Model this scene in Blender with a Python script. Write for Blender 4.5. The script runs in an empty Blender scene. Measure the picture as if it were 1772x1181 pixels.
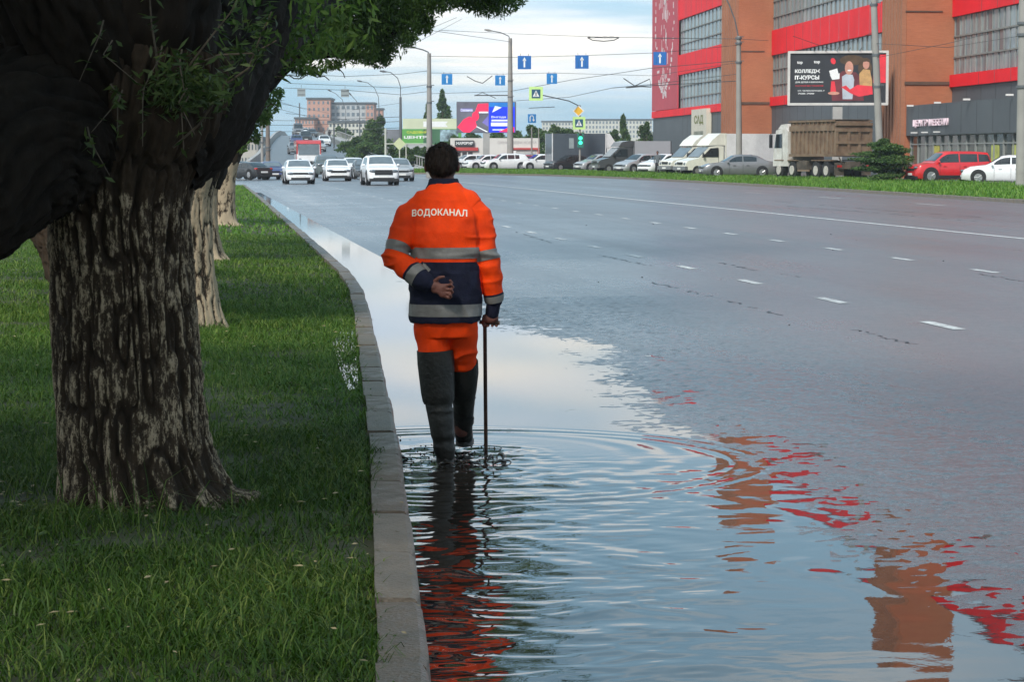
import bpy, bmesh, math, random
import numpy as np
from mathutils import Vector, Matrix, noise as mnoise
random.seed(7)
RNG = np.random.default_rng(11)
SC = bpy.context.scene
COL = SC.collection

# ------------------------------------------------------------------ camera
F_PX, W_PX, H_PX, HOR, EYE = 4100.0, 1772.0, 1181.0, 268.0, 1.65
PITCH = math.atan((H_PX / 2 - HOR) / F_PX)
cam_d = bpy.data.cameras.new('camera')
cam_d.sensor_width = 36.0
cam_d.lens = 36.0 * F_PX / W_PX
cam_d.clip_start = 0.1
cam_d.clip_end = 6000.0
cam = bpy.data.objects.new('camera', cam_d)
cam.location = (0, 0, EYE)
cam.rotation_euler = (math.pi / 2 - PITCH, 0, 0)
COL.objects.link(cam)
SC.camera = cam

# ------------------------------------------------------------------ light
SUN_EL, SUN_AZ = math.radians(42), math.radians(206)   # azimuth clockwise from +Y: behind the camera, to the left
world = bpy.data.worlds.new('World')
SC.world = world
world.use_nodes = True
wn, wl = world.node_tree.nodes, world.node_tree.links
wn.clear()
def wnode(t, **kw):
    n = wn.new(t)
    for k, v in kw.items():
        setattr(n, k, v)
    return n
def wmath(op, a, b=None, clamp=False):
    n = wnode('ShaderNodeMath', operation=op, use_clamp=clamp)
    for i, v in enumerate((a, b)):
        if v is None:
            continue
        if isinstance(v, (int, float)):
            n.inputs[i].default_value = v
        else:
            wl.new(v, n.inputs[i])
    return n.outputs[0]
sky = wnode('ShaderNodeTexSky', sky_type='NISHITA', sun_disc=False)
sky.sun_elevation = SUN_EL
sky.sun_rotation = SUN_AZ
sky.air_density, sky.dust_density, sky.ozone_density = 1.0, 1.5, 1.0
tc = wnode('ShaderNodeTexCoord')
sep = wnode('ShaderNodeSeparateXYZ')
wl.new(tc.outputs['Generated'], sep.inputs[0])
zc = wmath('ADD', wmath('MAXIMUM', sep.outputs[2], 0.0), 0.045)
cmb = wnode('ShaderNodeCombineXYZ')
wl.new(wmath('DIVIDE', sep.outputs[0], zc), cmb.inputs[0])
wl.new(wmath('DIVIDE', sep.outputs[1], zc), cmb.inputs[1])
nz = wnode('ShaderNodeTexNoise', noise_dimensions='3D')
nz.inputs['Scale'].default_value = 0.42
nz.inputs['Detail'].default_value = 6
nz.inputs['Roughness'].default_value = 0.52
mp = wnode('ShaderNodeMapping')
mp.inputs['Location'].default_value = (6.0, 4.4, 0.4)
wl.new(cmb.outputs[0], mp.inputs[0])
wl.new(mp.outputs[0], nz.inputs['Vector'])
rmp = wnode('ShaderNodeMapRange', interpolation_type='SMOOTHSTEP')
rmp.inputs[1].default_value, rmp.inputs[2].default_value = 0.37, 0.59
wl.new(nz.outputs['Fac'], rmp.inputs[0])
# clouds thin out into the haze of the horizon
hz = wnode('ShaderNodeMapRange', interpolation_type='SMOOTHSTEP')
hz.inputs[1].default_value, hz.inputs[2].default_value = 0.008, 0.045
hz.inputs[3].default_value, hz.inputs[4].default_value = 0.10, 1.0
wl.new(sep.outputs[2], hz.inputs[0])
cmask = wmath('MULTIPLY', rmp.outputs[0], hz.outputs[0])
nz2 = wnode('ShaderNodeTexNoise', noise_dimensions='3D')
nz2.inputs['Scale'].default_value = 0.9
nz2.inputs['Detail'].default_value = 3
wl.new(mp.outputs[0], nz2.inputs['Vector'])
ccol = wnode('ShaderNodeValToRGB')
ccol.color_ramp.elements[0].position, ccol.color_ramp.elements[1].position = 0.35, 0.66
ccol.color_ramp.elements[0].color = (0.66, 0.79, 0.93, 1)
ccol.color_ramp.elements[1].color = (1.08, 1.01, 0.90, 1)
wl.new(nz2.outputs['Fac'], ccol.inputs[0])
skys = wnode('ShaderNodeVectorMath', operation='SCALE')
wl.new(sky.outputs[0], skys.inputs[0])
skys.inputs['Scale'].default_value = 0.085
# thin high veil over the blue: the air of a humid cloudy day
veil = wnode('ShaderNodeMix', data_type='RGBA')
veil.inputs[0].default_value = 0.72
wl.new(skys.outputs[0], veil.inputs[6])
veil.inputs[7].default_value = (0.36, 0.65, 0.86, 1)
cm = wnode('ShaderNodeMix', data_type='RGBA')
wl.new(cmask, cm.inputs[0])
wl.new(veil.outputs[2], cm.inputs[6])
wl.new(ccol.outputs[0], cm.inputs[7])
bg = wnode('ShaderNodeBackground')
wl.new(cm.outputs[2], bg.inputs[0])
bg.inputs[1].default_value = 1.0
wo = wnode('ShaderNodeOutputWorld')
wl.new(bg.outputs[0], wo.inputs[0])

sun_d = bpy.data.lights.new('sun', 'SUN')
sun_d.energy = 3.0
sun_d.angle = math.radians(12)
sun_d.color = (1.0, 0.95, 0.87)
sun = bpy.data.objects.new('sun', sun_d)
sdir = Vector((math.sin(SUN_AZ) * math.cos(SUN_EL), math.cos(SUN_AZ) * math.cos(SUN_EL), math.sin(SUN_EL)))
sun.rotation_euler = sdir.to_track_quat('Z', 'Y').to_euler()
COL.objects.link(sun)
SC.view_settings.view_transform = 'Standard'
SC.view_settings.look = 'None'
SC.view_settings.exposure = 0.34
SC.view_settings.gamma = 1.0
SC.view_settings.use_curve_mapping = False
SC.render.engine = 'CYCLES'
SC.cycles.use_denoising = True
SC.cycles.max_bounces = 6
SC.cycles.glossy_bounces = 3
SC.cycles.transparent_max_bounces = 6
SC.cycles.caustics_reflective = False
SC.cycles.caustics_refractive = False
SC.cycles.sample_clamp_indirect = 6.0

# ------------------------------------------------------------------ helpers
def ray(px, py):
    a, b = (px - W_PX / 2) / F_PX, (H_PX / 2 - py) / F_PX
    c, s = math.cos(PITCH), math.sin(PITCH)
    return Vector((a, c + b * s, -s + b * c))
def at(px, py, Y):                         # the point seen at a pixel of the photograph, Y metres away
    r = ray(px, py)
    return Vector((0, 0, EYE)) + r * (Y / r.y)
def gnd(px, py, z=0.0):                    # the point seen at a pixel on a level z
    r = ray(px, py)
    return Vector((0, 0, EYE)) + r * ((z - EYE) / r.z)
TH = math.atan((886 - 330) / F_PX)         # the road runs to a vanishing point left of centre
UX, UY = -math.sin(TH), math.cos(TH)
VX, VY = math.cos(TH), math.sin(TH)
def uv(x, y):
    return x * UX + y * UY, x * VX + y * VY
def xy(u, v):
    return u * UX + v * VX, u * UY + v * VY

def hsh(ix, iy, iz, seed):
    h = (ix.astype(np.int64) * 374761393 + iy.astype(np.int64) * 668265263 + iz.astype(np.int64) * 2147483647 + seed * 974634777) & 0xFFFFFFFF
    h = ((h ^ (h >> 13)) * 1274126177) & 0xFFFFFFFF
    h = ((h ^ (h >> 15)) * 2246822519) & 0xFFFFFFFF
    return ((h ^ (h >> 16)) & 0xFFFFFF) / float(0xFFFFFF)
def vn(x, y, z=0.0, seed=0):               # value noise, about -1..1
    x, y, z = np.broadcast_arrays(np.asarray(x, float), np.asarray(y, float), np.asarray(z, float))
    fx, fy, fz = np.floor(x), np.floor(y), np.floor(z)
    tx, ty, tz = x - fx, y - fy, z - fz
    sx, sy, sz = [t * t * t * (t * (t * 6 - 15) + 10) for t in (tx, ty, tz)]
    r = 0
    for a in (0, 1):
        for b in (0, 1):
            for c in (0, 1):
                w = (sx if a else 1 - sx) * (sy if b else 1 - sy) * (sz if c else 1 - sz)
                r = r + w * hsh(fx + a, fy + b, fz + c, seed)
    return r * 2 - 1
def fbm(x, y, z=0.0, o=4, seed=0):
    r, a, f = 0, 0.5, 1.0
    for i in range(o):
        r = r + a * vn(np.asarray(x) * f, np.asarray(y) * f, np.asarray(z) * f, seed + i)
        a, f = a * 0.5, f * 2.03
    return r

def np_mesh(name, V, F, smooth=True):
    V = np.asarray(V, np.float32).reshape(-1, 3)
    F = np.asarray(F, np.int32)
    me = bpy.data.meshes.new(name)
    me.vertices.add(len(V))
    me.vertices.foreach_set('co', V.ravel())
    n, k = F.shape
    me.loops.add(n * k)
    me.loops.foreach_set('vertex_index', F.ravel())
    me.polygons.add(n)
    me.polygons.foreach_set('loop_start', np.arange(n, dtype=np.int32) * k)
    me.polygons.foreach_set('loop_total', np.full(n, k, np.int32))
    if smooth:
        me.polygons.foreach_set('use_smooth', np.ones(n, bool))
    me.update(calc_edges=True)
    return me
def grid_faces(n, m, wrap=False):
    i = np.arange(n - 1)[:, None]
    j = np.arange(m if wrap else m - 1)[None, :]
    j2 = (j + 1) % m
    return np.stack([i * m + j, i * m + j2, (i + 1) * m + j2, (i + 1) * m + j], -1).reshape(-1, 4)
def link(name, me, mat=None, parent=None, loc=None, **props):
    o = bpy.data.objects.new(name, me)
    COL.objects.link(o)
    if me is not None and mat is not None:
        for mm in (mat if isinstance(mat, (list, tuple)) else [mat]):
            me.materials.append(mm)
    if parent is not None:
        o.parent = parent
    if loc is not None:
        o.location = loc
    for k, v in props.items():
        o[k] = v
    return o
def thing(name, label, cat, loc=(0, 0, 0), rz=0.0, group=None):
    o = bpy.data.objects.new(name, None)
    o.empty_display_size = 0.2
    COL.objects.link(o)
    o.location = loc
    o.rotation_euler = (0, 0, rz)
    o['label'] = label
    o['category'] = cat
    if group:
        o['group'] = group
    return o
def tag(o, label, cat, group=None):
    o['label'] = label
    o['category'] = cat
    if group:
        o['group'] = group
    return o

class MB:                                   # collects shapes, becomes ONE mesh object
    def __init__(self):
        self.v, self.f, self.mi = [], [], []
    def add(self, vs, fs, mi=0):
        n = len(self.v)
        self.v += [tuple(p) for p in vs]
        self.f += [tuple(i + n for i in f) for f in fs]
        self.mi += [mi] * len(fs)
        return self
    def box(self, c, s, rz=0.0, mi=0, taper=1.0):
        x, y, z = s[0] / 2, s[1] / 2, s[2] / 2
        vs = []
        for dz, t in ((-z, 1.0), (z, taper)):
            for dx, dy in ((-x, -y), (x, -y), (x, y), (-x, y)):
                a, b = dx * t, dy * t
                vs.append((c[0] + a * math.cos(rz) - b * math.sin(rz), c[1] + a * math.sin(rz) + b * math.cos(rz), c[2] + dz))
        return self.add(vs, [(3, 2, 1, 0), (4, 5, 6, 7), (0, 1, 5, 4), (1, 2, 6, 5), (2, 3, 7, 6), (3, 0, 4, 7)], mi)
    def b2(self, lo, hi, mi=0):
        return self.box([(a + b) / 2 for a, b in zip(lo, hi)], [abs(b - a) for a, b in zip(lo, hi)], 0, mi)
    def quad(self, a, b, c, d, mi=0):
        return self.add([a, b, c, d], [(0, 1, 2, 3)], mi)
    def tube(self, pts, rad, n=8, cap=True, mi=0):
        pts = [Vector(p) for p in pts]
        if isinstance(rad, (int, float)):
            rad = [rad] * len(pts)
        vs, fs = [], []
        T0 = (pts[1] - pts[0]).normalized()
        ref = Vector((0, 0, 1)) if abs(T0.z) < 0.9 else Vector((1, 0, 0))
        N = T0.cross(ref).normalized()
        for i, p in enumerate(pts):
            T = (pts[min(i + 1, len(pts) - 1)] - pts[max(i - 1, 0)]).normalized()
            N = (N - T * N.dot(T)).normalized()
            B = T.cross(N)
            for k in range(n):
                a = 2 * math.pi * k / n
                vs.append(p + (N * math.cos(a) + B * math.sin(a)) * rad[i])
        for i in range(len(pts) - 1):
            for k in range(n):
                fs.append((i * n + k, i * n + (k + 1) % n, (i + 1) * n + (k + 1) % n, (i + 1) * n + k))
        if cap:
            fs.append(tuple(range(n - 1, -1, -1)))
            fs.append(tuple((len(pts) - 1) * n + k for k in range(n)))
        return self.add(vs, fs, mi)
    def cyl(self, c, r, h, axis='z', n=16, mi=0, r2=None):
        d = {'x': Vector((1, 0, 0)), 'y': Vector((0, 1, 0)), 'z': Vector((0, 0, 1))}[axis] * (h / 2)
        return self.tube([Vector(c) - d, Vector(c) + d], [r, r if r2 is None else r2], n, True, mi)
    def ell(self, c, r, n=12, m=8, mi=0):
        vs, fs = [], []
        for i in range(m + 1):
            t = math.pi * i / m
            for k in range(n):
                a = 2 * math.pi * k / n
                vs.append((c[0] + r[0] * math.sin(t) * math.cos(a), c[1] + r[1] * math.sin(t) * math.sin(a), c[2] + r[2] * math.cos(t)))
        for i in range(m):
            for k in range(n):
                fs.append((i * n + k, (i + 1) * n + k, (i + 1) * n + (k + 1) % n, i * n + (k + 1) % n))
        return self.add(vs, fs, mi)
    def prism(self, poly, axis, a, b, mi=0):  # poly of 2-D points in the other two axes
        def P(p, t):
            return {'x': (t, p[0], p[1]), 'y': (p[0], t, p[1]), 'z': (p[0], p[1], t)}[axis]
        n = len(poly)
        vs = [P(p, a) for p in poly] + [P(p, b) for p in poly]
        fs = [tuple(range(n)), tuple(range(2 * n - 1, n - 1, -1))]
        fs += [(i, i + n, (i + 1) % n + n, (i + 1) % n) for i in range(n)]
        return self.add(vs, fs, mi)
    def mesh(self, name, smooth=None):
        me = bpy.data.meshes.new(name)
        me.from_pydata(self.v, [], self.f)
        bm = bmesh.new()
        bm.from_mesh(me)
        bmesh.ops.recalc_face_normals(bm, faces=bm.faces)
        bm.to_mesh(me)
        bm.free()
        if max(self.mi) > 0:
            me.polygons.foreach_set('material_index', np.array(self.mi, np.int32))
        if smooth:
            me.polygons.foreach_set('use_smooth', np.ones(len(me.polygons), bool))
            me.set_sharp_from_angle(angle=math.radians(smooth))
        return me
    def build(self, name, mat, parent=None, smooth=None, loc=None, **props):
        return link(name, self.mesh(name, smooth), mat, parent, loc, **props)

# ------------------------------------------------------------------ materials (all procedural)
MATS = {}
def lin(c):
    return tuple(((x / 255) / 12.92 if x / 255 <= 0.04045 else (((x / 255) + 0.055) / 1.055) ** 2.4) for x in c)
def pm(name, col, rough=0.6, var=0.12, scale=6.0, bump=0.0, bscale=None, metal=0.0, coat=0.0, spec=0.5, rvar=0.0, dirt=None, dscale=2.0, damt=0.5, emit=0.0, stretch=None):
    if name in MATS:
        return MATS[name]
    m = bpy.data.materials.new(name)
    m.use_nodes = True
    N, L = m.node_tree.nodes, m.node_tree.links
    b = N['Principled BSDF']
    b.inputs['Roughness'].default_value = rough
    b.inputs['Metallic'].default_value = metal
    b.inputs['Coat Weight'].default_value = coat
    b.inputs['Coat Roughness'].default_value = 0.08
    b.inputs['Specular IOR Level'].default_value = spec
    t = N.new('ShaderNodeTexCoord')
    src = t.outputs['Object']
    if stretch:
        mpn = N.new('ShaderNodeMapping')
        mpn.inputs['Scale'].default_value = stretch
        L.new(src, mpn.inputs[0])
        src = mpn.outputs[0]
    n = N.new('ShaderNodeTexNoise')
    n.inputs['Scale'].default_value = scale
    n.inputs['Detail'].default_value = 5
    L.new(src, n.inputs['Vector'])
    r = N.new('ShaderNodeValToRGB')
    r.color_ramp.elements[0].position, r.color_ramp.elements[1].position = 0.3, 0.7
    r.color_ramp.elements[0].color = tuple(max(0, c * (1 - var)) for c in col) + (1,)
    r.color_ramp.elements[1].color = tuple(min(1, c * (1 + var)) for c in col) + (1,)
    L.new(n.outputs['Fac'], r.inputs[0])
    out = r.outputs[0]
    if dirt:
        n2 = N.new('ShaderNodeTexNoise')
        n2.inputs['Scale'].default_value = dscale
        n2.inputs['Detail'].default_value = 8
        n2.inputs['Roughness'].default_value = 0.65
        L.new(src, n2.inputs['Vector'])
        r2 = N.new('ShaderNodeMapRange')
        r2.inputs[1].default_value, r2.inputs[2].default_value = 0.42, 0.68
        r2.inputs[4].default_value = damt
        L.new(n2.outputs['Fac'], r2.inputs[0])
        mx = N.new('ShaderNodeMix')
        mx.data_type = 'RGBA'
        L.new(r2.outputs[0], mx.inputs[0])
        L.new(out, mx.inputs[6])
        mx.inputs[7].default_value = tuple(dirt) + (1,)
        out = mx.outputs[2]
    L.new(out, b.inputs['Base Color'])
    if emit:
        L.new(out, b.inputs['Emission Color'])
        b.inputs['Emission Strength'].default_value = emit
    if rvar:
        r3 = N.new('ShaderNodeMapRange')
        r3.inputs[1].default_value, r3.inputs[2].default_value = 0.3, 0.7
        r3.inputs[3].default_value, r3.inputs[4].default_value = max(0, rough - rvar), min(1, rough + rvar)
        L.new(n.outputs['Fac'], r3.inputs[0])
        L.new(r3.outputs[0], b.inputs['Roughness'])
    if bump:
        n4 = N.new('ShaderNodeTexNoise')
        n4.inputs['Scale'].default_value = bscale or scale * 4
        n4.inputs['Detail'].default_value = 6
        L.new(src, n4.inputs['Vector'])
        bn = N.new('ShaderNodeBump')
        bn.inputs['Strength'].default_value = min(1.0, bump)
        bn.inputs['Distance'].default_value = 0.02
        L.new(n4.outputs['Fac'], bn.inputs['Height'])
        L.new(bn.outputs[0], b.inputs['Normal'])
    MATS[name] = m
    return m

# wet asphalt: dark aggregate under a thin film of water that is patchy along the lanes
def asphalt_mat():
    m = bpy.data.materials.new('wet_asphalt')
    m.use_nodes = True
    N, L = m.node_tree.nodes, m.node_tree.links
    b = N['Principled BSDF']
    t = N.new('ShaderNodeTexCoord')
    rot = N.new('ShaderNodeMapping')
    rot.inputs['Rotation'].default_value = (0, 0, -TH)
    L.new(t.outputs['Object'], rot.inputs[0])
    st = N.new('ShaderNodeMapping')
    st.inputs['Scale'].default_value = (1.0, 0.07, 1.0)
    L.new(rot.outputs[0], st.inputs[0])
    def noise(src, s, d=4, ro=0.55):
        n = N.new('ShaderNodeTexNoise')
        n.inputs['Scale'].default_value, n.inputs['Detail'].default_value, n.inputs['Roughness'].default_value = s, d, ro
        L.new(src, n.inputs['Vector'])
        return n.outputs['Fac']
    def rng(src, a, b2, lo, hi):
        n = N.new('ShaderNodeMapRange')
        for i, v in enumerate((a, b2, lo, hi)):
            n.inputs[i + 1].default_value = v
        L.new(src, n.inputs[0])
        return n.outputs[0]
    def mth(op, a, b2):
        n = N.new('ShaderNodeMath')
        n.operation = op
        for i, v in enumerate((a, b2)):
            if isinstance(v, (int, float)):
                n.inputs[i].default_value = v
            else:
                L.new(v, n.inputs[i])
        return n.outputs[0]
    lanes = noise(st.outputs[0], 0.55, 5)
    patch = noise(rot.outputs[0], 0.22, 5, 0.6)
    grain = noise(rot.outputs[0], 70, 3, 0.7)
    fine = noise(rot.outputs[0], 190, 2, 0.6)
    mott = noise(rot.outputs[0], 5.5, 6, 0.75)
    trk = N.new('ShaderNodeMapping')
    trk.inputs['Scale'].default_value = (1.0, 0.012, 1.0)
    L.new(rot.outputs[0], trk.inputs[0])
    tracks = noise(trk.outputs[0], 1.1, 3)
    speck = noise(rot.outputs[0], 38, 2, 0.5)
    cr = N.new('ShaderNodeValToRGB')
    cr.color_ramp.elements[0].position, cr.color_ramp.elements[1].position = 0.38, 0.62
    cr.color_ramp.elements[0].color = (0.040, 0.046, 0.056, 1)
    cr.color_ramp.elements[1].color = (0.185, 0.190, 0.200, 1)
    L.new(mth('ADD', mth('ADD', mth('MULTIPLY', grain, 0.45), mth('MULTIPLY', speck, 0.35)), mth('MULTIPLY', lanes, 0.2)), cr.inputs[0])
    mx = N.new('ShaderNodeMix')
    mx.data_type = 'RGBA'
    L.new(rng(lanes, 0.52, 0.75, 0, 0.35), mx.inputs[0])
    L.new(cr.outputs[0], mx.inputs[6])
    mx.inputs[7].default_value = (0.105, 0.078, 0.072, 1)       # reddish grit washed along the lanes
    L.new(mx.outputs[2], b.inputs['Base Color'])
    rgh = rng(mth('ADD', mth('ADD', mth('MULTIPLY', lanes, 0.3), mth('MULTIPLY', patch, 0.2)), mth('ADD', mth('MULTIPLY', mott, 0.25), mth('MULTIPLY', tracks, 0.25))), 0.36, 0.64, 0.23, 0.44)
    sx_ = N.new('ShaderNodeSeparateXYZ')
    L.new(rot.outputs[0], sx_.inputs[0])
    wet = rng(mth('ADD', sx_.outputs[0], mth('MULTIPLY', patch, 4.0)), 5.5, 11.0, -0.07, 0.02)   # the film thins away from the flooded gutter
    L.new(mth('ADD', rgh, wet), b.inputs['Roughness'])
    b.inputs['IOR'].default_value = 1.6
    bn = N.new('ShaderNodeBump')
    bn.inputs['Strength'].default_value = 0.42
    bn.inputs['Distance'].default_value = 0.005
    L.new(mth('ADD', mth('ADD', grain, mth('MULTIPLY', mott, 0.8)), mth('MULTIPLY', speck, 1.3)), bn.inputs['Height'])
    L.new(bn.outputs[0], b.inputs['Normal'])
    return m
ASPH = asphalt_mat()

def water_mat():
    m = bpy.data.materials.new('puddle_water')
    m.use_nodes = True
    N, L = m.node_tree.nodes, m.node_tree.links
    b = N['Principled BSDF']
    t = N.new('ShaderNodeTexCoord')
    n = N.new('ShaderNodeTexNoise')
    n.inputs['Scale'].default_value = 1.3
    n.inputs['Detail'].default_value = 5
    L.new(t.outputs['Object'], n.inputs['Vector'])
    r = N.new('ShaderNodeValToRGB')
    r.color_ramp.elements[0].color = (0.012, 0.010, 0.008, 1)
    r.color_ramp.elements[1].color = (0.030, 0.024, 0.019, 1)
    L.new(n.outputs['Fac'], r.inputs[0])
    L.new(r.outputs[0], b.inputs['Base Color'])
    b.inputs['Roughness'].default_value = 0.012
    b.inputs['IOR'].default_value = 1.52
    n2 = N.new('ShaderNodeTexNoise')
    n2.inputs['Scale'].default_value = 22
    n2.inputs['Detail'].default_value = 3
    L.new(t.outputs['Object'], n2.inputs['Vector'])
    bn = N.new('ShaderNodeBump')
    bn.inputs['Strength'].default_value = 0.035
    bn.inputs['Distance'].default_value = 0.004
    L.new(n2.outputs['Fac'], bn.inputs['Height'])
    L.new(bn.outputs[0], b.inputs['Normal'])
    return m
WATER = water_mat()

CONC = pm('kerb_concrete', (0.135, 0.102, 0.074), 0.45, 0.28, 9, 0.5, 60, rvar=0.18, dirt=(0.07, 0.065, 0.055), dscale=4, damt=0.8)
CONC2 = pm('kerb_concrete_pale', (0.165, 0.132, 0.100), 0.5, 0.22, 9, 0.5, 60, dirt=(0.10, 0.09, 0.075), dscale=3, damt=0.7)
SOIL = pm('verge_soil', (0.040, 0.046, 0.018), 0.9, 0.4, 3, 0.8, 30)
GROUND = pm('ground_tarmac', (0.10, 0.10, 0.10), 0.6, 0.2, 0.2, 0.2, 20)
PAINT = pm('road_paint', (0.62, 0.62, 0.60), 0.5, 0.12, 8, 0.3, 60, dirt=(0.10, 0.10, 0.10), dscale=11, damt=0.85)

# ------------------------------------------------------------------ the ground sheet
m_ = np_mesh('ground', [(-1500, -100, -.14), (1500, -100, -.14), (1500, 1700, -.14), (-1500, 1700, -.14)], [(0, 1, 2, 3)], False)
link('ground', m_, GROUND, kind='structure')

# ------------------------------------------------------------------ left kerb line (from the photograph's base of the kerb)
KP = [gnd(p, q, 0.0) for p, q in ((762, 1420), (737, 1181), (712, 960), (690, 800), (668, 690), (650, 610), (640, 560), (628, 518), (606, 486), (570, 453), (520, 407), (450, 345), (424, 324))]
KUV = [uv(p.x, p.y) for p in KP]
KUV = [(0.0, KUV[0][1] - 0.15)] + KUV
ku, kv = np.array([k[0] for k in KUV]), np.array([k[1] for k in KUV])
def kerb_v(u):
    return np.interp(u, ku, kv)
U_END = ku[-1]

# ------------------------------------------------------------------ road
def road_z(v):
    v = np.asarray(v, float)
    a = 0.0125 * (v - 3.05)
    return np.where(v < 3.05, a, 0.06 * (1 - np.exp(-np.maximum(a, 0) / 0.06)))
def road_noise(u, v):
    k = np.clip((v + 0.2) / 0.5, 0, 1) * np.clip((6.4 - v) / 1.5, 0, 1) * np.clip((u - 5.5) / 1, 0, 1) * np.clip((34 - u) / 4, 0, 1)
    big = 0.0085 * fbm(u * 0.55, v * 0.9, 0, 3, 5)
    mid = 0.0058 * fbm(u * 4.2, v * 4.2, 0, 2, 9)
    gr = 0.0056 * vn(u * 24, v * 24, 0, 3)
    return k * (big + mid + gr)
us = np.concatenate([np.linspace(-6, 5.5, 8), np.arange(6, 27, 0.03), np.arange(27.2, 60, 0.4), np.linspace(61, 230, 60)])
vs_ = np.concatenate([np.linspace(-1.2, 0.3, 4), np.arange(0.35, 6.4, 0.03), np.linspace(6.6, 32, 60)])
uu, vv = np.meshgrid(us, vs_, indexing='ij')
zz = road_z(vv) + road_noise(uu, vv)
xx, yy = xy(uu, vv)
road = link('road', np_mesh('road', np.stack([xx, yy, zz], -1), grid_faces(len(us), len(vs_))), ASPH, kind='structure')

# lane markings, laid as thin sheets on the asphalt
def strip_uv(name, u0, u1, v0, v1, mat, parent, n=1, dz=0.004):
    V = []
    for i in range(n + 1):
        u = u0 + (u1 - u0) * i / n
        for v in (v0, v1):
            x, y = xy(u, v)
            V.append((x, y, float(road_z(v) + road_noise(np.array(u), np.array(v))) + dz))
    F = [(2 * i, 2 * i + 1, 2 * i + 3, 2 * i + 2) for i in range(n)]
    return link(name, np_mesh(name, V, F, False), mat, parent)
def dash_row(px0, py0, v, n, period=3.9, length=1.05, w=0.13, back=2):
    p = gnd(px0, py0, float(road_z(v)))
    u0 = uv(p.x, p.y)[0]
    for k in range(-back, n):
        strip_uv('lane_dash', u0 + k * period - length / 2, u0 + k * period + length / 2, v - w / 2, v + w / 2, PAINT, road)
dash_row(1607, 564, 7.05, 30)
dash_row(1664, 470, 10.85, 34)
strip_uv('centre_line', 20, 185, 15.62, 15.80, PAINT, road, 60)
strip_uv('lane_dash', 46, 49, 19.9, 20.05, PAINT, road)
for k in range(12):
    strip_uv('lane_dash', 60 + k * 12, 63 + k * 12, 23.4, 23.55, PAINT, road)
TAR = pm('tar_seam', (0.022, 0.022, 0.024), 0.45, 0.5, 12)
def seam(pts, w=0.06):
    w = w * .38
    ps = [gnd(a, b, 0.05) for a, b in pts]
    Q = []
    for i in range(len(ps) - 1):
        for t in np.linspace(0, 1, 20)[:(20 if i == len(ps) - 2 else -1)]:
            Q.append(ps[i].lerp(ps[i + 1], t))
    V = []
    for i, p in enumerate(Q):
        d = (Q[min(i + 1, len(Q) - 1)] - Q[max(i - 1, 0)]).normalized()
        s = Vector((-d.y, d.x, 0))
        j = s * random.uniform(-0.05, 0.05)
        for sg in (-1, 1):
            q = p + j + s * sg * w * random.uniform(0.15, 0.6)
            u, v = uv(q.x, q.y)
            V.append((q.x, q.y, float(road_z(v) + road_noise(np.array(u), np.array(v))) + 0.0035))
    link('tar_seam', np_mesh('tar_seam', V, [(2 * i, 2 * i + 1, 2 * i + 3, 2 * i + 2) for i in range(len(Q) - 1) if random.random() < .62 or i == 0], False), TAR, road)
seam([(1040, 440), (1070, 447), (1125, 458)], 0.10)
seam([(1248, 454), (1312, 468)], 0.12)
seam([(1352, 473), (1386, 479)], 0.10)
seam([(1130, 486), (1230, 510), (1355, 543)], 0.09)
seam([(1480, 567), (1580, 592)], 0.08)
seam([(1690, 474), (1772, 487)], 0.08)
seam([(890, 400), (960, 420)], 0.14)
seam([(1340, 349), (1520, 364), (1700, 377)], 0.20)
seam([(1360, 357), (1540, 371), (1690, 384)], 0.20)

# ------------------------------------------------------------------ puddle with rings spreading from the walker
pu = np.concatenate([np.linspace(0, 6.2, 6), np.arange(6.4, 16.8, 0.019), np.arange(16.9, 40, 0.3), np.linspace(41, 104, 40)])
pw = np.concatenate([np.arange(0, 3.9, 0.019), np.linspace(4.0, 5.6, 6)])
P_u, P_w = np.meshgrid(pu, pw, indexing='ij')
P_v = kerb_v(P_u) - 0.10 + P_w
P_x, P_y = xy(P_u, P_v)
FOOT1, FOOT2, ROD = gnd(768, 806, 0), gnd(798, 788, 0), gnd(841, 786, 0)
H = np.zeros_like(P_x)
def ring(c, r_in, r_out, lam, amp, ph=0.0, soft=0.25, seed=0):
    global H
    dx, dy = P_x - c[0], P_y - c[1]
    r = np.hypot(dx, dy) * (1 + 0.035 * vn(np.arctan2(dy, dx) * 1.6, 0.3, 0, seed))
    env = np.clip((r - r_in) / soft, 0, 1) * np.clip((r_out - r) / (soft * 0.6), 0, 1)
    env = env * (0.65 + 0.35 * vn(np.arctan2(dy, dx) * 2.5, r * 1.1, 0, seed + 40))
    H = H + amp * env * np.sin(2 * np.pi * r / lam + ph)
ring((FOOT2.x, FOOT2.y), 0.80, 1.42, 0.245, 0.0016, 0.3, 0.3, 1)
ring((FOOT2.x + .1, FOOT2.y - .3), 1.25, 1.66, 0.15, 0.0019, 0.3, 0.12, 8)
ring((ROD.x, ROD.y), 0.03, 0.45, 0.11, 0.0014, 0.0, 0.15, 2)
ring((FOOT1.x, FOOT1.y), 0.05, 0.75, 0.17, 0.0020, 1.0, 0.2, 3)
ring((FOOT1.x + 0.25, FOOT1.y - 2.2), 1.15, 1.72, 0.24, 0.0008, 0.0, 0.2, 4)
ring((FOOT1.x + 0.2, FOOT1.y - 4.4), 1.4, 1.95, 0.28, 0.0008, 0.0, 0.2, 5)
ring((FOOT1.x + 0.1, FOOT1.y - 1.2), 0.2, 1.25, 0.23, 0.0014, 2.0, 0.4, 6)
ring((FOOT1.x - 0.1, FOOT1.y - 3.3), 0.1, 1.6, 0.33, 0.0013, 0.6, 0.5, 7)
wake = np.exp(-((P_x - (FOOT1.x + 0.15)) / 0.85) ** 2) * np.clip((13.0 - P_y) / 0.8, 0, 1)
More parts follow.
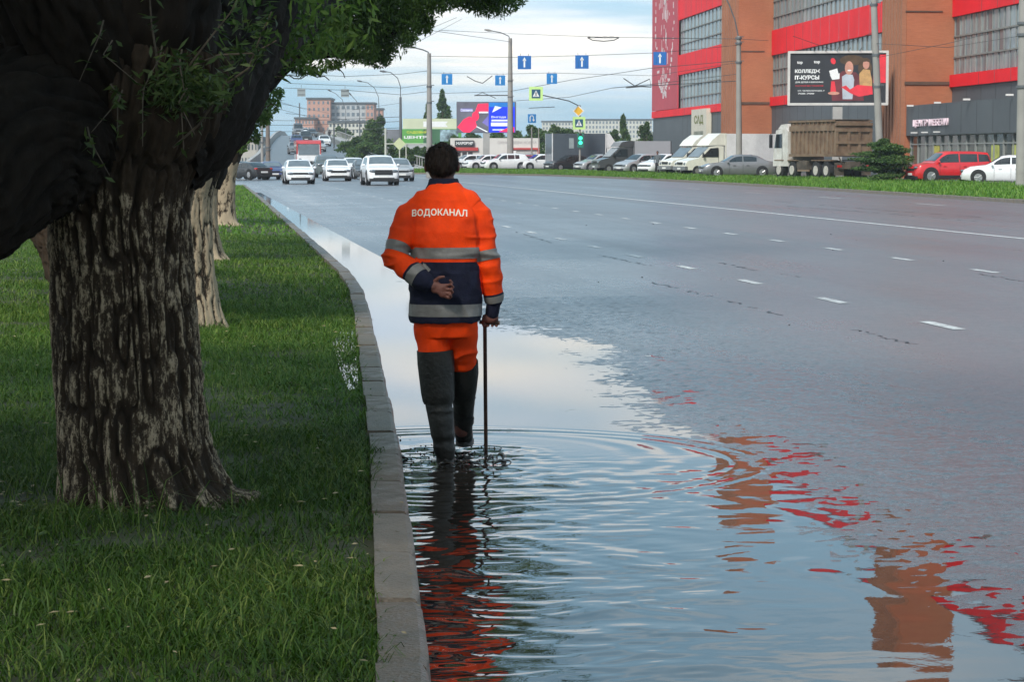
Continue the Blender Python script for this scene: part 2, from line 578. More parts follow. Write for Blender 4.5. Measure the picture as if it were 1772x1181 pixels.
wx, wy = P_u + 0.10 * vn(P_u * 2.5, P_v * 2.5, 0, 70), P_v + 0.14 * vn(P_u * 2.1, P_v * 2.1, 0, 71)
chop = 0.52 * vn(wx * 5.5, wy * 3.2, 0, 60) + 0.36 * vn(wx * 12.5 + wy * 2, wy * 6.5, 0, 61) + 0.20 * vn(wx * 25, wy * 16 - wx * 5, 0, 62)
H += 0.0072 * wake * chop
rim = np.clip(P_w / 0.3, 0, 1) * np.clip((13.5 - P_y) / 1.5, 0, 1)
H += 0.0006 * rim * vn(P_u * 7, P_v * 3.2, 0, 63)
# churned, splashing water round the boots
rf = np.minimum(np.hypot(P_x - FOOT1.x, (P_y - FOOT1.y) * 0.8), np.hypot(P_x - FOOT2.x, (P_y - FOOT2.y) * 0.8))
spl = np.exp(-(rf / 0.30) ** 2)
H += spl * (0.006 * vn(P_u * 15, P_v * 15, 0, 64) + 0.004 * vn(P_u * 34, P_v * 34, 0, 65))
H += 0.007 * np.exp(-((rf - 0.34) / 0.07) ** 2) * (0.4 + 0.6 * vn(P_u * 8, P_v * 8, 0, 66))
link('puddle', np_mesh('puddle', np.stack([P_x, P_y, H], -1), grid_faces(len(pu), len(pw))), WATER, kind='structure')

# ------------------------------------------------------------------ kerb stones
def stone_mesh(name, length, w=0.155, h=0.30, seed=0, ch=0.012):
    rs = random.Random(seed)
    prof = [(-w, -h), (-w, 0.0), (-0.012 - ch, 0.0), (-ch * .7, -ch * .35), (0.0, -ch * 1.2), (0.016, -0.17), (0.016, -h)]
    n = 9
    V, F = [], []
    k = len(prof)
    for i in range(n):
        t = (i / (n - 1) - .5) * length
        e = 0.010 if i in (0, n - 1) else 0.0
        for a, b in prof:
            wob = 0.0022 if b > -0.1 else 0
            V.append((a + rs.uniform(-wob, wob) - (e if a > -0.05 else 0), t, b + rs.uniform(-wob, wob) * 0.6 - (e * .8 if b > -0.05 else 0)))
    for i in range(n - 1):
        for j in range(k - 1):
            F.append((i * k + j, i * k + j + 1, (i + 1) * k + j + 1, (i + 1) * k + j))
    me = bpy.data.meshes.new(name)
    me.from_pydata(V, [], F + [tuple(range(k - 1, -1, -1)), tuple((n - 1) * k + j for j in range(k))])
    bm = bmesh.new(); bm.from_mesh(me); bmesh.ops.recalc_face_normals(bm, faces=bm.faces); bm.to_mesh(me); bm.free()
    return me
KERB_Z = 0.135
kerb = link('kerb', None)
kerb['kind'] = 'structure'
STM = [stone_mesh('kerb_stone', 0.962, seed=i) for i in range(7)]
for i_, me_ in enumerate(STM):
    me_.materials.append(CONC if i_ % 3 else CONC2)
dense = np.arange(0, U_END, 0.02)
kx, ky = xy(dense, kerb_v(dense))
sl = np.concatenate([[0], np.cumsum(np.hypot(np.diff(kx), np.diff(ky)))])
for i in range(int(sl[-1])):
    a, b = [(np.interp(s, sl, kx), np.interp(s, sl, ky)) for s in (i + 0.01, i + 0.99)]
    o = bpy.data.objects.new('kerb_stone', STM[(i * 5 + i // 3) % 7])
    COL.objects.link(o)
    o.parent = kerb
    o.location = ((a[0] + b[0]) / 2 + random.uniform(-.006, .006), (a[1] + b[1]) / 2, KERB_Z + random.uniform(-.006, .006))
    o.rotation_euler = (random.uniform(-.006, .006), random.uniform(-.02, .02), math.atan2(b[1] - a[1], b[0] - a[0]) - math.pi / 2)

# ------------------------------------------------------------------ left verge: soil, then grass
gu = np.concatenate([np.linspace(0, 6, 6), np.linspace(6.3, 40, 150), np.linspace(41, U_END, 40)])
gw = np.concatenate([np.array([0.10, 0.16, 0.2]), np.linspace(0.35, 5, 34), np.linspace(5.5, 30, 20)])
Gu, Gw = np.meshgrid(gu, gw, indexing='ij')
def verge_z(u, w):
    return 0.085 + 0.035 * fbm(u * 0.7, w * 0.7, 0, 3, 21) * np.clip(w / 0.6, 0, 1) + 0.05 * np.clip((w - .6) / 3, 0, 1)
Gx, Gy = xy(Gu, kerb_v(Gu) - Gw)
link('verge', np_mesh('verge', np.stack([Gx, Gy, np.where(Gw < .15, KERB_Z - .05, verge_z(Gu, Gw))], -1), grid_faces(len(gu), len(gw))), SOIL, kind='structure')
# ------------------------------------------------------------------ grass
def tone_mat(name, c0, c1, c2, rough=0.55, transl=0.35):
    m = bpy.data.materials.new(name)
    m.use_nodes = True
    N, L = m.node_tree.nodes, m.node_tree.links
    b = N['Principled BSDF']
    b.inputs['Roughness'].default_value = rough
    b.inputs['Specular IOR Level'].default_value = 0.35
    a = N.new('ShaderNodeAttribute')
    a.attribute_name = 'tone'
    t = N.new('ShaderNodeTexCoord')
    n = N.new('ShaderNodeTexNoise')
    n.inputs['Scale'].default_value = 0.8
    n.inputs['Detail'].default_value = 4
    L.new(t.outputs['Object'], n.inputs['Vector'])
    ad = N.new('ShaderNodeMath')
    ad.operation = 'MULTIPLY_ADD'
    L.new(n.outputs['Fac'], ad.inputs[0])
    ad.inputs[1].default_value = 0.7
    sb = N.new('ShaderNodeMath')
    sb.operation = 'SUBTRACT'
    L.new(a.outputs['Fac'], sb.inputs[0])
    sb.inputs[1].default_value = 0.35
    L.new(sb.outputs[0], ad.inputs[2])
    r = N.new('ShaderNodeValToRGB')
    r.color_ramp.elements[0].color = tuple(c0) + (1,)
    r.color_ramp.elements[1].color = tuple(c2) + (1,)
    e = r.color_ramp.elements.new(0.5)
    e.color = tuple(c1) + (1,)
    L.new(ad.outputs[0], r.inputs[0])
    L.new(r.outputs[0], b.inputs['Base Color'])
    tr = N.new('ShaderNodeBsdfTranslucent')
    L.new(r.outputs[0], tr.inputs[0])
    mx = N.new('ShaderNodeMixShader')
    mx.inputs[0].default_value = transl
    L.new(b.outputs[0], mx.inputs[1])
    L.new(tr.outputs[0], mx.inputs[2])
    L.new(mx.outputs[0], N['Material Output'].inputs[0])
    return m
GRASS = tone_mat('grass_blades', (0.022, 0.054, 0.006), (0.056, 0.122, 0.010), (0.21, 0.25, 0.060))  # darker than mid and far grass: willow shade put into the colour
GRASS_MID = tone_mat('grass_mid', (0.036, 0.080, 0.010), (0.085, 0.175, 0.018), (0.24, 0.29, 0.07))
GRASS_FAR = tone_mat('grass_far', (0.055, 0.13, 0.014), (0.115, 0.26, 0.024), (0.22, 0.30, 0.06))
LEAF = tone_mat('willow_leaves', (0.034, 0.076, 0.014), (0.095, 0.185, 0.034), (0.19, 0.28, 0.065), 0.5, 0.5)
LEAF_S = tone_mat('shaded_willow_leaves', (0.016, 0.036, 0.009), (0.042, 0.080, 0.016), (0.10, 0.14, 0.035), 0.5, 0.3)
LEAF_D = tone_mat('shrub_leaves', (0.030, 0.070, 0.018), (0.075, 0.150, 0.034), (0.15, 0.22, 0.06), 0.55, 0.4)

def set_tone(me, tone):
    at_ = me.attributes.new('tone', 'FLOAT', 'POINT')
    at_.data.foreach_set('value', np.asarray(tone, np.float32))
def blades(name, x, y, z, length, width, mat, bend=0.8, segs=2, parent=None, **props):
    n = len(x)
    az = RNG.uniform(0, 2 * np.pi, n)
    lean = RNG.uniform(0.16 * bend, bend, n)
    tw = az + np.pi / 2 + RNG.normal(0, .5, n)
    V = []
    dx, dy = np.cos(az), np.sin(az)
    for i in range(segs + 1):
        t = i / segs
        ang = lean * (0.35 + 1.15 * t)
        h = length * t * np.cos(ang * t)
        d = length * t * np.sin(ang)
        w = width * (1.0, 0.85, 0.12)[i] if segs == 2 else width * (1.0, 0.25)[i]
        for s in (-.5, .5):
            V.append(np.stack([x + dx * d + np.cos(tw) * w * s, y + dy * d + np.sin(tw) * w * s, z + h], -1))
    k = 2 * (segs + 1)
    V = np.stack(V, 1).reshape(-1, 3)
    base = np.arange(n)[:, None] * k
    F = np.concatenate([base + np.array([[2 * i, 2 * i + 1, 2 * i + 3, 2 * i + 2]]) for i in range(segs)], 0)
    me = np_mesh(name, V, F)
    set_tone(me, np.repeat(RNG.beta(2.2, 2.6, n), k))
    return link(name, me, mat, parent, **props)
def scatter(u0, u1, w0, w1, n, bare=0.0, seed=31, freq=1.3):
    u = RNG.uniform(u0, u1, n)
    w = RNG.uniform(w0, w1, n)
    m = fbm(u * freq, w * freq, 0, 3, seed)
    keep = RNG.uniform(-.6, .6, n) * 0.6 + m > bare - 0.35
    u, w = u[keep], w[keep]
    x, y = xy(u, kerb_v(u) - w)
    return x, y, verge_z(u, w), m[keep]
gparts = []
T1 = gnd(250, 868, 0.10)                  # foot of the front willow
for i, (u0, u1, w0, w1, n, ln, wd, bare) in enumerate((
        (6.0, 13.5, 0.14, 3.4, 105000, 0.088, 0.0048, 0.30), (13.5, 24, 0.14, 5.0, 105000, 0.08, 0.0065, 0.10), (24, 46, 0.14, 8.0, 90000, 0.085, 0.010, -0.1))):
    x, y, z, m = scatter(u0, u1, w0, w1, n, bare)
    d = np.hypot(x - T1.x, y - T1.y)
    k = d > 0.36 + 0.1 * RNG.uniform(0, 1, len(x))
    x, y, z, m = x[k], y[k], z[k], m[k]
    L_ = ln * RNG.uniform(0.45, 1.5, len(x)) * (1 + 0.7 * np.clip(m, -.5, .6))
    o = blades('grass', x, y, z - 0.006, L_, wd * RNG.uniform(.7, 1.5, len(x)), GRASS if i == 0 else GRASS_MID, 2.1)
    o['kind'] = 'stuff'
    tag(o, ('long messy green grass round the front willow trunk', 'green grass on the verge beyond the front willow', 'short green grass along the kerb at the second willow')[i], 'grass')
x, y, z, m = scatter(46, U_END - .5, 0.14, 26, 150000, -0.5)
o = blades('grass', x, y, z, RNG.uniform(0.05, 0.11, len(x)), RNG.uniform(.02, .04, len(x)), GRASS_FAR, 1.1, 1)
o['kind'] = 'stuff'
tag(o, 'bright green far grass where the verge narrows to the corner', 'grass')
# tall seeding stems right of the trunk
sx, sy, sz, m = scatter(9.5, 17, 0.9, 1.9, 420, -.6)
o = blades('grass_stems', sx, sy, sz, RNG.uniform(0.18, 0.34, len(sx)), np.full(len(sx), 0.0045), GRASS, 0.9)
o['kind'] = 'stuff'
tag(o, 'tall pale seeding grass stems right of the front trunk', 'grass')
# fallen leaves and litter at the trunk
LIT = pm('dry_leaf', (0.28, 0.22, 0.12), 0.7, 0.4, 20)
lv, lf = [], []
for i in range(46):
    a, r = random.uniform(2.6, 5.0), random.uniform(.42, .75)
    cx, cy = T1.x + math.cos(a) * r * 1.2, T1.y + math.sin(a) * r
    u_, v_ = uv(cx, cy)
    cz = float(verge_z(u_, kerb_v(u_) - v_)) + random.uniform(.02, .06)
    R = Matrix.Rotation(random.uniform(0, 6), 3, 'Z') @ Matrix.Rotation(random.uniform(-.7, .7), 3, 'X')
    s = random.uniform(.008, .02)
    n0 = len(lv)
    for p in ((-1, 0, 0), (0, -.5, .1), (1, 0, 0), (0, .5, .1)):
        lv.append(tuple(Vector((cx, cy, cz)) + R @ (Vector(p) * s)))
    lf.append((n0, n0 + 1, n0 + 2, n0 + 3))
o = link('leaf_litter', np_mesh('leaf_litter', lv, lf, False), LIT, kind='stuff')
tag(o, 'dry pale leaf litter at the foot of the front willow', 'leaf litter')
# broad-leaved weeds in the grass, and leaves dropped from the willows
wx_, wy_, wz_, m = scatter(6.5, 19, 0.3, 3.2, 150, -.9, 33)
Cw_, tw_ = [], []
for x_, y_, z_ in zip(wx_, wy_, wz_):
    k_ = random.randint(5, 10); r_ = random.uniform(.015, .035)
    for q in range(k_):
        a = 6.283 * q / k_ + random.uniform(-.3, .3)
        Cw_.append((x_ + math.cos(a) * r_, y_ + math.sin(a) * r_, z_ + random.uniform(.04, .085))); tw_.append(random.uniform(.25, .75))
WV, WF = [], []
for (x_, y_, z_), q in zip(Cw_, tw_):
    a = random.uniform(0, 6.28); l_, w_ = random.uniform(.014, .028), random.uniform(.006, .011); n0 = len(WV)
    d_ = Vector((math.cos(a), math.sin(a), random.uniform(-.2, .5))).normalized(); s_ = d_.cross(Vector((0, 0, 1))).normalized()
    p_ = Vector((x_, y_, z_))
    WV += [tuple(p_ - d_ * l_), tuple(p_ - d_ * l_ * .2 + s_ * w_), tuple(p_ + d_ * l_), tuple(p_ - d_ * l_ * .2 - s_ * w_)]
    WF.append((n0, n0 + 1, n0 + 2, n0 + 3))
wm = np_mesh('weeds', WV, WF, False); set_tone(wm, np.repeat(tw_, 4))
o = link('weeds', wm, GRASS, kind='stuff'); tag(o, 'low broad-leaved weeds scattered through the near grass', 'weeds')
dx_, dy_, dz_, m = scatter(6.5, 22, -.02, 3.4, 420, -.9, 35)
DV, DF = [], []
for x_, y_, z_ in zip(dx_, dy_, dz_):
    n0 = len(DV); R = Matrix.Rotation(random.uniform(0, 6), 3, 'Z') @ Matrix.Rotation(random.uniform(-.6, .6), 3, 'X'); s = random.uniform(.010, .026)
    zz0 = max(float(z_) + random.uniform(.015, .07), 0.142)
    for p in ((-1, 0, 0), (0, -.26, .08), (1, 0, 0), (0, .26, .08)): DV.append(tuple(Vector((x_, y_, zz0)) + R @ (Vector(p) * s)))
    DF.append((n0, n0 + 1, n0 + 2, n0 + 3))
o = link('fallen_leaves', np_mesh('fallen_leaves', DV, DF, False), LIT, kind='stuff'); tag(o, 'narrow yellowed willow leaves fallen on the near grass and kerb', 'fallen leaves')
# rainwater standing in the grass beside the kerb
def sheet(name, pts_px, z, mat, **kw):
    P = [gnd(a, b, z) for a, b in pts_px]
    return link(name, np_mesh(name, [tuple(p) for p in P], [tuple(range(len(P)))], False), mat, **kw)
sheet('verge_puddle', [(575, 590), (598, 566), (612, 572), (619, 640), (621, 672), (604, 676), (588, 640)], 0.106, WATER, kind='structure')

# ------------------------------------------------------------------ bark
def bark_mat(nm='willow_bark', k=1.0):
    m = bpy.data.materials.new(nm)
    m.use_nodes = True
    N, L = m.node_tree.nodes, m.node_tree.links
    b = N['Principled BSDF']
    b.inputs['Roughness'].default_value = 0.85
    b.inputs['Specular IOR Level'].default_value = 0.2
    h = N.new('ShaderNodeAttribute'); h.attribute_name = 'ridge'
    w = N.new('ShaderNodeAttribute'); w.attribute_name = 'lime'
    t = N.new('ShaderNodeTexCoord')
    mpn = N.new('ShaderNodeMapping'); mpn.inputs['Scale'].default_value = (1, 1, 0.35)
    L.new(t.outputs['Object'], mpn.inputs[0])
    n = N.new('ShaderNodeTexNoise'); n.inputs['Scale'].default_value = 26; n.inputs['Detail'].default_value = 6; n.inputs['Roughness'].default_value = 0.7
    L.new(mpn.outputs[0], n.inputs['Vector'])
    r = N.new('ShaderNodeValToRGB')
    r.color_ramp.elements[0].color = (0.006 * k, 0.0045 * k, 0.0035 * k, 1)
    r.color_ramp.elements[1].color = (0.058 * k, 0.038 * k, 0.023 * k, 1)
    ad = N.new('ShaderNodeMath'); ad.operation = 'MULTIPLY'
    L.new(n.outputs['Fac'], ad.inputs[0]); 
    a2 = N.new('ShaderNodeMath'); a2.operation = 'ADD'; a2.inputs[1].default_value = 0.45
    L.new(h.outputs['Fac'], a2.inputs[0]); L.new(a2.outputs[0], ad.inputs[1])
    L.new(ad.outputs[0], r.inputs[0])
    # flaking limewash that survives on some plates of the bark
    n2 = N.new('ShaderNodeTexNoise'); n2.inputs['Scale'].default_value = 62; n2.inputs['Detail'].default_value = 9; n2.inputs['Roughness'].default_value = 0.85
    L.new(mpn.outputs[0], n2.inputs['Vector'])
    s = N.new('ShaderNodeMath'); s.operation = 'MULTIPLY_ADD'
    L.new(h.outputs['Fac'], s.inputs[0]); s.inputs[1].default_value = 0.30; L.new(n2.outputs['Fac'], s.inputs[2])
    mr = N.new('ShaderNodeMapRange'); mr.inputs[1].default_value = 0.66; mr.inputs[2].default_value = 0.74
    off = N.new('ShaderNodeMath'); off.operation = 'ADD'
    L.new(s.outputs[0], off.inputs[0])
    lm = N.new('ShaderNodeMath'); lm.operation = 'MULTIPLY_ADD'; lm.inputs[1].default_value = 0.5; lm.inputs[2].default_value = -0.25
    L.new(w.outputs['Fac'], lm.inputs[0]); L.new(lm.outputs[0], off.inputs[1])
    L.new(off.outputs[0], mr.inputs[0])
    mx = N.new('ShaderNodeMix'); mx.data_type = 'RGBA'
    L.new(mr.outputs[0], mx.inputs[0]); L.new(r.outputs[0], mx.inputs[6]); mx.inputs[7].default_value = (0.36, 0.285, 0.195, 1)
    L.new(mx.outputs[2], b.inputs['Base Color'])
    bn = N.new('ShaderNodeBump'); bn.inputs['Strength'].default_value = 0.9; bn.inputs['Distance'].default_value = 0.012
    L.new(n.outputs['Fac'], bn.inputs['Height']); L.new(bn.outputs[0], b.inputs['Normal'])
    return m
BARK = bark_mat()
BARK_SHADE = bark_mat('shaded_bark', 0.30)  # limb bark: deep shade under the crown put into a darker colour

def spline(pts, n):                          # Catmull-Rom through rows of numbers
    P = np.asarray(pts, float)
    t = np.linspace(0, len(P) - 1 - 1e-9, n)
    i = t.astype(int); f = (t - i)[:, None]
    g = lambda k: P[np.clip(k, 0, len(P) - 1)]
    a, b, c, d = g(i - 1), g(i), g(i + 1), g(i + 2)
    return 0.5 * ((2 * b) + (c - a) * f + (2 * a - 5 * b + 4 * c - d) * f ** 2 + (3 * b - a - 3 * c + d) * f ** 3)
def bark_tube(name, pts, parent, n_len=40, n_round=24, amp=0.03, lime_top=None, lime=0.0, seed=0, flare=0.0, plates=14, mat=None):
    S = spline(pts, n_len)                   # x y z r
    C, R = S[:, :3], S[:, 3]
    T = np.gradient(C, axis=0)
    T /= np.linalg.norm(T, axis=1)[:, None] + 1e-9
    ref = np.array([0.0, 1.0, 0.0]) if abs(T[:, 1]).max() < .9 else np.array([1.0, 0, 0])
    A = np.cross(T, ref); A /= np.linalg.norm(A, axis=1)[:, None]
    B = np.cross(T, A)
    th = np.linspace(0, 2 * np.pi, n_round, endpoint=False)
    arc = np.concatenate([[0], np.cumsum(np.linalg.norm(np.diff(C, axis=0), axis=1))])
    TH_, S_ = np.meshgrid(th, arc, indexing='xy')
    Rr = R[:, None] * np.ones_like(TH_)
    k = plates / (2 * np.pi)
    # long furrowed plates: ridged noise stretched along the limb, wrapped round it
    cx, cy = np.cos(TH_), np.sin(TH_)
    wob = 0.5 * vn(cx * 1.5, cy * 1.5, S_ * 3, seed + 5)
    q = vn(cx * k + wob, cy * k + wob, S_ * 4.6, seed)
    q2 = vn(cx * k * 2.1, cy * k * 2.1, S_ * 11, seed + 1)
    q3 = vn(cx * k * 4, cy * k * 4, S_ * 30, seed + 2)
    ridge = 1 - np.abs(q) * 1.5
    ridge = np.clip(1 - 2.2 * np.clip(0.28 - np.abs(q), 0, 1) / 0.28, -1, 1) * 0.6 + 0.45 * q2 + 0.30 * q3
    lump = 0.10 * fbm(cx * 1.1, cy * 1.1, S_ * 1.2, 2, seed + 9)
    Rr = Rr * (1 + lump)
    if flare:
        lobes = 0.6 + 0.4 * np.cos(TH_ * 5 + seed)
        Rr = Rr + flare * np.exp(-S_ / 0.16) * lobes
    Rr = Rr + amp * ridge
    V = C[:, None, :] + Rr[..., None] * (np.cos(TH_)[..., None] * A[:, None, :] + np.sin(TH_)[..., None] * B[:, None, :])
    me = np_mesh(name, V, grid_faces(n_len, n_round, True))
    a = me.attributes.new('ridge', 'FLOAT', 'POINT')
    a.data.foreach_set('value', (ridge * 0.5 + 0.5).astype(np.float32).ravel())
    l = np.zeros(V.shape[:2])
    if lime_top is not None:
        edge = lime_top + 0.06 * vn(cx * 4, cy * 4, 0, seed + 8)
        l = lime * np.clip((edge - V[..., 2]) / 0.05, 0, 1)
    a = me.attributes.new('lime', 'FLOAT', 'POINT')
    a.data.foreach_set('value', l.astype(np.float32).ravel())
    return link(name, me, mat or (BARK_SHADE if name == 'limb' else BARK), parent)
def leaf_mesh(name, C, L_, w, down=0.55, curl=0.15, tone=None):
    n = len(C)
    az = RNG.uniform(0, 2 * np.pi, n)
    el = RNG.normal(-down, 0.55, n)
    D = np.stack([np.cos(az) * np.cos(el), np.sin(az) * np.cos(el), np.sin(el)], -1)
    ref = RNG.normal(0, 1, (n, 3))
    S = np.cross(D, ref); S /= np.linalg.norm(S, axis=1)[:, None] + 1e-9
    Nn = np.cross(S, D)
    L_ = (L_ * RNG.uniform(0.6, 1.3, n))[:, None]
    W = (w * RNG.uniform(0.7, 1.3, n))[:, None]
    a = C - D * L_ / 2
    b = C + S * W / 2 + Nn * W * curl
    c = C + D * L_ / 2
    d = C - S * W / 2 + Nn * W * curl
    V = np.stack([a, b, c, d], 1).reshape(-1, 3)
    me = np_mesh(name, V, np.arange(4 * n).reshape(-1, 4), False)
    set_tone(me, np.repeat(RNG.beta(2, 2.4, n) if tone is None else tone, 4))
    return me
def clump_points(clumps, hollow=0.25):
    out, tone = [], []
    for c, r, n in clumps:
        n = int(n)
        d = RNG.normal(0, 1, (n, 3)); d /= np.linalg.norm(d, axis=1)[:, None]
        rad = RNG.uniform(hollow ** 3, 1, n) ** (1 / 3)
        lump = 1 + 0.28 * vn(d[:, 0] * 3 + c[0] * 7, d[:, 1] * 3 + c[1] * 5, d[:, 2] * 3, 77)
        p = np.asarray(c) + d * (rad * lump)[:, None] * np.asarray(r)
        keep = vn(p[:, 0] / np.mean(r) * 2.6, p[:, 1] / np.mean(r) * 2.6, p[:, 2] / np.mean(r) * 2.6, 78) > RNG.uniform(-1.0, 0.25, n)
        out.append(p[keep])
        tone.append(np.clip(RNG.beta(2, 2.4, keep.sum()) + random.uniform(-.12, .12), 0, 1))
    return np.concatenate(out), np.concatenate(tone)
def P4(px, py, Y, r):
    p = at(px, py, Y)
    return (p.x, p.y, p.z, r)

# ------------------------------------------------------------------ the front willow
def tree_root(label, p, group='willows along the kerb', name='willow_tree', cat='tree'):
    return thing(name, label, cat, (0, 0, 0), 0, group)
LIME_TOP = 1.50
Y1 = T1.y
w1 = tree_root('thick front willow with flaking limewashed bark and spreading dark limbs, nearest the camera', T1)
tr = [P4(258, 905, Y1, .40), P4(250, 870, Y1, .345), P4(236, 780, Y1, .318), P4(224, 640, Y1, .305), P4(214, 480, Y1, .300), P4(206, 350, Y1, .305), P4(212, 270, Y1, .34), P4(225, 190, Y1, .40), P4(235, 80, Y1, .40)]
bark_tube('trunk', tr, w1, 330, 340, 0.021, LIME_TOP, 0.345, 3, 0.12, 58)
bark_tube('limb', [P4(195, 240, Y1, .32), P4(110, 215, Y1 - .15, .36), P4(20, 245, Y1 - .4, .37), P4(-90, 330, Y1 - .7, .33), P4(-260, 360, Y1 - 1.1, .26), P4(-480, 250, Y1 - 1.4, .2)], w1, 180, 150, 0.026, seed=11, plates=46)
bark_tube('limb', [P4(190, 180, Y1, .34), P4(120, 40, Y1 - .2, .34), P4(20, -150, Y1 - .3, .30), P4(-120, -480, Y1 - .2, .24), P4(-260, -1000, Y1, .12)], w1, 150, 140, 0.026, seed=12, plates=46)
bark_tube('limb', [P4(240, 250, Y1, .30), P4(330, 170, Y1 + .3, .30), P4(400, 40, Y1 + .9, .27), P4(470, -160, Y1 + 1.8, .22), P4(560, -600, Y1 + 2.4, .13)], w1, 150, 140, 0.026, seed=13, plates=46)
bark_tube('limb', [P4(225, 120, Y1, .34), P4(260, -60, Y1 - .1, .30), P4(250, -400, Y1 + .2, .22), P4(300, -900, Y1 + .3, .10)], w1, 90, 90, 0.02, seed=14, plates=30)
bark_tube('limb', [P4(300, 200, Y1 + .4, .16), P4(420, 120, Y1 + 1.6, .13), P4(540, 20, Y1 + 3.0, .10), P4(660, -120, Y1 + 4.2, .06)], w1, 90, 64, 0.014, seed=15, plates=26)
BARK_LIMB = None
# twigs with separate leaves in front of the fork
TWIG = pm('twig_bark', (0.09, 0.07, 0.05), 0.8, 0.3, 30)
near = []
for i, (pts, nl) in enumerate((([(315, 150), (330, 110), (360, 70), (400, 20), (418, -20)], 22), ([(330, 165), (385, 150), (430, 118), (452, 60), (470, 20)], 26), ([(300, 255), (345, 215), (375, 170), (392, 140)], 8), ([(275, 150), (270, 90), (262, 40), (258, -20)], 10), ([(320, 120), (380, 95), (440, 92), (478, 70)], 18))):
    P = [at(a, b, Y1 - .42 - .05 * k) for k, (a, b) in enumerate(pts)]
    MB().tube(P, [.006, .005, .004, .003, .002][:len(P)], 5).build('twig', TWIG, w1, 60)
    for k in range(nl):
        t = random.uniform(.15, 1) * (len(P) - 1.001)
        q = P[int(t)].lerp(P[int(t) + 1], t - int(t))
        near.append(q + Vector((random.gauss(0, .018), random.gauss(0, .03), random.gauss(-.01, .018))))
for cx, cy, rx, ry, n in ((320, 140, 60, 45, 330), (365, 160, 45, 35, 200), (290, 160, 35, 35, 140), (420, 95, 45, 30, 70), (440, 60, 40, 45, 60)):
    for k in range(n):
        near.append(at(random.gauss(cx, rx * .5), random.gauss(cy, ry * .5), Y1 - .45 + random.gauss(0, .12)))
for k in range(13):
    cx, cy = random.uniform(-10, 330), random.uniform(-40, 235)
    if cx < 110 and cy > 120: continue
    p0 = at(cx, cy, Y1 - .62)
    P = [p0, p0 + Vector((random.uniform(-.05, .05), -.05, -.06)), p0 + Vector((random.uniform(-.12, .12), -.07, -.16 - random.uniform(0, .1)))]
    MB().tube(P, [.004, .003, .0015], 4).build('twig', TWIG, w1)
    for q in range(random.randint(8, 22)):
        t = random.random() * 1.99
        near.append(P[int(t)].lerp(P[int(t) + 1], t - int(t)) + Vector((random.gauss(0, .014), random.gauss(0, .02), random.gauss(-.01, .012))))
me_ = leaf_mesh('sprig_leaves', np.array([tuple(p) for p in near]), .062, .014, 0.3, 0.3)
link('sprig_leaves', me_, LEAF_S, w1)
# the crown overhead: most of it above the frame, stretched toward the sun to shade the verge
cl = []
for k in range(84):
    a, r = random.uniform(0, 6.283), math.sqrt(random.uniform(0, 1)) * 7.2
    q_ = Vector((T1.x - 2.2 + r * math.cos(a) * .85, T1.y - 4.0 + r * math.sin(a), 6.0)) - Vector((-.3, 12.6, 1.1))
    if (q_ - sdir * q_.dot(sdir)).length < 2.6: continue            # clumps left out so the sun reaches the walker
    cl.append(((T1.x - 2.2 + r * math.cos(a) * .85, T1.y - 4.0 + r * math.sin(a), 4.6 + random.uniform(0, 4.2) * (1 - (r / 8.5) ** 2)), (1.5, 1.5, .9), 820))
C_, tn = clump_points(cl)
link('crown', leaf_mesh('crown', C_, .22, .08, 0.45, .15, tn), LEAF, w1, kind='stuff')
cl = []
for k in range(26):                          # unseen clumps added over the fork to block the sun
    c_ = (T1.x + random.uniform(-3.6, .1), T1.y + random.uniform(-4.5, -.3), random.uniform(3.5, 4.6))
    q_ = Vector(c_) - Vector((-.3, 12.6, 1.1))
    if (q_ - sdir * q_.dot(sdir)).length < 1.7: continue
    cl.append((c_, (1.0, 1.0, .5), 700))
for fk_ in ((-1.9, 10.6, 2.1), (-2.5, 10.3, 2.0), (-1.75, 10.5, 1.0), (-1.75, 10.5, 0.5), (-2.9, 10.0, 2.3)):  # more unseen clumps added along sun rays to darken fork and trunk
    for t_ in (3.6, 4.6, 5.6):
        c_ = Vector(fk_) + sdir * t_ + Vector((random.uniform(-.3, .3), random.uniform(-.3, .3), 0))
        if c_.z < 3.2: continue
        cl.append((tuple(c_), (.75, .75, .5), 800))
C_, tn = clump_points(cl)
link('crown', leaf_mesh('crown', C_, .14, .05, 0.45, .15, tn), LEAF, w1, kind='stuff')
cl = []
for k in range(40):                          # low dark foliage seen between the limbs
    px, py = random.uniform(-30, 500), random.uniform(-90, 60)
    p = at(px, py, Y1 + random.uniform(.6, 4.5))
    cl.append(((p.x, p.y, p.z), (.42, .6, .28), 1500))
C_, tn = clump_points(cl)
link('crown', leaf_mesh('crown', C_, .075, .018, 0.6, .15, tn), LEAF, w1, kind='stuff')

# ------------------------------------------------------------------ the second willow: its limb hangs over the road
T2 = gnd(338, 566, 0.12)
Y2 = T2.y
w2 = tree_root('second willow with slim whitewashed trunk just behind the front willow', T2)
bark_tube('trunk', [P4(340, 580, Y2, .27), P4(338, 540, Y2, .21), P4(330, 440, Y2, .19), P4(326, 350, Y2, .20), P4(332, 290, Y2, .25), P4(340, 200, Y2, .34)], w2, 150, 130, 0.014, 1.47, 0.60, 23, 0.08, 34)
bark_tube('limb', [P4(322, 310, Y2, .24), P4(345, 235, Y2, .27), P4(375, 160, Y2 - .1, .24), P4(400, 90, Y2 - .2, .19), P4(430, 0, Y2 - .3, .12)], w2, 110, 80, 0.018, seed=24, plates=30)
bark_tube('limb', [P4(340, 210, Y2, .3), P4(330, 40, Y2 + .2, .26), P4(350, -260, Y2 + .3, .16)], w2, 40, 32, 0.014, seed=27)
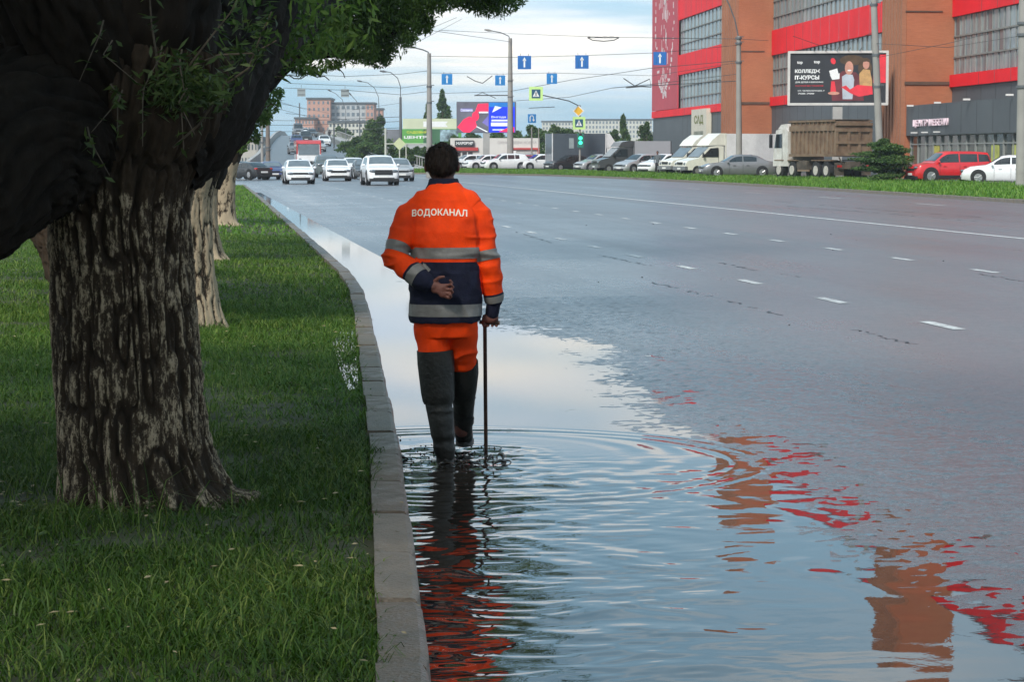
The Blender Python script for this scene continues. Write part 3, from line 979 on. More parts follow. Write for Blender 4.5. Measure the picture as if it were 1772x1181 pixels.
bark_tube('limb', [P4(330, 240, Y2, .28), P4(230, 120, Y2 - .3, .25), P4(90, 20, Y2 - .5, .2), P4(-40, -120, Y2 - .8, .12)], w2, 40, 32, 0.014, seed=28)
def px_clumps(spec, Y, dY, per):
    out = []
    for px, py, rx, ry in spec:
        p = at(px, py, Y + random.uniform(-dY, dY))
        s = p.y / F_PX
        out.append(((p.x, p.y, p.z), (rx * s, (rx + ry) / 2 * s * 1.2, ry * s), per * rx * ry / 900))
    return out
cl = []
for k in range(44):
    a, r = random.uniform(0, 6.283), math.sqrt(random.uniform(0, 1)) * 4.6
    cl.append(((T2.x - .5 + r * math.cos(a) * .8, T2.y + r * math.sin(a), 4.2 + random.uniform(0, 3.2) * (1 - (r / 6.5) ** 2)), (1.2, 1.2, .8), 900))
for k in range(50):                          # dark leafage that closes the view between limbs
    px, py = random.uniform(-40, 310), random.uniform(-60, 290)
    p = at(px, py, Y2 + random.uniform(.4, 4))
    cl.append(((p.x, p.y, p.z), (.45, .6, .4), 900))
C_, tn = clump_points(cl)
link('crown', leaf_mesh('crown', C_, .12, .035, 0.5, .15, tn), LEAF, w2, kind='stuff')

# ------------------------------------------------------------------ the willow whose long limb hangs over the road
Y5 = 34.5
w5 = tree_root('willow with long leafy limb hanging over the road, trunk hidden by the second willow', T2)
bark_tube('trunk', [P4(352, 455, Y5, .36), P4(350, 430, Y5, .27), P4(346, 350, Y5, .25), P4(350, 290, Y5, .30), P4(358, 240, Y5, .36)], w5, 70, 60, 0.014, 1.5, 0.60, 51, 0.08, 20)
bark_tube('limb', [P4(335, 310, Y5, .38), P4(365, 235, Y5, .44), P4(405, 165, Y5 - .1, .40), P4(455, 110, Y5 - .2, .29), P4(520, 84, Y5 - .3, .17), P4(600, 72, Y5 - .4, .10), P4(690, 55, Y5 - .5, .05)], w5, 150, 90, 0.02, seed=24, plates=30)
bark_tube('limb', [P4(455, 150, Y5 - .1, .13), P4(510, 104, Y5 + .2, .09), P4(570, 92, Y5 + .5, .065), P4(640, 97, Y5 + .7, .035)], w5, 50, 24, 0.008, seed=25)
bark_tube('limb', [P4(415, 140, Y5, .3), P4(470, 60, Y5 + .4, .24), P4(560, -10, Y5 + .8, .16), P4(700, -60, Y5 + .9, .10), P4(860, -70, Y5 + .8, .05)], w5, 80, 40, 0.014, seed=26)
for pts in ([(465, 130), (482, 133), (500, 130), (516, 131), (535, 125), (550, 119), (565, 108), (585, 98)], [(500, 130), (509, 135), (521, 136), (534, 128), (546, 116)], [(560, 102), (573, 108), (586, 117), (594, 126), (597, 134)], [(438, 192), (450, 186), (462, 184), (470, 180), (478, 187)], [(530, 126), (548, 134), (562, 131), (570, 138)]):
    MB().tube([at(a, b + random.uniform(-1, 1), Y5 - .5) for a, b in pts], [.009, .009, .008, .007, .006, .005, .004, .003][:len(pts)], 5).build('twig', BARK, w5, 60)
edge = [(520, 120, 20, 10), (545, 122, 22, 9), (575, 112, 20, 10), (545, 55, 45, 30), (585, 60, 40, 32), (620, 75, 42, 34), (650, 85, 36, 30), (668, 60, 40, 42), (690, 35, 42, 42), (722, 22, 34, 34), (600, 25, 55, 40), (560, 10, 60, 45), (640, 20, 60, 45), (700, -10, 60, 40), (752, 0, 42, 26), (780, -12, 48, 26), (812, -6, 36, 28), (842, 4, 34, 26), (868, 2, 32, 26), (888, -8, 26, 20), (800, -40, 80, 35), (860, -45, 60, 30), (510, 45, 45, 35), (470, 30, 60, 45), (420, 20, 60, 50), (640, -50, 90, 50), (540, -50, 100, 50), (440, -40, 90, 50), (655, 102, 24, 14), (600, 95, 26, 12), (735, 42, 18, 16), (705, 66, 16, 18)]
cl = px_clumps(edge, Y5 - .3, .8, 1250)
C_, tn = clump_points(cl, 0.15)
link('crown', leaf_mesh('crown', C_, .088, .022, 0.75, .15, tn), LEAF, w5, kind='stuff')
cl = []
for k in range(80):
    cl.append(((random.uniform(-7.5, -.1), Y5 + random.uniform(-3, 3), random.uniform(4.6, 9.5)), (1.1, 1.3, .9), 900))
C_, tn = clump_points(cl)
link('crown', leaf_mesh('crown', C_, .16, .05, 0.5, .15, tn), LEAF, w5, kind='stuff')

# ------------------------------------------------------------------ willows farther along, and one leaning on the left
T3 = gnd(388, 388, 0.14)
Y3 = T3.y
w3 = tree_root('third willow, slim whitewashed trunk farthest along the kerb', T3)
bark_tube('trunk', [P4(389, 393, Y3, .36), P4(388, 380, Y3, .26), P4(386, 330, Y3, .25), P4(388, 295, Y3, .27), P4(396, 255, Y3, .33), P4(412, 215, Y3, .30), P4(430, 180, Y3, .2), P4(440, 140, Y3, .1)], w3, 90, 60, 0.014, 1.5, 0.60, 31, 0.08, 20)
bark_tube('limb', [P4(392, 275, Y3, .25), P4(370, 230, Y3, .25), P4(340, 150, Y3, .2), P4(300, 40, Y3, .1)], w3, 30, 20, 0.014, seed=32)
cl = px_clumps([(455, 205, 18, 16), (470, 178, 18, 18), (480, 160, 12, 12), (440, 235, 14, 14), (445, 190, 30, 30), (420, 150, 50, 40), (440, 110, 55, 40), (380, 130, 60, 60), (330, 150, 70, 70), (280, 120, 80, 80), (360, 60, 100, 60), (200, 140, 90, 80), (120, 160, 90, 70), (420, 250, 12, 14)], Y3 + .5, .8, 700)
C_, tn = clump_points(cl, 0.1)
link('crown', leaf_mesh('crown', C_, .15, .05, 0.6, .15, tn), LEAF, w3, kind='stuff')

T4 = gnd(66, 470, 0.2)
Y4 = 28.0
w4 = tree_root('slanting bare willow trunk low behind the front willow, at far left', T4, None)
bark_tube('trunk', [P4(128, 490, Y4, .30), P4(105, 430, Y4, .24), P4(78, 385, Y4, .22), P4(52, 350, Y4, .24), P4(20, 300, Y4, .26), P4(-10, 240, Y4, .28)], w4, 110, 90, 0.022, seed=41, plates=34)
C_, tn = clump_points([((at(-60 + 26 * k, 150 + 12 * (k % 4), Y4).x, Y4, at(0, 160 + 20 * (k % 5), Y4).z), (.9, .9, .7), 800) for k in range(9)])
link('crown', leaf_mesh('crown', C_, .16, .05, 0.5, .15, tn), LEAF, w4, kind='stuff')
# ------------------------------------------------------------------ the walker
from mathutils.bvhtree import BVHTree
def fuse(mb, voxel=0.006, it=4, fac=0.5, name='body'):
    me = mb.mesh('tmp')
    o = bpy.data.objects.new('tmp', me)
    COL.objects.link(o)
    r = o.modifiers.new('r', 'REMESH'); r.mode = 'VOXEL'; r.voxel_size = voxel; r.use_smooth_shade = True
    if it:
        s = o.modifiers.new('s', 'SMOOTH'); s.iterations = it; s.factor = fac
    dg = bpy.context.evaluated_depsgraph_get()
    out = bpy.data.meshes.new_from_object(o.evaluated_get(dg))
    out.name = name
    bpy.data.objects.remove(o)
    out.polygons.foreach_set('use_smooth', np.ones(len(out.polygons), bool))
    return out
def chain(mb, pts, rads, n=14):
    mb.tube(pts, rads, n)
    for p, r in zip(pts, rads):
        mb.ell(p, (r, r, r), n, 8)
def loft(mb, rings, n=28, pw=2.5):
    V, F_ = [], []
    for cx, cy, z, rx, ry in rings:
        for k in range(n):
            a = 2 * math.pi * k / n
            c, s = math.cos(a), math.sin(a)
            V.append((cx + rx * math.copysign(abs(c) ** (2 / pw), c), cy + ry * math.copysign(abs(s) ** (2 / pw), s), z))
    for i in range(len(rings) - 1):
        for k in range(n):
            F_.append((i * n + k, i * n + (k + 1) % n, (i + 1) * n + (k + 1) % n, (i + 1) * n + k))
    F_.append(tuple(range(n - 1, -1, -1)))
    F_.append(tuple((len(rings) - 1) * n + k for k in range(n)))
    mb.add(V, F_)
def verts(me):
    a = np.empty(len(me.vertices) * 3, np.float32); me.vertices.foreach_get('co', a); return a.reshape(-1, 3).astype(float)
def normals(me):
    a = np.empty(len(me.vertices) * 3, np.float32); me.vertices.foreach_get('normal', a); return a.reshape(-1, 3).astype(float)
def put(me, V):
    me.vertices.foreach_set('co', np.asarray(V, np.float32).ravel()); me.update()
def seg_d(P, a, b):
    a, b = np.asarray(a, float), np.asarray(b, float)
    t = np.clip(((P - a) @ (b - a)) / ((b - a) @ (b - a)), 0, 1)
    return np.linalg.norm(P - (a + t[:, None] * (b - a)), axis=1), t

ORANGE = pm('hi_vis_orange', (0.92, 0.060, 0.001), 0.75, 0.07, 14, 0.25, 180, spec=0.2, dirt=(0.50, 0.030, 0.004), dscale=4.5, damt=0.6)
NAVY = pm('navy_cloth', (0.008, 0.010, 0.026), 0.85, 0.3, 20, 0.25, 180, spec=0.25)
REFL = pm('reflective_tape', (0.17, 0.165, 0.155), 0.5, 0.12, 30, 0.15, 90, spec=0.5)
RUBBER = pm('boot_rubber', (0.011, 0.012, 0.011), 0.45, 0.35, 8, 0.3, 40, rvar=0.12, spec=.3, dirt=(0.030, 0.028, 0.024), dscale=6, damt=0.6)
SKIN = pm('skin', (0.15, 0.060, 0.046), 0.55, 0.15, 18, 0.2, 120, spec=0.35)
HAIR = pm('dark_hair', (0.013, 0.0075, 0.005), 0.6, 0.5, 60, 0.5, 90, spec=.2, stretch=(1, 1, .2))
LETTER = pm('print_cream', (0.80, 0.72, 0.60), 0.6, 0.08, 30)
STEEL = pm('rusty_steel', (0.075, 0.042, 0.030), 0.55, 0.4, 25, 0.4, 90, metal=0.3)

PY = 12.60
PS = PY / F_PX
def L2(px, py, y=0.0):
    return Vector(((px - 772) * PS, y, (815 - py) * PS))
ground_z = EYE - (815 - HOR) * PS + .032
worker = thing('person', 'walking person in orange and navy work clothes and black rubber boots seen from behind', 'person', (at(772, 600, PY).x, PY, ground_z), 0)

# joints
LS, LE, LW = Vector((-.186, .0, 1.322)), Vector((-.264, -.085, 1.112)), Vector((-.105, -.185, .985))
RS, RE, RW = Vector((.170, .0, 1.318)), Vector((.214, -.015, 1.115)), Vector((.256, .03, .868))
RH = Vector((.236, .055, .775))
# --- body: one continuous surface, most of it inside the clothes
b = MB()
loft(b, [(0, 0, .72, .14, .10), (0, 0, .95, .14, .10), (0, 0, 1.2, .15, .10), (0, .01, 1.38, .13, .085), (-.008, .015, 1.45, .062, .062), (-.012, .02, 1.53, .056, .06)])
chain(b, [LS, LE, LW], [.05, .043, .030])
chain(b, [RS, RE, RW], [.05, .042, .030])
chain(b, [L2(745, 575), L2(752, 662, .02), L2(765, 780)], [.075, .055, .042])
chain(b, [L2(803, 575), L2(800, 655, .16), L2(797, 770, .36)], [.075, .055, .042])
b.ell((-.021, .035, 1.598), (.078, .097, .106), 20, 14)
b.ell((-.021, .075, 1.545), (.058, .065, .062), 16, 10)          # jaw
b.ell((-.021, .14, 1.585), (.014, .022, .024), 10, 8)            # nose
b.ell((-.021, .133, 1.548), (.026, .012, .008), 10, 6)           # lips
for sx in (-1, 1):
    b.ell((-.021 + sx * .084, .03, 1.588), (.012, .022, .033), 10, 8)   # ears
    b.ell((-.021 + sx * .033, .118, 1.606), (.016, .014, .012), 10, 8)  # brow and eye
# left hand: open behind the back, palm to the viewer, fingers curling
chain(b, [LW, LW + Vector((.045, -.018, -.022))], [.028, .026])
pal = [LW + Vector(v) for v in ((.055, -.022, -.012), (.055, -.022, -.040), (.095, -.030, -.030), (.095, -.030, -.062))]
for p in (pal[0].lerp(pal[2], .0), pal[1], pal[2], pal[3], (pal[0] + pal[3]) / 2):
    b.ell(p, (.024, .014, .022), 12, 8)
b.tube([pal[0], pal[2]], .016, 10); b.tube([pal[1], pal[3]], .016, 10); b.tube([(pal[0] + pal[1]) / 2, (pal[2] + pal[3]) / 2], .017, 10)
for i, ln in enumerate((.92, 1.05, 1.0, .8)):
    f0 = pal[2].lerp(pal[3], i / 3) + Vector((.010, 0, .012 - .008 * i))
    d1 = Vector((.030, -.010, .004 - .006 * i)) * ln
    f1 = f0 + d1
    f2 = f1 + Vector((.012, -.022, .012)) * ln
    f3 = f2 + Vector((-.010, -.014, .014)) * ln
    chain(b, [f0, f1, f2, f3], [.0092, .0085, .0080, .0072], 10)
chain(b, [pal[0] + Vector((-.005, 0, .014)), pal[0] + Vector((.022, -.020, .036)), pal[0] + Vector((.045, -.026, .040))], [.011, .0095, .008], 10)
# right hand: closed round the handle of the rod
HB = L2(849, 569, .055)
chain(b, [RW, RW.lerp(HB, .75) + Vector((0, -.005, .005))], [.030, .027])
b.ell(HB + Vector((-.002, -.014, .022)), (.043, .022, .030), 14, 10)
for i, ln in enumerate((.95, 1.05, 1.0, .82)):
    x0 = HB.x + .034 - .023 * i
    pts = [Vector((x0, HB.y - .004, HB.z + .030)), Vector((x0, HB.y + .024 * ln, HB.z + .014)), Vector((x0, HB.y + .022 * ln, HB.z - .016)), Vector((x0 - .002, HB.y - .008, HB.z - .021))]
    chain(b, pts, [.0098, .0092, .0088, .0078], 10)
chain(b, [HB + Vector((-.036, -.016, .018)), HB + Vector((-.040, -.006, -.008)), HB + Vector((-.022, -.002, -.022))], [.0115, .0098, .0082], 10)
body = link('body', fuse(b, 0.0042, 2, .4, 'body'), SKIN, worker)
# eyes, set into the face
for sx in (-1, 1):
    MB().ell((-.021 + sx * .033, .1265, 1.605), (.011, .007, .006), 10, 6).build('eye', pm('eye_white', (.7, .68, .64), .3, .05, 30), body, 60)
# --- hair
h = MB()
h.ell((-.021, .022, 1.614), (.088, .102, .094), 24, 16)
h.ell((-.021, -.022, 1.598), (.074, .066, .068), 20, 12)
h.ell((-.021, .085, 1.665), (.070, .055, .042), 16, 10)
hm = fuse(h, .005, 3, .5, 'hair')
V = verts(hm); Nn = normals(hm)
V += Nn * (0.006 * vn(V[:, 0] * 60, V[:, 1] * 60, V[:, 2] * 18, 5) + 0.004 * vn(V[:, 0] * 140, V[:, 1] * 140, V[:, 2] * 40, 6))[:, None]
V[:, 2] += 0.010 * np.clip((V[:, 2] - 1.68) / .02, 0, 1) * vn(V[:, 0] * 45, V[:, 1] * 45, 0, 9)
put(hm, V)
bmh = bmesh.new(); bmh.from_mesh(hm)
bmesh.ops.delete(bmh, geom=[v for v in bmh.verts if (v.co.y > .085 and v.co.z < 1.650) or (v.co.y > .02 and v.co.z < 1.600) or (v.co.y > -.02 and v.co.z < 1.565)], context='VERTS')
bmh.to_mesh(hm); bmh.free()
hair = link('hair', hm, HAIR, worker)
Vh, Nh = verts(hm), normals(hm)
pick = RNG.integers(0, len(Vh), 5200)
Ph, Nq = Vh[pick], Nh[pick]
down = np.array([0, -.35, -1.0]) + RNG.normal(0, .45, (len(Ph), 3))
Tn = down - (down * Nq).sum(1)[:, None] * Nq
Tn /= np.linalg.norm(Tn, axis=1)[:, None] + 1e-9
Sd = np.cross(Tn, Nq); Sd /= np.linalg.norm(Sd, axis=1)[:, None] + 1e-9
ln_ = RNG.uniform(.008, .024, len(Ph))[:, None]; wd_ = .0011
tip = Ph + Tn * ln_ + Nq * RNG.uniform(.0, .010, len(Ph))[:, None]
Vs = np.stack([Ph - Sd * wd_, Ph + Sd * wd_, tip + Sd * wd_ * .3, tip - Sd * wd_ * .3], 1)
link('hair_strands', np_mesh('hair_strands', Vs, np.arange(4 * len(Ph)).reshape(-1, 4)), HAIR, hair, kind='stuff')

# --- jacket
j = MB()
loft(j, [(.000, .0, .765, .186, .138), (.000, .0, .80, .190, .140), (-.002, -.004, .93, .190, .142), (-.002, -.006, 1.085, .183, .138), (-.002, -.008, 1.245, .192, .140), (-.006, -.006, 1.335, .185, .124), (-.008, .0, 1.405, .145, .102), (-.008, .008, 1.462, .098, .085), (-.010, .012, 1.495, .073, .075)], 36)
for S_, q in ((LS, -1), (RS, 1)):
    chain(j, [Vector((q * .035 - .008, .004, 1.430)), Vector((q * .11, .0, 1.385)), S_ + Vector((0, 0, -.008))], [.060, .074, .078], 18)
chain(j, [LS, LS.lerp(LE, .5) + Vector((-.004, 0, 0)), LE, LE.lerp(LW, .5) + Vector((0, -.004, -.004)), LW], [.078, .074, .068, .062, .050], 18)
chain(j, [RS, RS.lerp(RE, .5), RE, RE.lerp(RW, .5) + Vector((.004, 0, 0)), RW + Vector((0, 0, .012))], [.076, .070, .062, .056, .047], 18)
jm = fuse(j, .0058, 5, .5, 'jacket')
V = verts(jm); Nn = normals(jm)
arm_l = np.minimum(seg_d(V, LS, LE)[0], seg_d(V, LE, LW)[0] + .004)
arm_r = np.minimum(seg_d(V, RS, RE)[0], seg_d(V, RE, RW)[0])
# creases: across the elbows, hanging from the shoulder blades, pulled toward the bent arm
tors = (np.minimum(arm_l, arm_r) > .095).astype(float)
fold = 1 - np.abs(vn(V[:, 0] * 9 + V[:, 2] * 5.5, V[:, 1] * 4, V[:, 2] * 2.6, 14)) * 2
fold2 = 1 - np.abs(vn(V[:, 0] * 6, V[:, 1] * 8, V[:, 2] * 21, 15)) * 2
el = np.exp(-(np.linalg.norm(V - np.array(LE), axis=1) / .13) ** 2) + np.exp(-(np.linalg.norm(V - np.array(RE), axis=1) / .14) ** 2)
V += Nn * (.0095 * np.clip(fold, -.3, 1) * (0.4 + .6 * tors) + .0105 * np.clip(fold2, -.2, 1) * np.clip(el + .25, 0, 1))[:, None]
V += Nn * (.003 * vn(V[:, 0] * 32, V[:, 1] * 32, V[:, 2] * 22, 16))[:, None]
put(jm, V)
bj = bmesh.new(); bj.from_mesh(jm)
ZSPLIT = (815 - 462) * PS
fl = (LW - LE).normalized()
rl = (RW - RE).normalized()
CUF_L, CUF_R = LE + fl * .128, RE + rl * .208
for co, no in (((0, 0, ZSPLIT), (0, 0, 1)), (tuple(CUF_L), tuple(fl)), (tuple(CUF_R), tuple(rl))):
    bmesh.ops.bisect_plane(bj, geom=bj.verts[:] + bj.edges[:] + bj.faces[:], dist=1e-5, plane_co=co, plane_no=no)
bmesh.ops.delete(bj, geom=[f for f in bj.faces if f.calc_center_median().z < .772 and abs(f.normal.z) > .85], context='FACES')
def arm_of(c):
    p = np.array([tuple(c)])
    dl = min(seg_d(p, LS, LE)[0][0] - .078, seg_d(p, LE, LW)[0][0] - .066)
    dr = min(seg_d(p, RS, RE)[0][0] - .076, seg_d(p, RE, RW)[0][0] - .070)
    if min(dl, dr) > .008: return ''
    return 'l' if dl < dr else 'r'
for f in bj.faces:
    c = f.calc_center_median()
    side = arm_of(c)
    if side == 'l':
        f.material_index = 1 if (c - CUF_L).dot(fl) > 0 and seg_d(np.array([tuple(c)]), LE, LW)[1][0] > .3 else 0
    elif side == 'r':
        f.material_index = 1 if (c - CUF_R).dot(rl) > 0 and c.z < 1.0 else 0
    else:
        f.material_index = 1 if c.z < ZSPLIT else 0
bj.to_mesh(jm)
jacket = link('jacket', jm, [ORANGE, NAVY], worker)
def band(planes, keep, mat, name, off=.0028):
    bb = bj.copy()
    for co, no in planes:
        bmesh.ops.bisect_plane(bb, geom=bb.verts[:] + bb.edges[:] + bb.faces[:], dist=1e-5, plane_co=co, plane_no=no, clear_outer=True)
    bmesh.ops.delete(bb, geom=[f for f in bb.faces if not keep(f.calc_center_median())], context='FACES')
    bb.normal_update()
    for v in bb.verts: v.co += v.normal * off
    for f in bb.faces: f.material_index = 0; f.smooth = True
    me = bpy.data.meshes.new(name); bb.to_mesh(me); bb.free()
    return link(name, me, mat, jacket)
def zb(py): return (815 - py) * PS
Zu = Vector((0, 0, 1))
band([((0, 0, zb(437)), (0, 0, 1)), ((0, 0, zb(456)), (0, 0, -1))], lambda c: arm_of(c) == '', REFL, 'reflective_stripe')
band([((0, 0, zb(535)), (0, 0, 1)), ((0, 0, zb(556)), (0, 0, -1))], lambda c: arm_of(c) == '', REFL, 'reflective_stripe')
band([((0, 0, zb(432)), (.15, 0, 1)), ((0, 0, zb(449)), (-.15, 0, -1))], lambda c: arm_of(c) == 'l' and c.x < -.17, REFL, 'reflective_stripe') if False else None
ul = (LE - LS).normalized(); ur = (RE - RS).normalized()
A0, A1 = LS + ul * .172, LS + ul * .226
band([(tuple(A0), tuple(-ul)), (tuple(A1), tuple(ul))], lambda c: arm_of(c) == 'l' and seg_d(np.array([tuple(c)]), LS, LE)[0][0] < .105, REFL, 'reflective_stripe')
A0, A1 = RS + ur * .182, RS + ur * .234
band([(tuple(A0), tuple(-ur)), (tuple(A1), tuple(ur))], lambda c: arm_of(c) == 'r', REFL, 'reflective_stripe')
band([(tuple(LE + fl * .142), tuple(-fl)), (tuple(LE + fl * .192), tuple(fl))], lambda c: arm_of(c) == 'l' and seg_d(np.array([tuple(c)]), LE, LW)[0][0] < .085 and seg_d(np.array([tuple(c)]), LE, LW)[1][0] > .4, REFL, 'reflective_stripe')
band([(tuple(RE + rl * .218), tuple(-rl)), (tuple(RE + rl * .256), tuple(rl))], lambda c: arm_of(c) == 'r' and c.z < 1.0, REFL, 'reflective_stripe')
bj.free()
# collar and dark under-cuffs
c_ = MB()
n = 28
for i, (z, rx, ry, dx) in enumerate(((1.470, .092, .090, 0), (1.500, .082, .084, 0), (1.528, .078, .082, 0))):
    pass
loft(c_, [(-.010, .010, 1.468, .100, .090), (-.011, .012, 1.495, .084, .083), (-.012, .014, 1.524, .077, .080)], 28, 2.2)
link('collar', fuse(c_, .006, 2, .5, 'collar'), NAVY, jacket)
c_ = MB(); chain(c_, [RW + Vector((0, 0, .01)), RW.lerp(HB, .58)], [.040, .037], 16); link('cuff', fuse(c_, .006, 2, .5, 'cuff'), NAVY, jacket)
c_ = MB(); chain(c_, [LW - fl * .02, LW + Vector((.026, -.010, -.014))], [.042, .036], 16); link('cuff', fuse(c_, .006, 2, .5, 'cuff'), NAVY, jacket)
# lettering across the shoulders, laid on the cloth
def text_mesh(s, size=1.0, space=1.0, bold=0.0, ex=0.0):
    cu = bpy.data.curves.new('t', 'FONT')
    cu.body = s; cu.size = size; cu.align_x = 'CENTER'; cu.align_y = 'CENTER'; cu.space_character = space; cu.offset = bold; cu.extrude = ex
    cu.resolution_u = 3
    o = bpy.data.objects.new('t', cu); COL.objects.link(o)
    me = bpy.data.meshes.new_from_object(o.evaluated_get(bpy.context.evaluated_depsgraph_get()))
    bpy.data.objects.remove(o)
    return me
tm = text_mesh('ВОДОКАНАЛ', 0.046, 1.05, 0.0012)
bt = bmesh.new(); bt.from_mesh(tm); bmesh.ops.triangulate(bt, faces=bt.faces); bmesh.ops.subdivide_edges(bt, edges=[e for e in bt.edges if e.calc_length() > .008], cuts=1); bt.to_mesh(tm); bt.free()
bvh = BVHTree.FromPolygons([v.co[:] for v in jm.vertices], [p.vertices[:] for p in jm.polygons])
V = verts(tm)
sc_ = .292 / (V[:, 0].max() - V[:, 0].min())
V[:, 0] *= sc_
for v in V:
    x, z = v[0] - .030 + .0, zb(377) + v[1] - .9 * v[0] ** 2 * .35
    hit = bvh.ray_cast(Vector((x, -1, z)), Vector((0, 1, 0)))
    v[:] = (x, (hit[0].y if hit[0] else -.13) - .0035, z)
put(tm, V)
link('lettering', tm, LETTER, jacket)

# --- trousers
t_ = MB()
loft(t_, [(0, .0, .86, .155, .115), (0, .0, .74, .162, .116), (0, .005, .68, .150, .105)], 28)
chain(t_, [L2(746, 578), L2(750, 616, .01), L2(754, 660, .022), L2(757, 700, .02)], [.092, .085, .068, .055], 20)
chain(t_, [L2(800, 578), L2(800, 622, .07), L2(800, 650, .13), L2(800, 664, .15)], [.088, .078, .064, .05], 20)
tmesh = fuse(t_, .006, 4, .5, 'trousers')
V = verts(tmesh); Nn = normals(tmesh)
fd = 1 - np.abs(vn(V[:, 0] * 9 - V[:, 2] * 9, V[:, 1] * 6, V[:, 2] * 11, 19)) * 2
V += Nn * (.0065 * np.clip(fd, -.3, 1))[:, None]
put(tmesh, V)
link('trousers', tmesh, ORANGE, worker)
# --- long rubber boots with their tops turned down
def boot(cuff, shaft, foot, fd_):
    m = MB()
    m.tube([p for p, r in cuff], [r for p, r in cuff], 24, False)
    inn = [(p - Vector((0, 0, .0)), r - .008) for p, r in cuff][::-1]
    V0 = len(m.v) - 24
    m.tube([p for p, r in inn], [r for p, r in inn], 24, False)
    k = len(cuff)
    for i in range(24):
        j2 = (i + 1) % 24
        m.f.append((V0 + i, V0 + j2, V0 + 24 + j2, V0 + 24 + i)); m.mi.append(0)
    b1 = m.build('boot', RUBBER, worker, 50)
    s = MB()
    chain(s, [p for p, r in shaft], [r for p, r in shaft], 20)
    f0, f1 = foot
    chain(s, [f0, f0.lerp(f1, .5) + Vector((0, 0, .008)), f1], [.050, .046, .040], 16)
    sm = fuse(s, .006, 3, .5, 'shaft')
    V = verts(sm)
    zmin = foot[0].z - .045
    V[:, 2] = np.maximum(V[:, 2], zmin)
    cr = np.clip((V[:, 2] - .05) / .1, 0, 1)
    V += normals(sm) * (.0045 * cr * (1 - 2 * np.abs(vn(V[:, 0] * 5, V[:, 1] * 5, V[:, 2] * 26, 22))))[:, None]
    put(sm, V)
    link('shaft', sm, RUBBER, b1)
    so = MB()
    d = (f1 - f0); d.z = 0; d.normalize(); pr = Vector((d.y, -d.x, 0))
    ol = []
    for t in np.linspace(0, 1, 18)[:-1]:
        a = 2 * math.pi * t
        l = .5 - .5 * math.cos(a)
        wv = math.sin(a) * .052 * (0.85 + .25 * l)
        q = f0 - d * .052 + d * ((f1 - f0).length + .10) * l + pr * wv
        ol.append((q.x, q.y))
    so.prism(ol, 'z', f0.z - .056, f0.z - .030)
    so.build('sole', RUBBER, b1, 40)
    return b1
boot([(L2(753, 617, .012), .099), (L2(754, 640, .014), .099), (L2(757, 690, .012), .090), (L2(758.5, 704, .012), .086), (L2(759, 709, .012), .080)],
     [(L2(755, 640, .01), .080), (L2(760, 712, .01), .072), (L2(765, 755, .0), .064), (L2(769, 792, -.002), .058)], (L2(771, 798, -.005), L2(769, 799, .20)), None)
boot([(L2(801, 640, .125), .080), (L2(801, 660, .15), .082), (L2(799, 694, .22), .076), (L2(798.5, 706, .24), .070)],
     [(L2(801, 650, .15), .068), (L2(801, 710, .24), .062), (L2(800, 748, .33), .055), (L2(799, 776, .40), .050)], (L2(800, 784, .42), L2(801, 788, .62)), None)

# --- the rod the walker probes the water with
rb = at(841, 788, 13.05)
hw = worker.location + HB
rod = thing('probing_rod', 'thin rusty steel rod with cross handle held by the walker', 'rod', (rb.x, rb.y, -0.03), 0)
o0 = Vector((rb.x, rb.y, -0.03))
top = Vector((at(839, 575, hw.y).x, hw.y + .005, hw.z - .004))
MB().tube([Vector((0, 0, 0)), top - o0], [.0105, .0105], 10).build('shaft', STEEL, rod, 60)
MB().tube([top - o0 + Vector((-.03, 0, .003)), top - o0 + Vector((.080, .0, -.002))], [.011, .011], 10).build('handle', STEEL, rod, 60)
# grit lying on the wet asphalt
gv = MB()
for k in range(16):
    u_, v_ = random.uniform(10, 55), random.uniform(4.0, 14)
    x_, y_ = xy(u_, v_); s = random.uniform(.004, .010) * (1 + u_ / 40)
    gv.ell((x_, y_, float(road_z(v_)) + s * .3), (s, s * random.uniform(.6, 1.2), s * .6), 6, 4)
o = gv.build('grit', pm('grit_stone', (.03, .028, .026), .7, .4, 30), None, 40, kind='stuff'); tag(o, 'dark scattered grit on the wet asphalt', 'grit')
# droplets and a thin sheet of water thrown up by the step
sv = MB()
for k in range(150):
    a = random.uniform(0, 6.28); r = random.gauss(.22, .12)
    c = FOOT1.lerp(FOOT2, random.random())
    s = random.uniform(.002, .006)
    sv.ell((c.x + math.cos(a) * r, c.y + math.sin(a) * r * 1.2, abs(random.gauss(.0, .03)) + .004), (s, s, s * random.uniform(.8, 1.6)), 6, 4)
for k in range(9):
    a0 = random.uniform(0, 6.28); r0 = random.uniform(.15, .3)
    c = FOOT1.lerp(FOOT2, .3)
    P = [(c.x + math.cos(a0 + t * .5) * (r0 + .05 * t), c.y + math.sin(a0 + t * .5) * (r0 + .05 * t), .004 + .028 * math.sin(math.pi * t) * random.uniform(.5, 1)) for t in np.linspace(0, 1, 7)]
    sv.tube(P, [.002, .006, .009, .010, .008, .005, .002], 6)
sp = sv.build('splash', WATER, None, 60, kind='stuff')
tag(sp, 'splashing droplets of dirty water round the walking boots', 'splash')
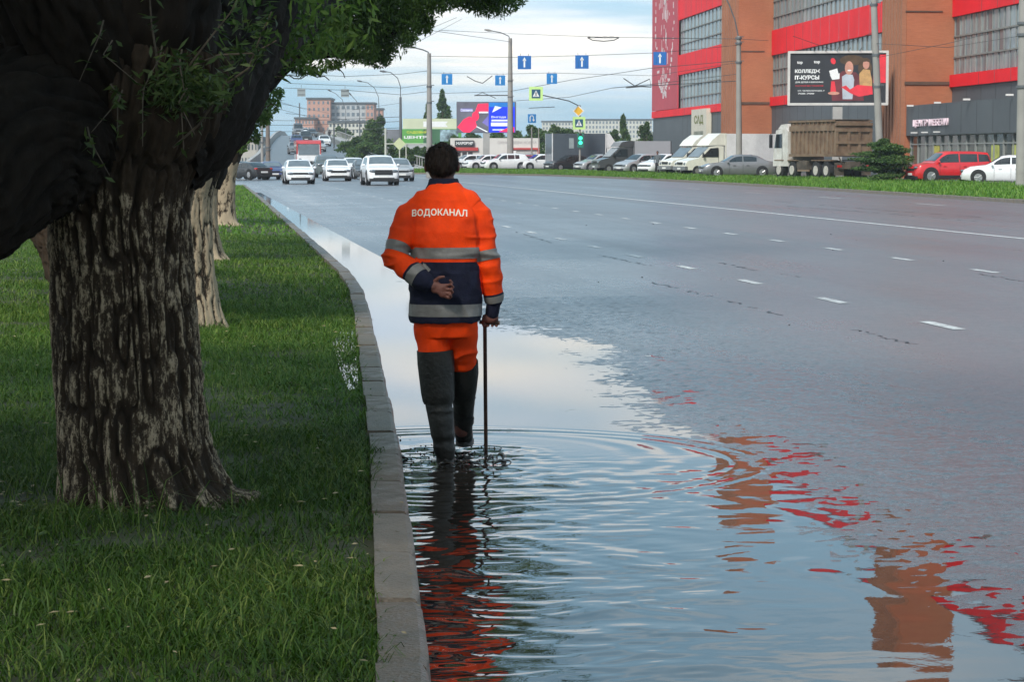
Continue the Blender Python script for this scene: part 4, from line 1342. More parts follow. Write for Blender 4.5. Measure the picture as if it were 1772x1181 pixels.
# ------------------------------------------------------------------ vehicles
GLASS = pm('car_glass', (0.020, 0.026, 0.030), 0.06, 0.2, 2, spec=0.8)
GLASS_L = pm('car_glass_pale', (0.12, 0.15, 0.17), 0.08, 0.2, 2, spec=0.8)  # pale base colour paints in the sky reflected by windscreens
TYRE = pm('tyre', (0.015, 0.015, 0.016), 0.8, 0.3, 20)
RIM = pm('alloy_rim', (0.42, 0.42, 0.43), 0.35, 0.1, 20, metal=0.7)
BLKP = pm('black_plastic', (0.016, 0.016, 0.018), 0.55, 0.3, 20)
LAMP = pm('headlamp', (0.13, 0.15, 0.17), 0.10, 0.1, 20, spec=0.9)
TAIL = pm('tail_lamp', (0.42, 0.015, 0.012), 0.2, 0.15, 20, spec=0.8)
PLATE = pm('number_plate', (0.72, 0.72, 0.70), 0.5, 0.05, 20)
CHROME = pm('chrome', (0.6, 0.6, 0.6), 0.2, 0.05, 20, metal=0.9)
def paint(name, col, metal=0.0):
    return pm('paint_' + name, col, 0.38, 0.05, 3, coat=0.6, metal=metal, dirt=tuple(c * .55 + .03 for c in col), dscale=1.2, damt=0.35)
WHITE = paint('white', (0.78, 0.79, 0.80)); SILVER = paint('silver', (0.42, 0.43, 0.44), .3); GREYP = paint('grey', (0.20, 0.205, 0.215), .3)
BLACKP = paint('black', (0.018, 0.019, 0.021)); REDP = paint('red', (0.62, 0.016, 0.022)); BLUEP = paint('blue', (0.05, 0.06, 0.17), .2)
GREENGREY = paint('greygreen', (0.10, 0.125, 0.125), .2); CREAM = paint('cream', (0.76, 0.75, 0.66)); DARKRED = paint('darkred', (0.36, 0.02, 0.025))
NAVYP = paint('slate', (0.075, 0.095, 0.12)); DKGREY = paint('darkgrey', (0.07, 0.075, 0.08), .1)
# profile: (fraction from the nose, height of hood / waist / deck, height of roof) as fractions of H
PROF = {
    'hatch': [(0, .34, .34), (.02, .44, .44), (.10, .565, .565), (.25, .655, .655), (.27, .66, .68), (.42, .64, .965), (.50, .645, .995), (.70, .66, .99), (.86, .68, .95), (.95, .68, .74), (.985, .60, .62), (1, .40, .40)],
    'sedan': [(0, .36, .36), (.02, .48, .48), (.10, .595, .595), (.27, .655, .655), (.29, .66, .68), (.44, .655, .96), (.52, .66, .995), (.66, .67, .985), (.75, .68, .93), (.87, .70, .73), (.975, .69, .69), (.992, .58, .58), (1, .38, .38)],
    'suv': [(0, .34, .34), (.015, .48, .48), (.07, .575, .575), (.25, .64, .64), (.27, .65, .67), (.40, .64, .95), (.48, .64, .985), (.75, .66, .985), (.90, .68, .94), (.965, .66, .70), (.99, .56, .58), (1, .38, .38)],
    'box': [(0, .36, .36), (.015, .50, .50), (.06, .575, .575), (.22, .63, .63), (.235, .635, .66), (.375, .62, .95), (.46, .62, .99), (.80, .635, .985), (.94, .66, .955), (.975, .64, .70), (.992, .54, .56), (1, .36, .36)],
    'van': [(0, .28, .28), (.015, .38, .38), (.06, .45, .45), (.16, .53, .53), (.175, .54, .56), (.33, .55, .93), (.42, .56, .99), (.80, .56, .995), (.97, .56, .98), (.985, .5, .90), (.995, .45, .6), (1, .30, .30)],
    'jeep': [(0, .45, .45), (.01, .60, .60), (.05, .63, .63), (.30, .66, .66), (.315, .67, .70), (.38, .66, .94), (.44, .66, .99), (.80, .66, .99), (.96, .66, .97), (.985, .64, .70), (.995, .56, .58), (1, .4, .4)],
}
def car(label, loc, rz, style='hatch', mat=None, L=4.2, W=1.75, H=1.5, name='car', cat='car', group=None, grille=True, grille_w=.50, grille_h=.07, rails=False, dark_sill=False, detail=1, glass=None, plate=True):
    mat = mat or WHITE
    gl = glass or GLASS
    t = thing(name, label, cat, loc, rz, group)
    pr = np.array(PROF[style])
    S = np.unique(np.concatenate([pr[:, 0], np.linspace(0, 1, 23)]))
    zb_, zr = np.interp(S, pr[:, 0], pr[:, 1]) * H, np.interp(S, pr[:, 0], pr[:, 2]) * H
    hw = W / 2
    ends = np.clip(np.minimum(S, 1 - S) / .10, 0, 1)
    wid = hw * (0.80 + 0.20 * np.sqrt(np.clip(1 - (1 - ends) ** 2, 0, 1)))
    cab = np.clip((zr - zb_) / (0.30 * H), 0, 1)
    wr = wid * (0.93 - cab * (0.15 if style != 'van' else .09))
    zs = .125 * H + .04 * H * (1 - ends)
    yy_ = L / 2 - S * L
    cols = [(0 * wid, zs), (.90 * wid, zs), (.985 * wid, zs + .07 * H), (wid, (zs + zb_) / 2), (.985 * wid, zb_ - .035 * H), (.94 * wid, zb_),
            (wr * 1.02, np.maximum(zr - .05 * H * cab, zb_ + .001)), (wr * .90, np.maximum(zr - .008 * H * cab, zb_ + .002)), (wr * .55, zr + .008 * H), (0 * wid, zr + .014 * H)]
    V = [np.stack([c[0], yy_, c[1]], -1) for c in cols] + [np.stack([-c[0], yy_, c[1]], -1) for c in cols[-2:0:-1]]
    V = np.stack(V, 1)
    m = V.shape[1]
    me = np_mesh('body', V, grid_faces(len(S), m, True)[:, ::-1])
    bm = bmesh.new(); bm.from_mesh(me); bm.faces.ensure_lookup_table(); bm.verts.ensure_lookup_table()
    for row in (0, len(S) - 1):
        bm.faces.new([bm.verts[row * m + k] for k in range(m)])
    bmesh.ops.remove_doubles(bm, verts=bm.verts, dist=1e-4)
    bmesh.ops.recalc_face_normals(bm, faces=bm.faces)
    for f in bm.faces: f.smooth = True
    bm.to_mesh(me); bm.free()
    me.set_sharp_from_angle(angle=math.radians(42))
    body_ = link('body', me, mat, t)
    fi = lambda arr, s: float(np.interp(s, S, arr))
    s_c = [p[0] for p in PROF[style] if p[2] > p[1] + .01]
    s0, s1 = s_c[0], None
    top = [p for p in PROF[style] if p[2] > .94]
    r0, r1 = top[0][0], top[-1][0]
    s_end = s_c[-1]
    # windscreens
    def pane(name, sa, sb, inset=.88):
        mb = MB(); V_, F_ = [], []
        n = 5
        for i in range(n + 1):
            s = sa + (sb - sa) * i / n
            d = .012
            for q in np.linspace(-1, 1, 7):
                x = q * fi(wr, s) * inset
                z = fi(zr, s) + .014 * H - .020 * H * abs(q) ** 3
                V_.append((x, L / 2 - s * L + (d if sa < .5 else -d), z + d))
        for i in range(n):
            for k in range(6):
                F_.append((i * 7 + k, i * 7 + k + 1, (i + 1) * 7 + k + 1, (i + 1) * 7 + k))
        return mb.add(V_, F_).build(name, gl, t, 80)
    pane('windscreen', s0 + .012, r0 - .012)
    if style not in ('van',):
        pane('rear_window', r1 + .012, s_end - .004, .80)
    # side windows
    a0, a1 = r0 - .62 * (r0 - s0), r1 + .35 * (s_end - r1)
    if style in ('box', 'suv', 'jeep', 'hatch'): a1 = r1 + .02
    if style == 'van': a1 = .36 if L > 5 else .40; 
    cut = [a0, a0 + (a1 - a0) * .50, a1] if style != 'van' else [a0, a1]
    if style in ('suv', 'box'): cut = [a0, a0 + (a1 - a0) * .40, a0 + (a1 - a0) * .76, a1]
    for sx in (-1, 1):
        for w0, w1 in zip(cut[:-1], cut[1:]):
            V_, F_ = [], []
            n = 5
            for i in range(n + 1):
                s = w0 + .008 + (w1 - w0 - .016) * i / n
                zb0, zr0 = fi(zb_, s), fi(zr, s) - .05 * H
                if zr0 - zb0 < .02: zr0 = zb0 + .02
                for f in (.10, .93):
                    x = (.94 * fi(wid, s)) * (1 - f) + fi(wr, s) * 1.02 * f
                    V_.append((sx * (x + .008), L / 2 - s * L, zb0 + (zr0 - zb0) * f))
            for i in range(n):
                F_.append((2 * i, 2 * i + 1, 2 * i + 3, 2 * i + 2))
            MB().add(V_, F_).build('side_window', gl, t)
        if detail:
            for w in cut[:-1][1:] + ([cut[0] + .01]):   # door seams
                x = fi(wid, w) + .003
                MB().b2((sx * (x - .004), L / 2 - w * L - .006, .20 * H), (sx * (x + .001), L / 2 - w * L + .006, fi(zb_, w) - .05 * H)).build('door_seam', BLKP, t)
                MB().b2((sx * x, L / 2 - (w + .045) * L, .52 * H), (sx * (x + .03), L / 2 - (w + .085) * L, .545 * H)).build('door_handle', mat, t)
        MB().ell((sx * (hw + .08), L / 2 - (s0 + .045) * L, .66 * H if style != 'van' else .56 * H), (.10, .06, .075), 10, 6).build('mirror', mat if detail else BLKP, t, 60)
    # wheels in dark arches
    rw = .225 * H if style not in ('van',) else .15 * H
    rw = max(.30, min(rw, .37))
    for sy in (.185 if style != 'van' else .15, .80):
        for sx in (-1, 1):
            y = L / 2 - sy * L
            MB().cyl((sx * (hw - .10), y, rw + .03), rw + .065, .215, 'x', 20).build('wheel_arch', BLKP, t, 40)
            w_ = MB().cyl((sx * (hw - .085), y, rw), rw, .225, 'x', 24).build('wheel', TYRE, t, 40)
            rm = MB()
            rm.cyl((sx * (hw + .02), y, rw), rw * .62, .03, 'x', 20)
            for k in range(5):
                a = k * 2 * math.pi / 5
                rm.tube([(sx * (hw + .038), y, rw), (sx * (hw + .038), y + math.cos(a) * rw * .6, rw + math.sin(a) * rw * .6)], .025, 6)
            rm.build('rim', RIM, w_, 40)
    # nose
    zf = fi(zb_, .05)
    for sx in (-1, 1):
        MB().ell((sx * hw * .68, L / 2 - .014 * L, zf - .070 * H), (.20, .11, .075 if style != 'jeep' else .11), 12, 8).build('headlight', LAMP, t, 60)
        MB().ell((sx * hw * .72, L / 2 - .022 * L, .24 * H), (.09, .06, .045), 10, 6).build('fog_light', LAMP if detail else BLKP, t, 60)
        MB().ell((sx * hw * .80, -L / 2 + .03 * L, fi(zb_, .96) - .09 * H), (.15, .10, .085), 10, 8).build('tail_light', TAIL, t, 60)
    if grille:
        MB().box((0, L / 2 - .004 * L, .425 * H), (W * grille_w, .08, grille_h * H)).build('grille', BLKP, t)
    g2 = MB().box((0, L / 2 + .002 * L, .205 * H), (W * .66, .06, .085 * H)); g2.build('bumper_grille', BLKP, t)
    if plate:
        MB().box((0, L / 2 + .022, .285 * H), (.52, .02, .112)).build('number_plate', PLATE, t)
        MB().box((0, -L / 2 - .015, .42 * H), (.52, .02, .112)).build('number_plate', PLATE, t)
    if dark_sill:
        for sx in (-1, 1):
            MB().box((sx * (hw - .02), 0, .20 * H), (.06, L * .46, .10 * H)).build('sill_trim', BLKP, t)
        MB().box((0, L / 2 - .03, .17 * H), (W * .9, .10, .10 * H)).build('skid_plate', BLKP, t)
    if rails:
        for sx in (-1, 1):
            MB().tube([(sx * hw * .66, L / 2 - r0 * L - .2, H * .995), (sx * hw * .66, L / 2 - .6 * L, H * 1.03), (sx * hw * .66, L / 2 - r1 * L + .1, H * .99)], .02, 6).build('roof_rail', BLKP, t)
    return t
def gp(px, Y, z=0.06):
    return ((px - W_PX / 2) / F_PX * Y, Y, z)
def face(px, deg=0.0):                       # heading straight at the camera, turned by deg
    return math.pi + math.atan((px - W_PX / 2) / F_PX) * -1 + math.radians(deg)
RD = math.pi + TH
ON = 'cars driving toward the camera'
car('white hatchback with slim dark grille, leftmost of the three leading white cars', gp(517, 134), RD + .02, 'hatch', WHITE, 4.0, 1.60, 1.32, group=ON, glass=GLASS_L)
car('white crossover with black lower bumper, between the white hatchback and white SUV', gp(583.5, 147), RD, 'suv', WHITE, 3.9, 1.57, 1.34, group=ON, glass=GLASS_L, dark_sill=True, grille_w=.6, grille_h=.10)
car('big white SUV with large dark oval grille, nearest oncoming car left of the walker', gp(657, 127), RD + .03, 'suv', WHITE, 4.3, 1.68, 1.58, group=ON, glass=GLASS_L, dark_sill=True, rails=True, grille_w=.56, grille_h=.17)
jp = car('dark greygreen boxy off-roader with slotted grille behind the white crossover', gp(566, 170), RD, 'jeep', GREENGREY, 4.0, 1.75, 1.60, group=ON, glass=GLASS_L, grille=False)
for k in range(7):
    MB().box((-.33 + .11 * k, 2.01, .76), (.05, .05, .26)).build('grille_slot', BLKP, jp)
car('white car half hidden between white crossover and big SUV', gp(612, 172), RD, 'suv', WHITE, 4.0, 1.6, 1.40, group=ON, glass=GLASS_L, detail=0)
car('pale silver car partly hidden right behind the big white SUV', gp(688, 146), RD + .05, 'suv', SILVER, 4.0, 1.6, 1.40, group=ON, glass=GLASS_L, detail=0)
car('dark car peeping out left of the big white SUV', gp(632, 158), RD, 'hatch', DKGREY, 3.9, 1.6, 1.30, group=ON, glass=GLASS_L, detail=0)
car('dark blue hatchback left of the leading white hatchback', gp(470, 158), RD + .1, 'hatch', BLUEP, 3.7, 1.45, 1.15, group=ON, glass=GLASS_L)
car('black car standing side-on at the corner beyond the verge', gp(432, 156), math.radians(40), 'sedan', BLACKP, 3.6, 1.45, 1.12)
car('white car behind the black side-on car at far left corner', gp(410, 164), math.radians(45), 'sedan', WHITE, 3.6, 1.45, 1.15, detail=0)

# ---- bridge ramp
RAMP = [(196, 428, 700, 303), (260, 452, 650, 280), (330, 466, 592, 256), (400, 478, 562, 240.5), (460, 486, 546, 234.5), (540, 494, 540, 235.5), (640, 500, 536, 242)]
def ramp_at(Y):
    a = np.array(RAMP, float)
    l, r, y = [float(np.interp(Y, a[:, 0], a[:, k])) for k in (1, 2, 3)]
    return at(l, y, Y), at(r, y, Y)
ys = np.linspace(196, 640, 50)
Vr = []
for Y in ys:
    l, r = ramp_at(Y); Vr += [tuple(l + Vector((0, 0, .012))), tuple(r + Vector((0, 0, .012)))]
ROADFAR = pm('bridge_asphalt', (0.085, 0.088, 0.092), 0.38, 0.15, 0.5, 0.2, 10)
ramp = link('bridge_ramp', np_mesh('bridge_ramp', Vr, [(2 * i, 2 * i + 1, 2 * i + 3, 2 * i + 2) for i in range(len(ys) - 1)]), ROADFAR, kind='structure')
PALEC = pm('pale_concrete', (0.36, 0.36, 0.35), 0.8, 0.12, 0.8, dirt=(0.2, 0.2, 0.19), dscale=.3, damt=.5)
RAILG = pm('rail_grey', (0.17, 0.18, 0.17), 0.6, 0.1, 3)
wk, wall_l, wall_r, bar, cen = MB(), MB(), MB(), MB(), MB()
def sweep(mb, off0, off1, z0, z1, right, Ya=215, Yb=640, thick=.25):
    P = []
    for Y in np.linspace(Ya, Yb, 44):
        l, r = ramp_at(Y); q = r if right else l
        P.append((q, off0, off1, z0, z1))
    V_, F_ = [], []
    for q, a, b2, c, d in P:
        V_ += [(q.x + a, q.y, q.z + c), (q.x + b2, q.y, q.z + c), (q.x + b2, q.y, q.z + d), (q.x + a, q.y, q.z + d)]
    for i in range(len(P) - 1):
        for k in range(4):
            F_.append((4 * i + k, 4 * i + (k + 1) % 4, 4 * i + 4 + (k + 1) % 4, 4 * i + 4 + k))
    mb.add(V_, F_ + [(0, 1, 2, 3), tuple(4 * (len(P) - 1) + k for k in (3, 2, 1, 0))])
sweep(wk, .28, 2.6, -.5, .18, True); wk.build('footway', PALEC, ramp)
sweep(bar, .05, .25, -.3, .75, True); bar.build('crash_barrier', RAILG, ramp)
sweep(wall_r, 2.65, 2.9, -7, .25, True); wall_r.build('retaining_wall', PALEC, ramp)
sweep(wall_l, -.5, -.12, -7, .95, False); wall_l.build('parapet', PALEC, ramp)
rl_ = MB(); sweep(rl_, 2.72, 2.80, 1.1, 1.2, True); rl_.build('railing', PALEC, ramp)
for Y in np.linspace(218, 520, 70):
    l, r = ramp_at(Y)
    MB().box((r.x + 2.76, Y, r.z + .7), (.07, .07, .95)).build('railing_post', PALEC, ramp)
for Y0 in (0,):
    V_ = []
    for Y in np.linspace(225, 560, 40):
        l, r = ramp_at(Y); p = l.lerp(r, .42 + .10 * min(1, (Y - 225) / 120)); V_ += [(p.x - .12, Y, p.z + .02), (p.x + .12, Y, p.z + .02)]
    link('centre_line', np_mesh('centre_line', V_, [(2 * i, 2 * i + 1, 2 * i + 3, 2 * i + 2) for i in range(39)]), PAINT, ramp)
def on_ramp(label, px, Y, style, mat, L=4.3, W=1.78, H=1.5, **kw):
    l, r = ramp_at(Y); l2, r2 = ramp_at(Y + 5)
    x = (px - W_PX / 2) / F_PX * Y
    o = car(label, (x, Y, l.z + .03), RD + .03, style, mat, L, W, H, group='cars coming down the bridge', detail=0, **kw)
    o.rotation_euler = (-math.atan((l2.z - l.z) / 5), 0, RD)
    return o
on_ramp('white car at the top right of the queue on the bridge', 528, 470, 'suv', WHITE)
on_ramp('grey van farthest up on the bridge', 517, 450, 'van', GREYP, 5, 2.0, 2.4, name='van', cat='van')
on_ramp('dark car near the crest of the bridge by the barrier', 541, 430, 'hatch', DKGREY)
on_ramp('white hatchback halfway up the bridge next to the barrier', 562, 345, 'hatch', WHITE)
on_ramp('black SUV halfway up the bridge above the red minibus', 530, 375, 'suv', BLACKP, 4.6, 1.9, 1.75)
on_ramp('dark blue car left of the black SUV on the bridge', 514, 352, 'sedan', BLUEP)
on_ramp('silver car behind the red minibus on the bridge', 552, 312, 'hatch', SILVER)
on_ramp('grey sedan low on the bridge left of the red minibus', 512, 300, 'sedan', GREYP)
# red and white minibus coming off the bridge
mbx = thing('minibus', 'red and white minibus coming off the bridge behind the white cars', 'minibus', (gp(533, 232)[0], 232, .35), RD)
REDB = paint('bus_red', (0.50, 0.03, 0.025))
bb_ = MB(); bb_.prism([(-3.0, .35), (-3.0, 2.55), (2.3, 2.6), (2.75, 2.4), (3.0, 1.25), (3.05, .35)], 'x', -1.15, 1.15); bb_.build('body', WHITE, mbx, 40)
MB().prism([(-3.02, 2.30), (-3.02, 2.68), (2.35, 2.72), (2.86, 2.36)], 'x', -1.18, 1.18).build('roof', REDB, mbx, 40)
for sx in (-1, 1):
    MB().box((sx * 1.12, 2.8, 1.5), (.12, .35, 2.0)).build('corner_post', REDB, mbx)
    for y in (-2.3, -1.1, .1, 1.3):
        MB().box((sx * 1.16, y, 1.75), (.03, 1.0, .75)).build('side_window', GLASS, mbx)
    for y in (-2.0, 2.0):
        MB().cyl((sx * 1.03, y, .40), .40, .26, 'x', 20).build('wheel', TYRE, mbx, 40)
    MB().ell((sx * .85, 3.02, .85), (.16, .06, .12)).build('headlight', LAMP, mbx, 60)
MB().prism([(2.80, 2.28), (2.83, 2.30), (3.04, 1.30), (3.01, 1.28)], 'x', -1.0, 1.0).build('windscreen', GLASS_L, mbx)
MB().box((0, 3.06, .55), (2.2, .1, .3)).build('bumper', BLKP, mbx)
# pedestrian on the bridge footway
PANT = pm('dark_cloth', (0.020, 0.021, 0.026), .85, .3, 20)
def simple_person(label, loc, rz, h=1.72, top=None, group=None):
    t = thing('person', label, 'person', loc, rz, group)
    k = h / 1.72
    b_ = MB()
    loft(b_, [(0, 0, .82 * k, .15, .10), (0, 0, 1.0 * k, .15, .10), (0, 0, 1.25 * k, .18, .11), (0, 0, 1.40 * k, .17, .10), (0, 0, 1.47 * k, .06, .06), (0, .01, 1.54 * k, .05, .055)], 16)
    for sx in (-1, 1):
        chain(b_, [Vector((sx * .09, 0, .86 * k)), Vector((sx * .10, .03, .47 * k)), Vector((sx * .10, -.02, .08 * k))], [.085, .06, .045], 10)
        chain(b_, [Vector((sx * .19, 0, 1.39 * k)), Vector((sx * .24, -.02, 1.10 * k)), Vector((sx * .23, .06, .86 * k))], [.055, .045, .035], 10)
        chain(b_, [Vector((sx * .10, -.04, .06 * k)), Vector((sx * .10, .12, .05 * k))], [.045, .04], 10)
        for q in range(4):
            chain(b_, [Vector((sx * .23, .05 + .016 * q, .84 * k)), Vector((sx * .225, .055 + .016 * q, .77 * k))], [.010, .008], 6)
    b_.ell((0, .02, 1.62 * k), (.075, .092, .105), 14, 10)
    b_.ell((0, .112, 1.61 * k), (.013, .02, .02), 8, 6)
    me = fuse(b_, .014, 2, .5, 'body')
    for mm in (SKIN, top or PANT, PANT): me.materials.append(mm)
    for p in me.polygons:
        z = p.center.z
        p.material_index = 2 if z < .88 * k and abs(p.center.x) < .17 else (1 if .88 * k <= z < 1.47 * k or (z > .86 * k and abs(p.center.x) >= .17 and z < 1.5 * k) else 0)
    link('body', me, None, t)
    hh = MB().ell((0, .0, 1.645 * k), (.086, .098, .092), 14, 10); hh.build('hair', HAIR, t, 60)
    return t
l_, r_ = ramp_at(380)
simple_person('dark figure walking on the bridge footway', (at(570, 240, 380).x, 380, r_.z + .18), 0.0)

# ------------------------------------------------------------------ far verge, kerb, car park
FK = [gnd(a, b, .05) for a, b in ((2300, 398), (1772, 353), (1400, 328.5), (1100, 311), (950, 305), (800, 302), (700, 301.5))]
FB = [gnd(a, b, .22) for a, b in ((2300, 346), (1772, 321), (1400, 308.5), (1100, 299), (950, 296.5), (800, 294.5), (700, 294))]
def poly_at(P, t):
    i = min(int(t), len(P) - 2); return P[i].lerp(P[i + 1], t - i)
tt = np.linspace(0, len(FK) - 1, 90)
V_ = []
for t in tt:
    a, b2 = poly_at(FK, t), poly_at(FB, t)
    for f in np.linspace(0, 1, 6):
        p = a.lerp(b2, f); V_.append((p.x, p.y, .15 + .09 * f + .03 * math.sin(f * 3.14)))
VERGE2 = pm('verge_turf', (0.075, 0.16, 0.020), 0.9, 0.3, .6, 0.6, 8)
link('far_verge', np_mesh('far_verge', V_, grid_faces(90, 6)), VERGE2, kind='structure')
n = 150000
T_ = RNG.uniform(0, len(FK) - 1.001, n); Fr = RNG.uniform(0.01, 1, n)
A_ = np.array([tuple(p) for p in FK]); B_ = np.array([tuple(p) for p in FB])
i_ = T_.astype(int); f_ = (T_ - i_)[:, None]
pa, pb = A_[i_] * (1 - f_) + A_[i_ + 1] * f_, B_[i_] * (1 - f_) + B_[i_ + 1] * f_
pp = pa * (1 - Fr[:, None]) + pb * Fr[:, None]
o = blades('grass', pp[:, 0], pp[:, 1], .15 + .09 * Fr + .03 * np.sin(Fr * 3.14), RNG.uniform(.10, .26, n), RNG.uniform(.03, .07, n), GRASS_FAR, 1.1, 1)
o['kind'] = 'stuff'; tag(o, 'bright green grass strip between the road and the car park', 'grass')
fk = link('far_kerb', None); fk['kind'] = 'structure'
fl_ = [0.0]
dp = [poly_at(FK, t) for t in np.linspace(0, len(FK) - 1, 4000)]
for a, b2 in zip(dp[:-1], dp[1:]): fl_.append(fl_[-1] + (b2 - a).length)
dx_, dy_ = np.array([p.x for p in dp]), np.array([p.y for p in dp]); fl_ = np.array(fl_)
FSM = stone_mesh('kerb_stone', .97, seed=50); FSM.materials.append(CONC2)
for i in range(20, int(fl_[-1])):
    a, b2 = [(np.interp(s, fl_, dx_), np.interp(s, fl_, dy_)) for s in (i + .01, i + .99)]
    o = bpy.data.objects.new('kerb_stone', FSM); COL.objects.link(o); o.parent = fk
    o.location = ((a[0] + b2[0]) / 2, (a[1] + b2[1]) / 2, .185 + random.uniform(-.008, .008))
    o.rotation_euler = (0, 0, math.atan2(b2[1] - a[1], b2[0] - a[0]) + math.pi / 2)
    o.rotation_euler.z += 0
LOT = pm('car_park_tarmac', (0.11, 0.108, 0.105), 0.5, 0.2, .3, 0.2, 10)
LP = [(p.x, p.y, .21) for p in FB] + [(-40, 420, .21), (60, 420, .21), (90, 100, .21)]
me = bpy.data.meshes.new('car_park'); me.from_pydata(LP, [], [tuple(range(len(LP)))]); link('car_park', me, LOT, kind='structure')
ZL = .215
# ---- parked vehicles, right to left
PK = 'vehicles parked behind the grass strip'
car('white sedan nose behind the concrete pole at the right edge', gp(1740, 117, ZL), math.pi / 2 - .18, 'sedan', WHITE, 4.4, 1.72, 1.42, group=PK)
soul = car('bright red boxy hatchback parked left of the white sedan', gp(1640, 121, ZL), math.pi / 2 + .20, 'box', REDP, 4.14, 1.80, 1.62, group=PK, dark_sill=True)
car('silver-grey sedan parked side-on before the white box van', gp(1275, 151, ZL), math.pi / 2 + .10, 'sedan', GREYP, 4.75, 1.80, 1.46, group=PK)
car('silver car front end left of the white vans', gp(1186, 176, ZL), math.pi / 2 + .75, 'hatch', SILVER, 4.3, 1.75, 1.5, group=PK, detail=0)
car('white car behind the standing man', gp(1150, 180, ZL), math.pi / 2 + .65, 'hatch', WHITE, 4.3, 1.75, 1.5, group=PK, detail=0)
car('pale silver hatchback right of the dark cargo van', gp(1108, 183, ZL), math.pi / 2 + .6, 'hatch', SILVER, 4.2, 1.74, 1.5, group=PK, detail=0)
car('black saloon right of the traffic light', gp(985, 212, ZL), math.pi / 2 + .5, 'sedan', BLACKP, 4.5, 1.8, 1.45, group=PK, detail=0)
car('silver car under the dark box truck', gp(1035, 205, ZL), math.pi / 2 + .5, 'hatch', SILVER, 4.2, 1.74, 1.48, group=PK, detail=0)
car('white hatchback just left of the black saloon', gp(972, 222, ZL), math.pi / 2 + .45, 'suv', WHITE, 4.3, 1.78, 1.55, group=PK, detail=0)
car('white car right of the dark red car', gp(935, 218, ZL), math.pi / 2 + .35, 'hatch', WHITE, 4.3, 1.76, 1.5, group=PK, detail=0)
car('dark red car between two white cars', gp(903, 226, ZL), math.pi / 2 + .2, 'sedan', DARKRED, 4.4, 1.76, 1.44, group=PK, detail=0)
car('white crossover left of the dark red car', gp(874, 217, ZL), math.pi / 2 + .3, 'suv', WHITE, 4.3, 1.78, 1.56, group=PK, detail=0)
car('white sedan by the billboard post', gp(841, 226, ZL), math.pi / 2 + .4, 'sedan', WHITE, 4.4, 1.76, 1.44, group=PK, detail=0)
car('white car leftmost in the parked row beside the walker\'s head', gp(812, 228, ZL), math.pi / 2 + .4, 'hatch', WHITE, 4.3, 1.76, 1.46, group=PK, detail=0)
car('grey car parked behind the white crossover', gp(916, 238, ZL), math.pi / 2 + .3, 'hatch', DKGREY, 4.2, 1.75, 1.5, group=PK, detail=0)

# ---- box vans
def box_van(label, px, Y, rz, cab_mat, box_mat, boxL=3.6, boxH=2.05, spoiler=True, name='box_van', low_dark=True, W=2.05):
    t = thing(name, label, 'van', gp(px, Y, ZL), rz, PK)
    # cab: bonnet, raked screen, roof
    prof = [(2.9, .40), (2.92, .85), (2.75, 1.02), (1.95, 1.22), (1.15, 1.98), (.55, 2.06), (.10, 2.02), (.10, .40)]
    MB().prism(prof, 'x', -W / 2 + .06, W / 2 - .06).build('cab', cab_mat, t, 30)
    if low_dark:
        MB().box((0, 2.90, .52), (W - .04, .20, .26)).build('bumper', GREYP, t)
    MB().prism([(1.90, 1.28), (1.955, 1.30), (1.22, 1.97), (1.17, 1.93)], 'x', -W / 2 + .14, W / 2 - .14).build('windscreen', GLASS_L, t)
    for sx in (-1, 1):
        MB().prism([(1.72, 1.27), (1.08, 1.88), (.50, 1.92), (.50, 1.27)], 'x', sx * (W / 2 - .07), sx * (W / 2 - .045)).build('side_window', GLASS, t)
        MB().box((sx * (W / 2 - .045), .48, 1.15), (.012, .02, 1.4)).build('door_seam', BLKP, t)
        MB().ell((sx * (W / 2 + .14), 1.70, 1.42), (.08, .07, .17)).build('mirror', BLKP, t, 60)
        MB().ell((sx * (W / 2 - .32), 2.88, .82), (.18, .08, .10)).build('headlight', LAMP, t, 60)
        for y in (2.05, -1.85):
            MB().cyl((sx * (W / 2 - .16), y, .35), .35, .22, 'x', 22).build('wheel', TYRE, t, 40)
            MB().cyl((sx * (W / 2 - .04), y, .35), .18, .03, 'x', 16).build('wheel_rim', RIM, t, 40)
    MB().box((0, 2.93, .86), (.85, .05, .16)).build('grille', BLKP, t)
    MB().box((0, -boxL / 2, .62), (.9, boxL + .2, .2)).build('chassis', BLKP, t)
    MB().box((0, 3.0, .50), (.52, .02, .112)).build('number_plate', PLATE, t)
    bx = MB().b2((-W / 2, -boxL - .02, .78), (W / 2, -.02, .78 + boxH)).build('cargo_box', box_mat, t)
    for a in (-1, 1):
        MB().b2((a * W / 2 - .012 * a, -boxL - .03, .76), (a * (W / 2 + .014), -boxL + .06, .80 + boxH)).build('edge_rail', cab_mat, bx)
        MB().b2((a * W / 2 - .012 * a, -.08, .76), (a * (W / 2 + .014), 0, .80 + boxH)).build('edge_rail', cab_mat, bx)
    if spoiler:
        MB().prism([(1.25, 2.08), (.95, 2.45), (.35, .80 + boxH), (.0, .80 + boxH), (.0, 2.08)], 'x', -W / 2 + .05, W / 2 - .05).build('roof_fairing', cab_mat, t, 30)
    return t
box_van('cream white box van with roof fairing behind the silver-grey sedan', 1243, 163, math.pi / 2 + .35, CREAM, WHITE, 3.9, 2.10)
box_van('cream van left of the white box van, mostly hidden by it', 1212, 171, math.pi / 2 + .42, CREAM, WHITE, 3.2, 2.05)
gbox = pm('pale_grey_panel', (0.36, 0.37, 0.40), .5, .06, 1.0)
dvan = box_van('dark grey van with pale grey cargo box behind parked cars', 1088, 190, math.pi / 2 + .30, DKGREY, gbox, 3.2, 1.75)
dtr = box_van('slate box truck with white cab panel behind the traffic light', 1042, 214, -math.pi / 2 + .25, WHITE, NAVYP, 5.0, 2.55, True, 'box_truck', True, 2.3)

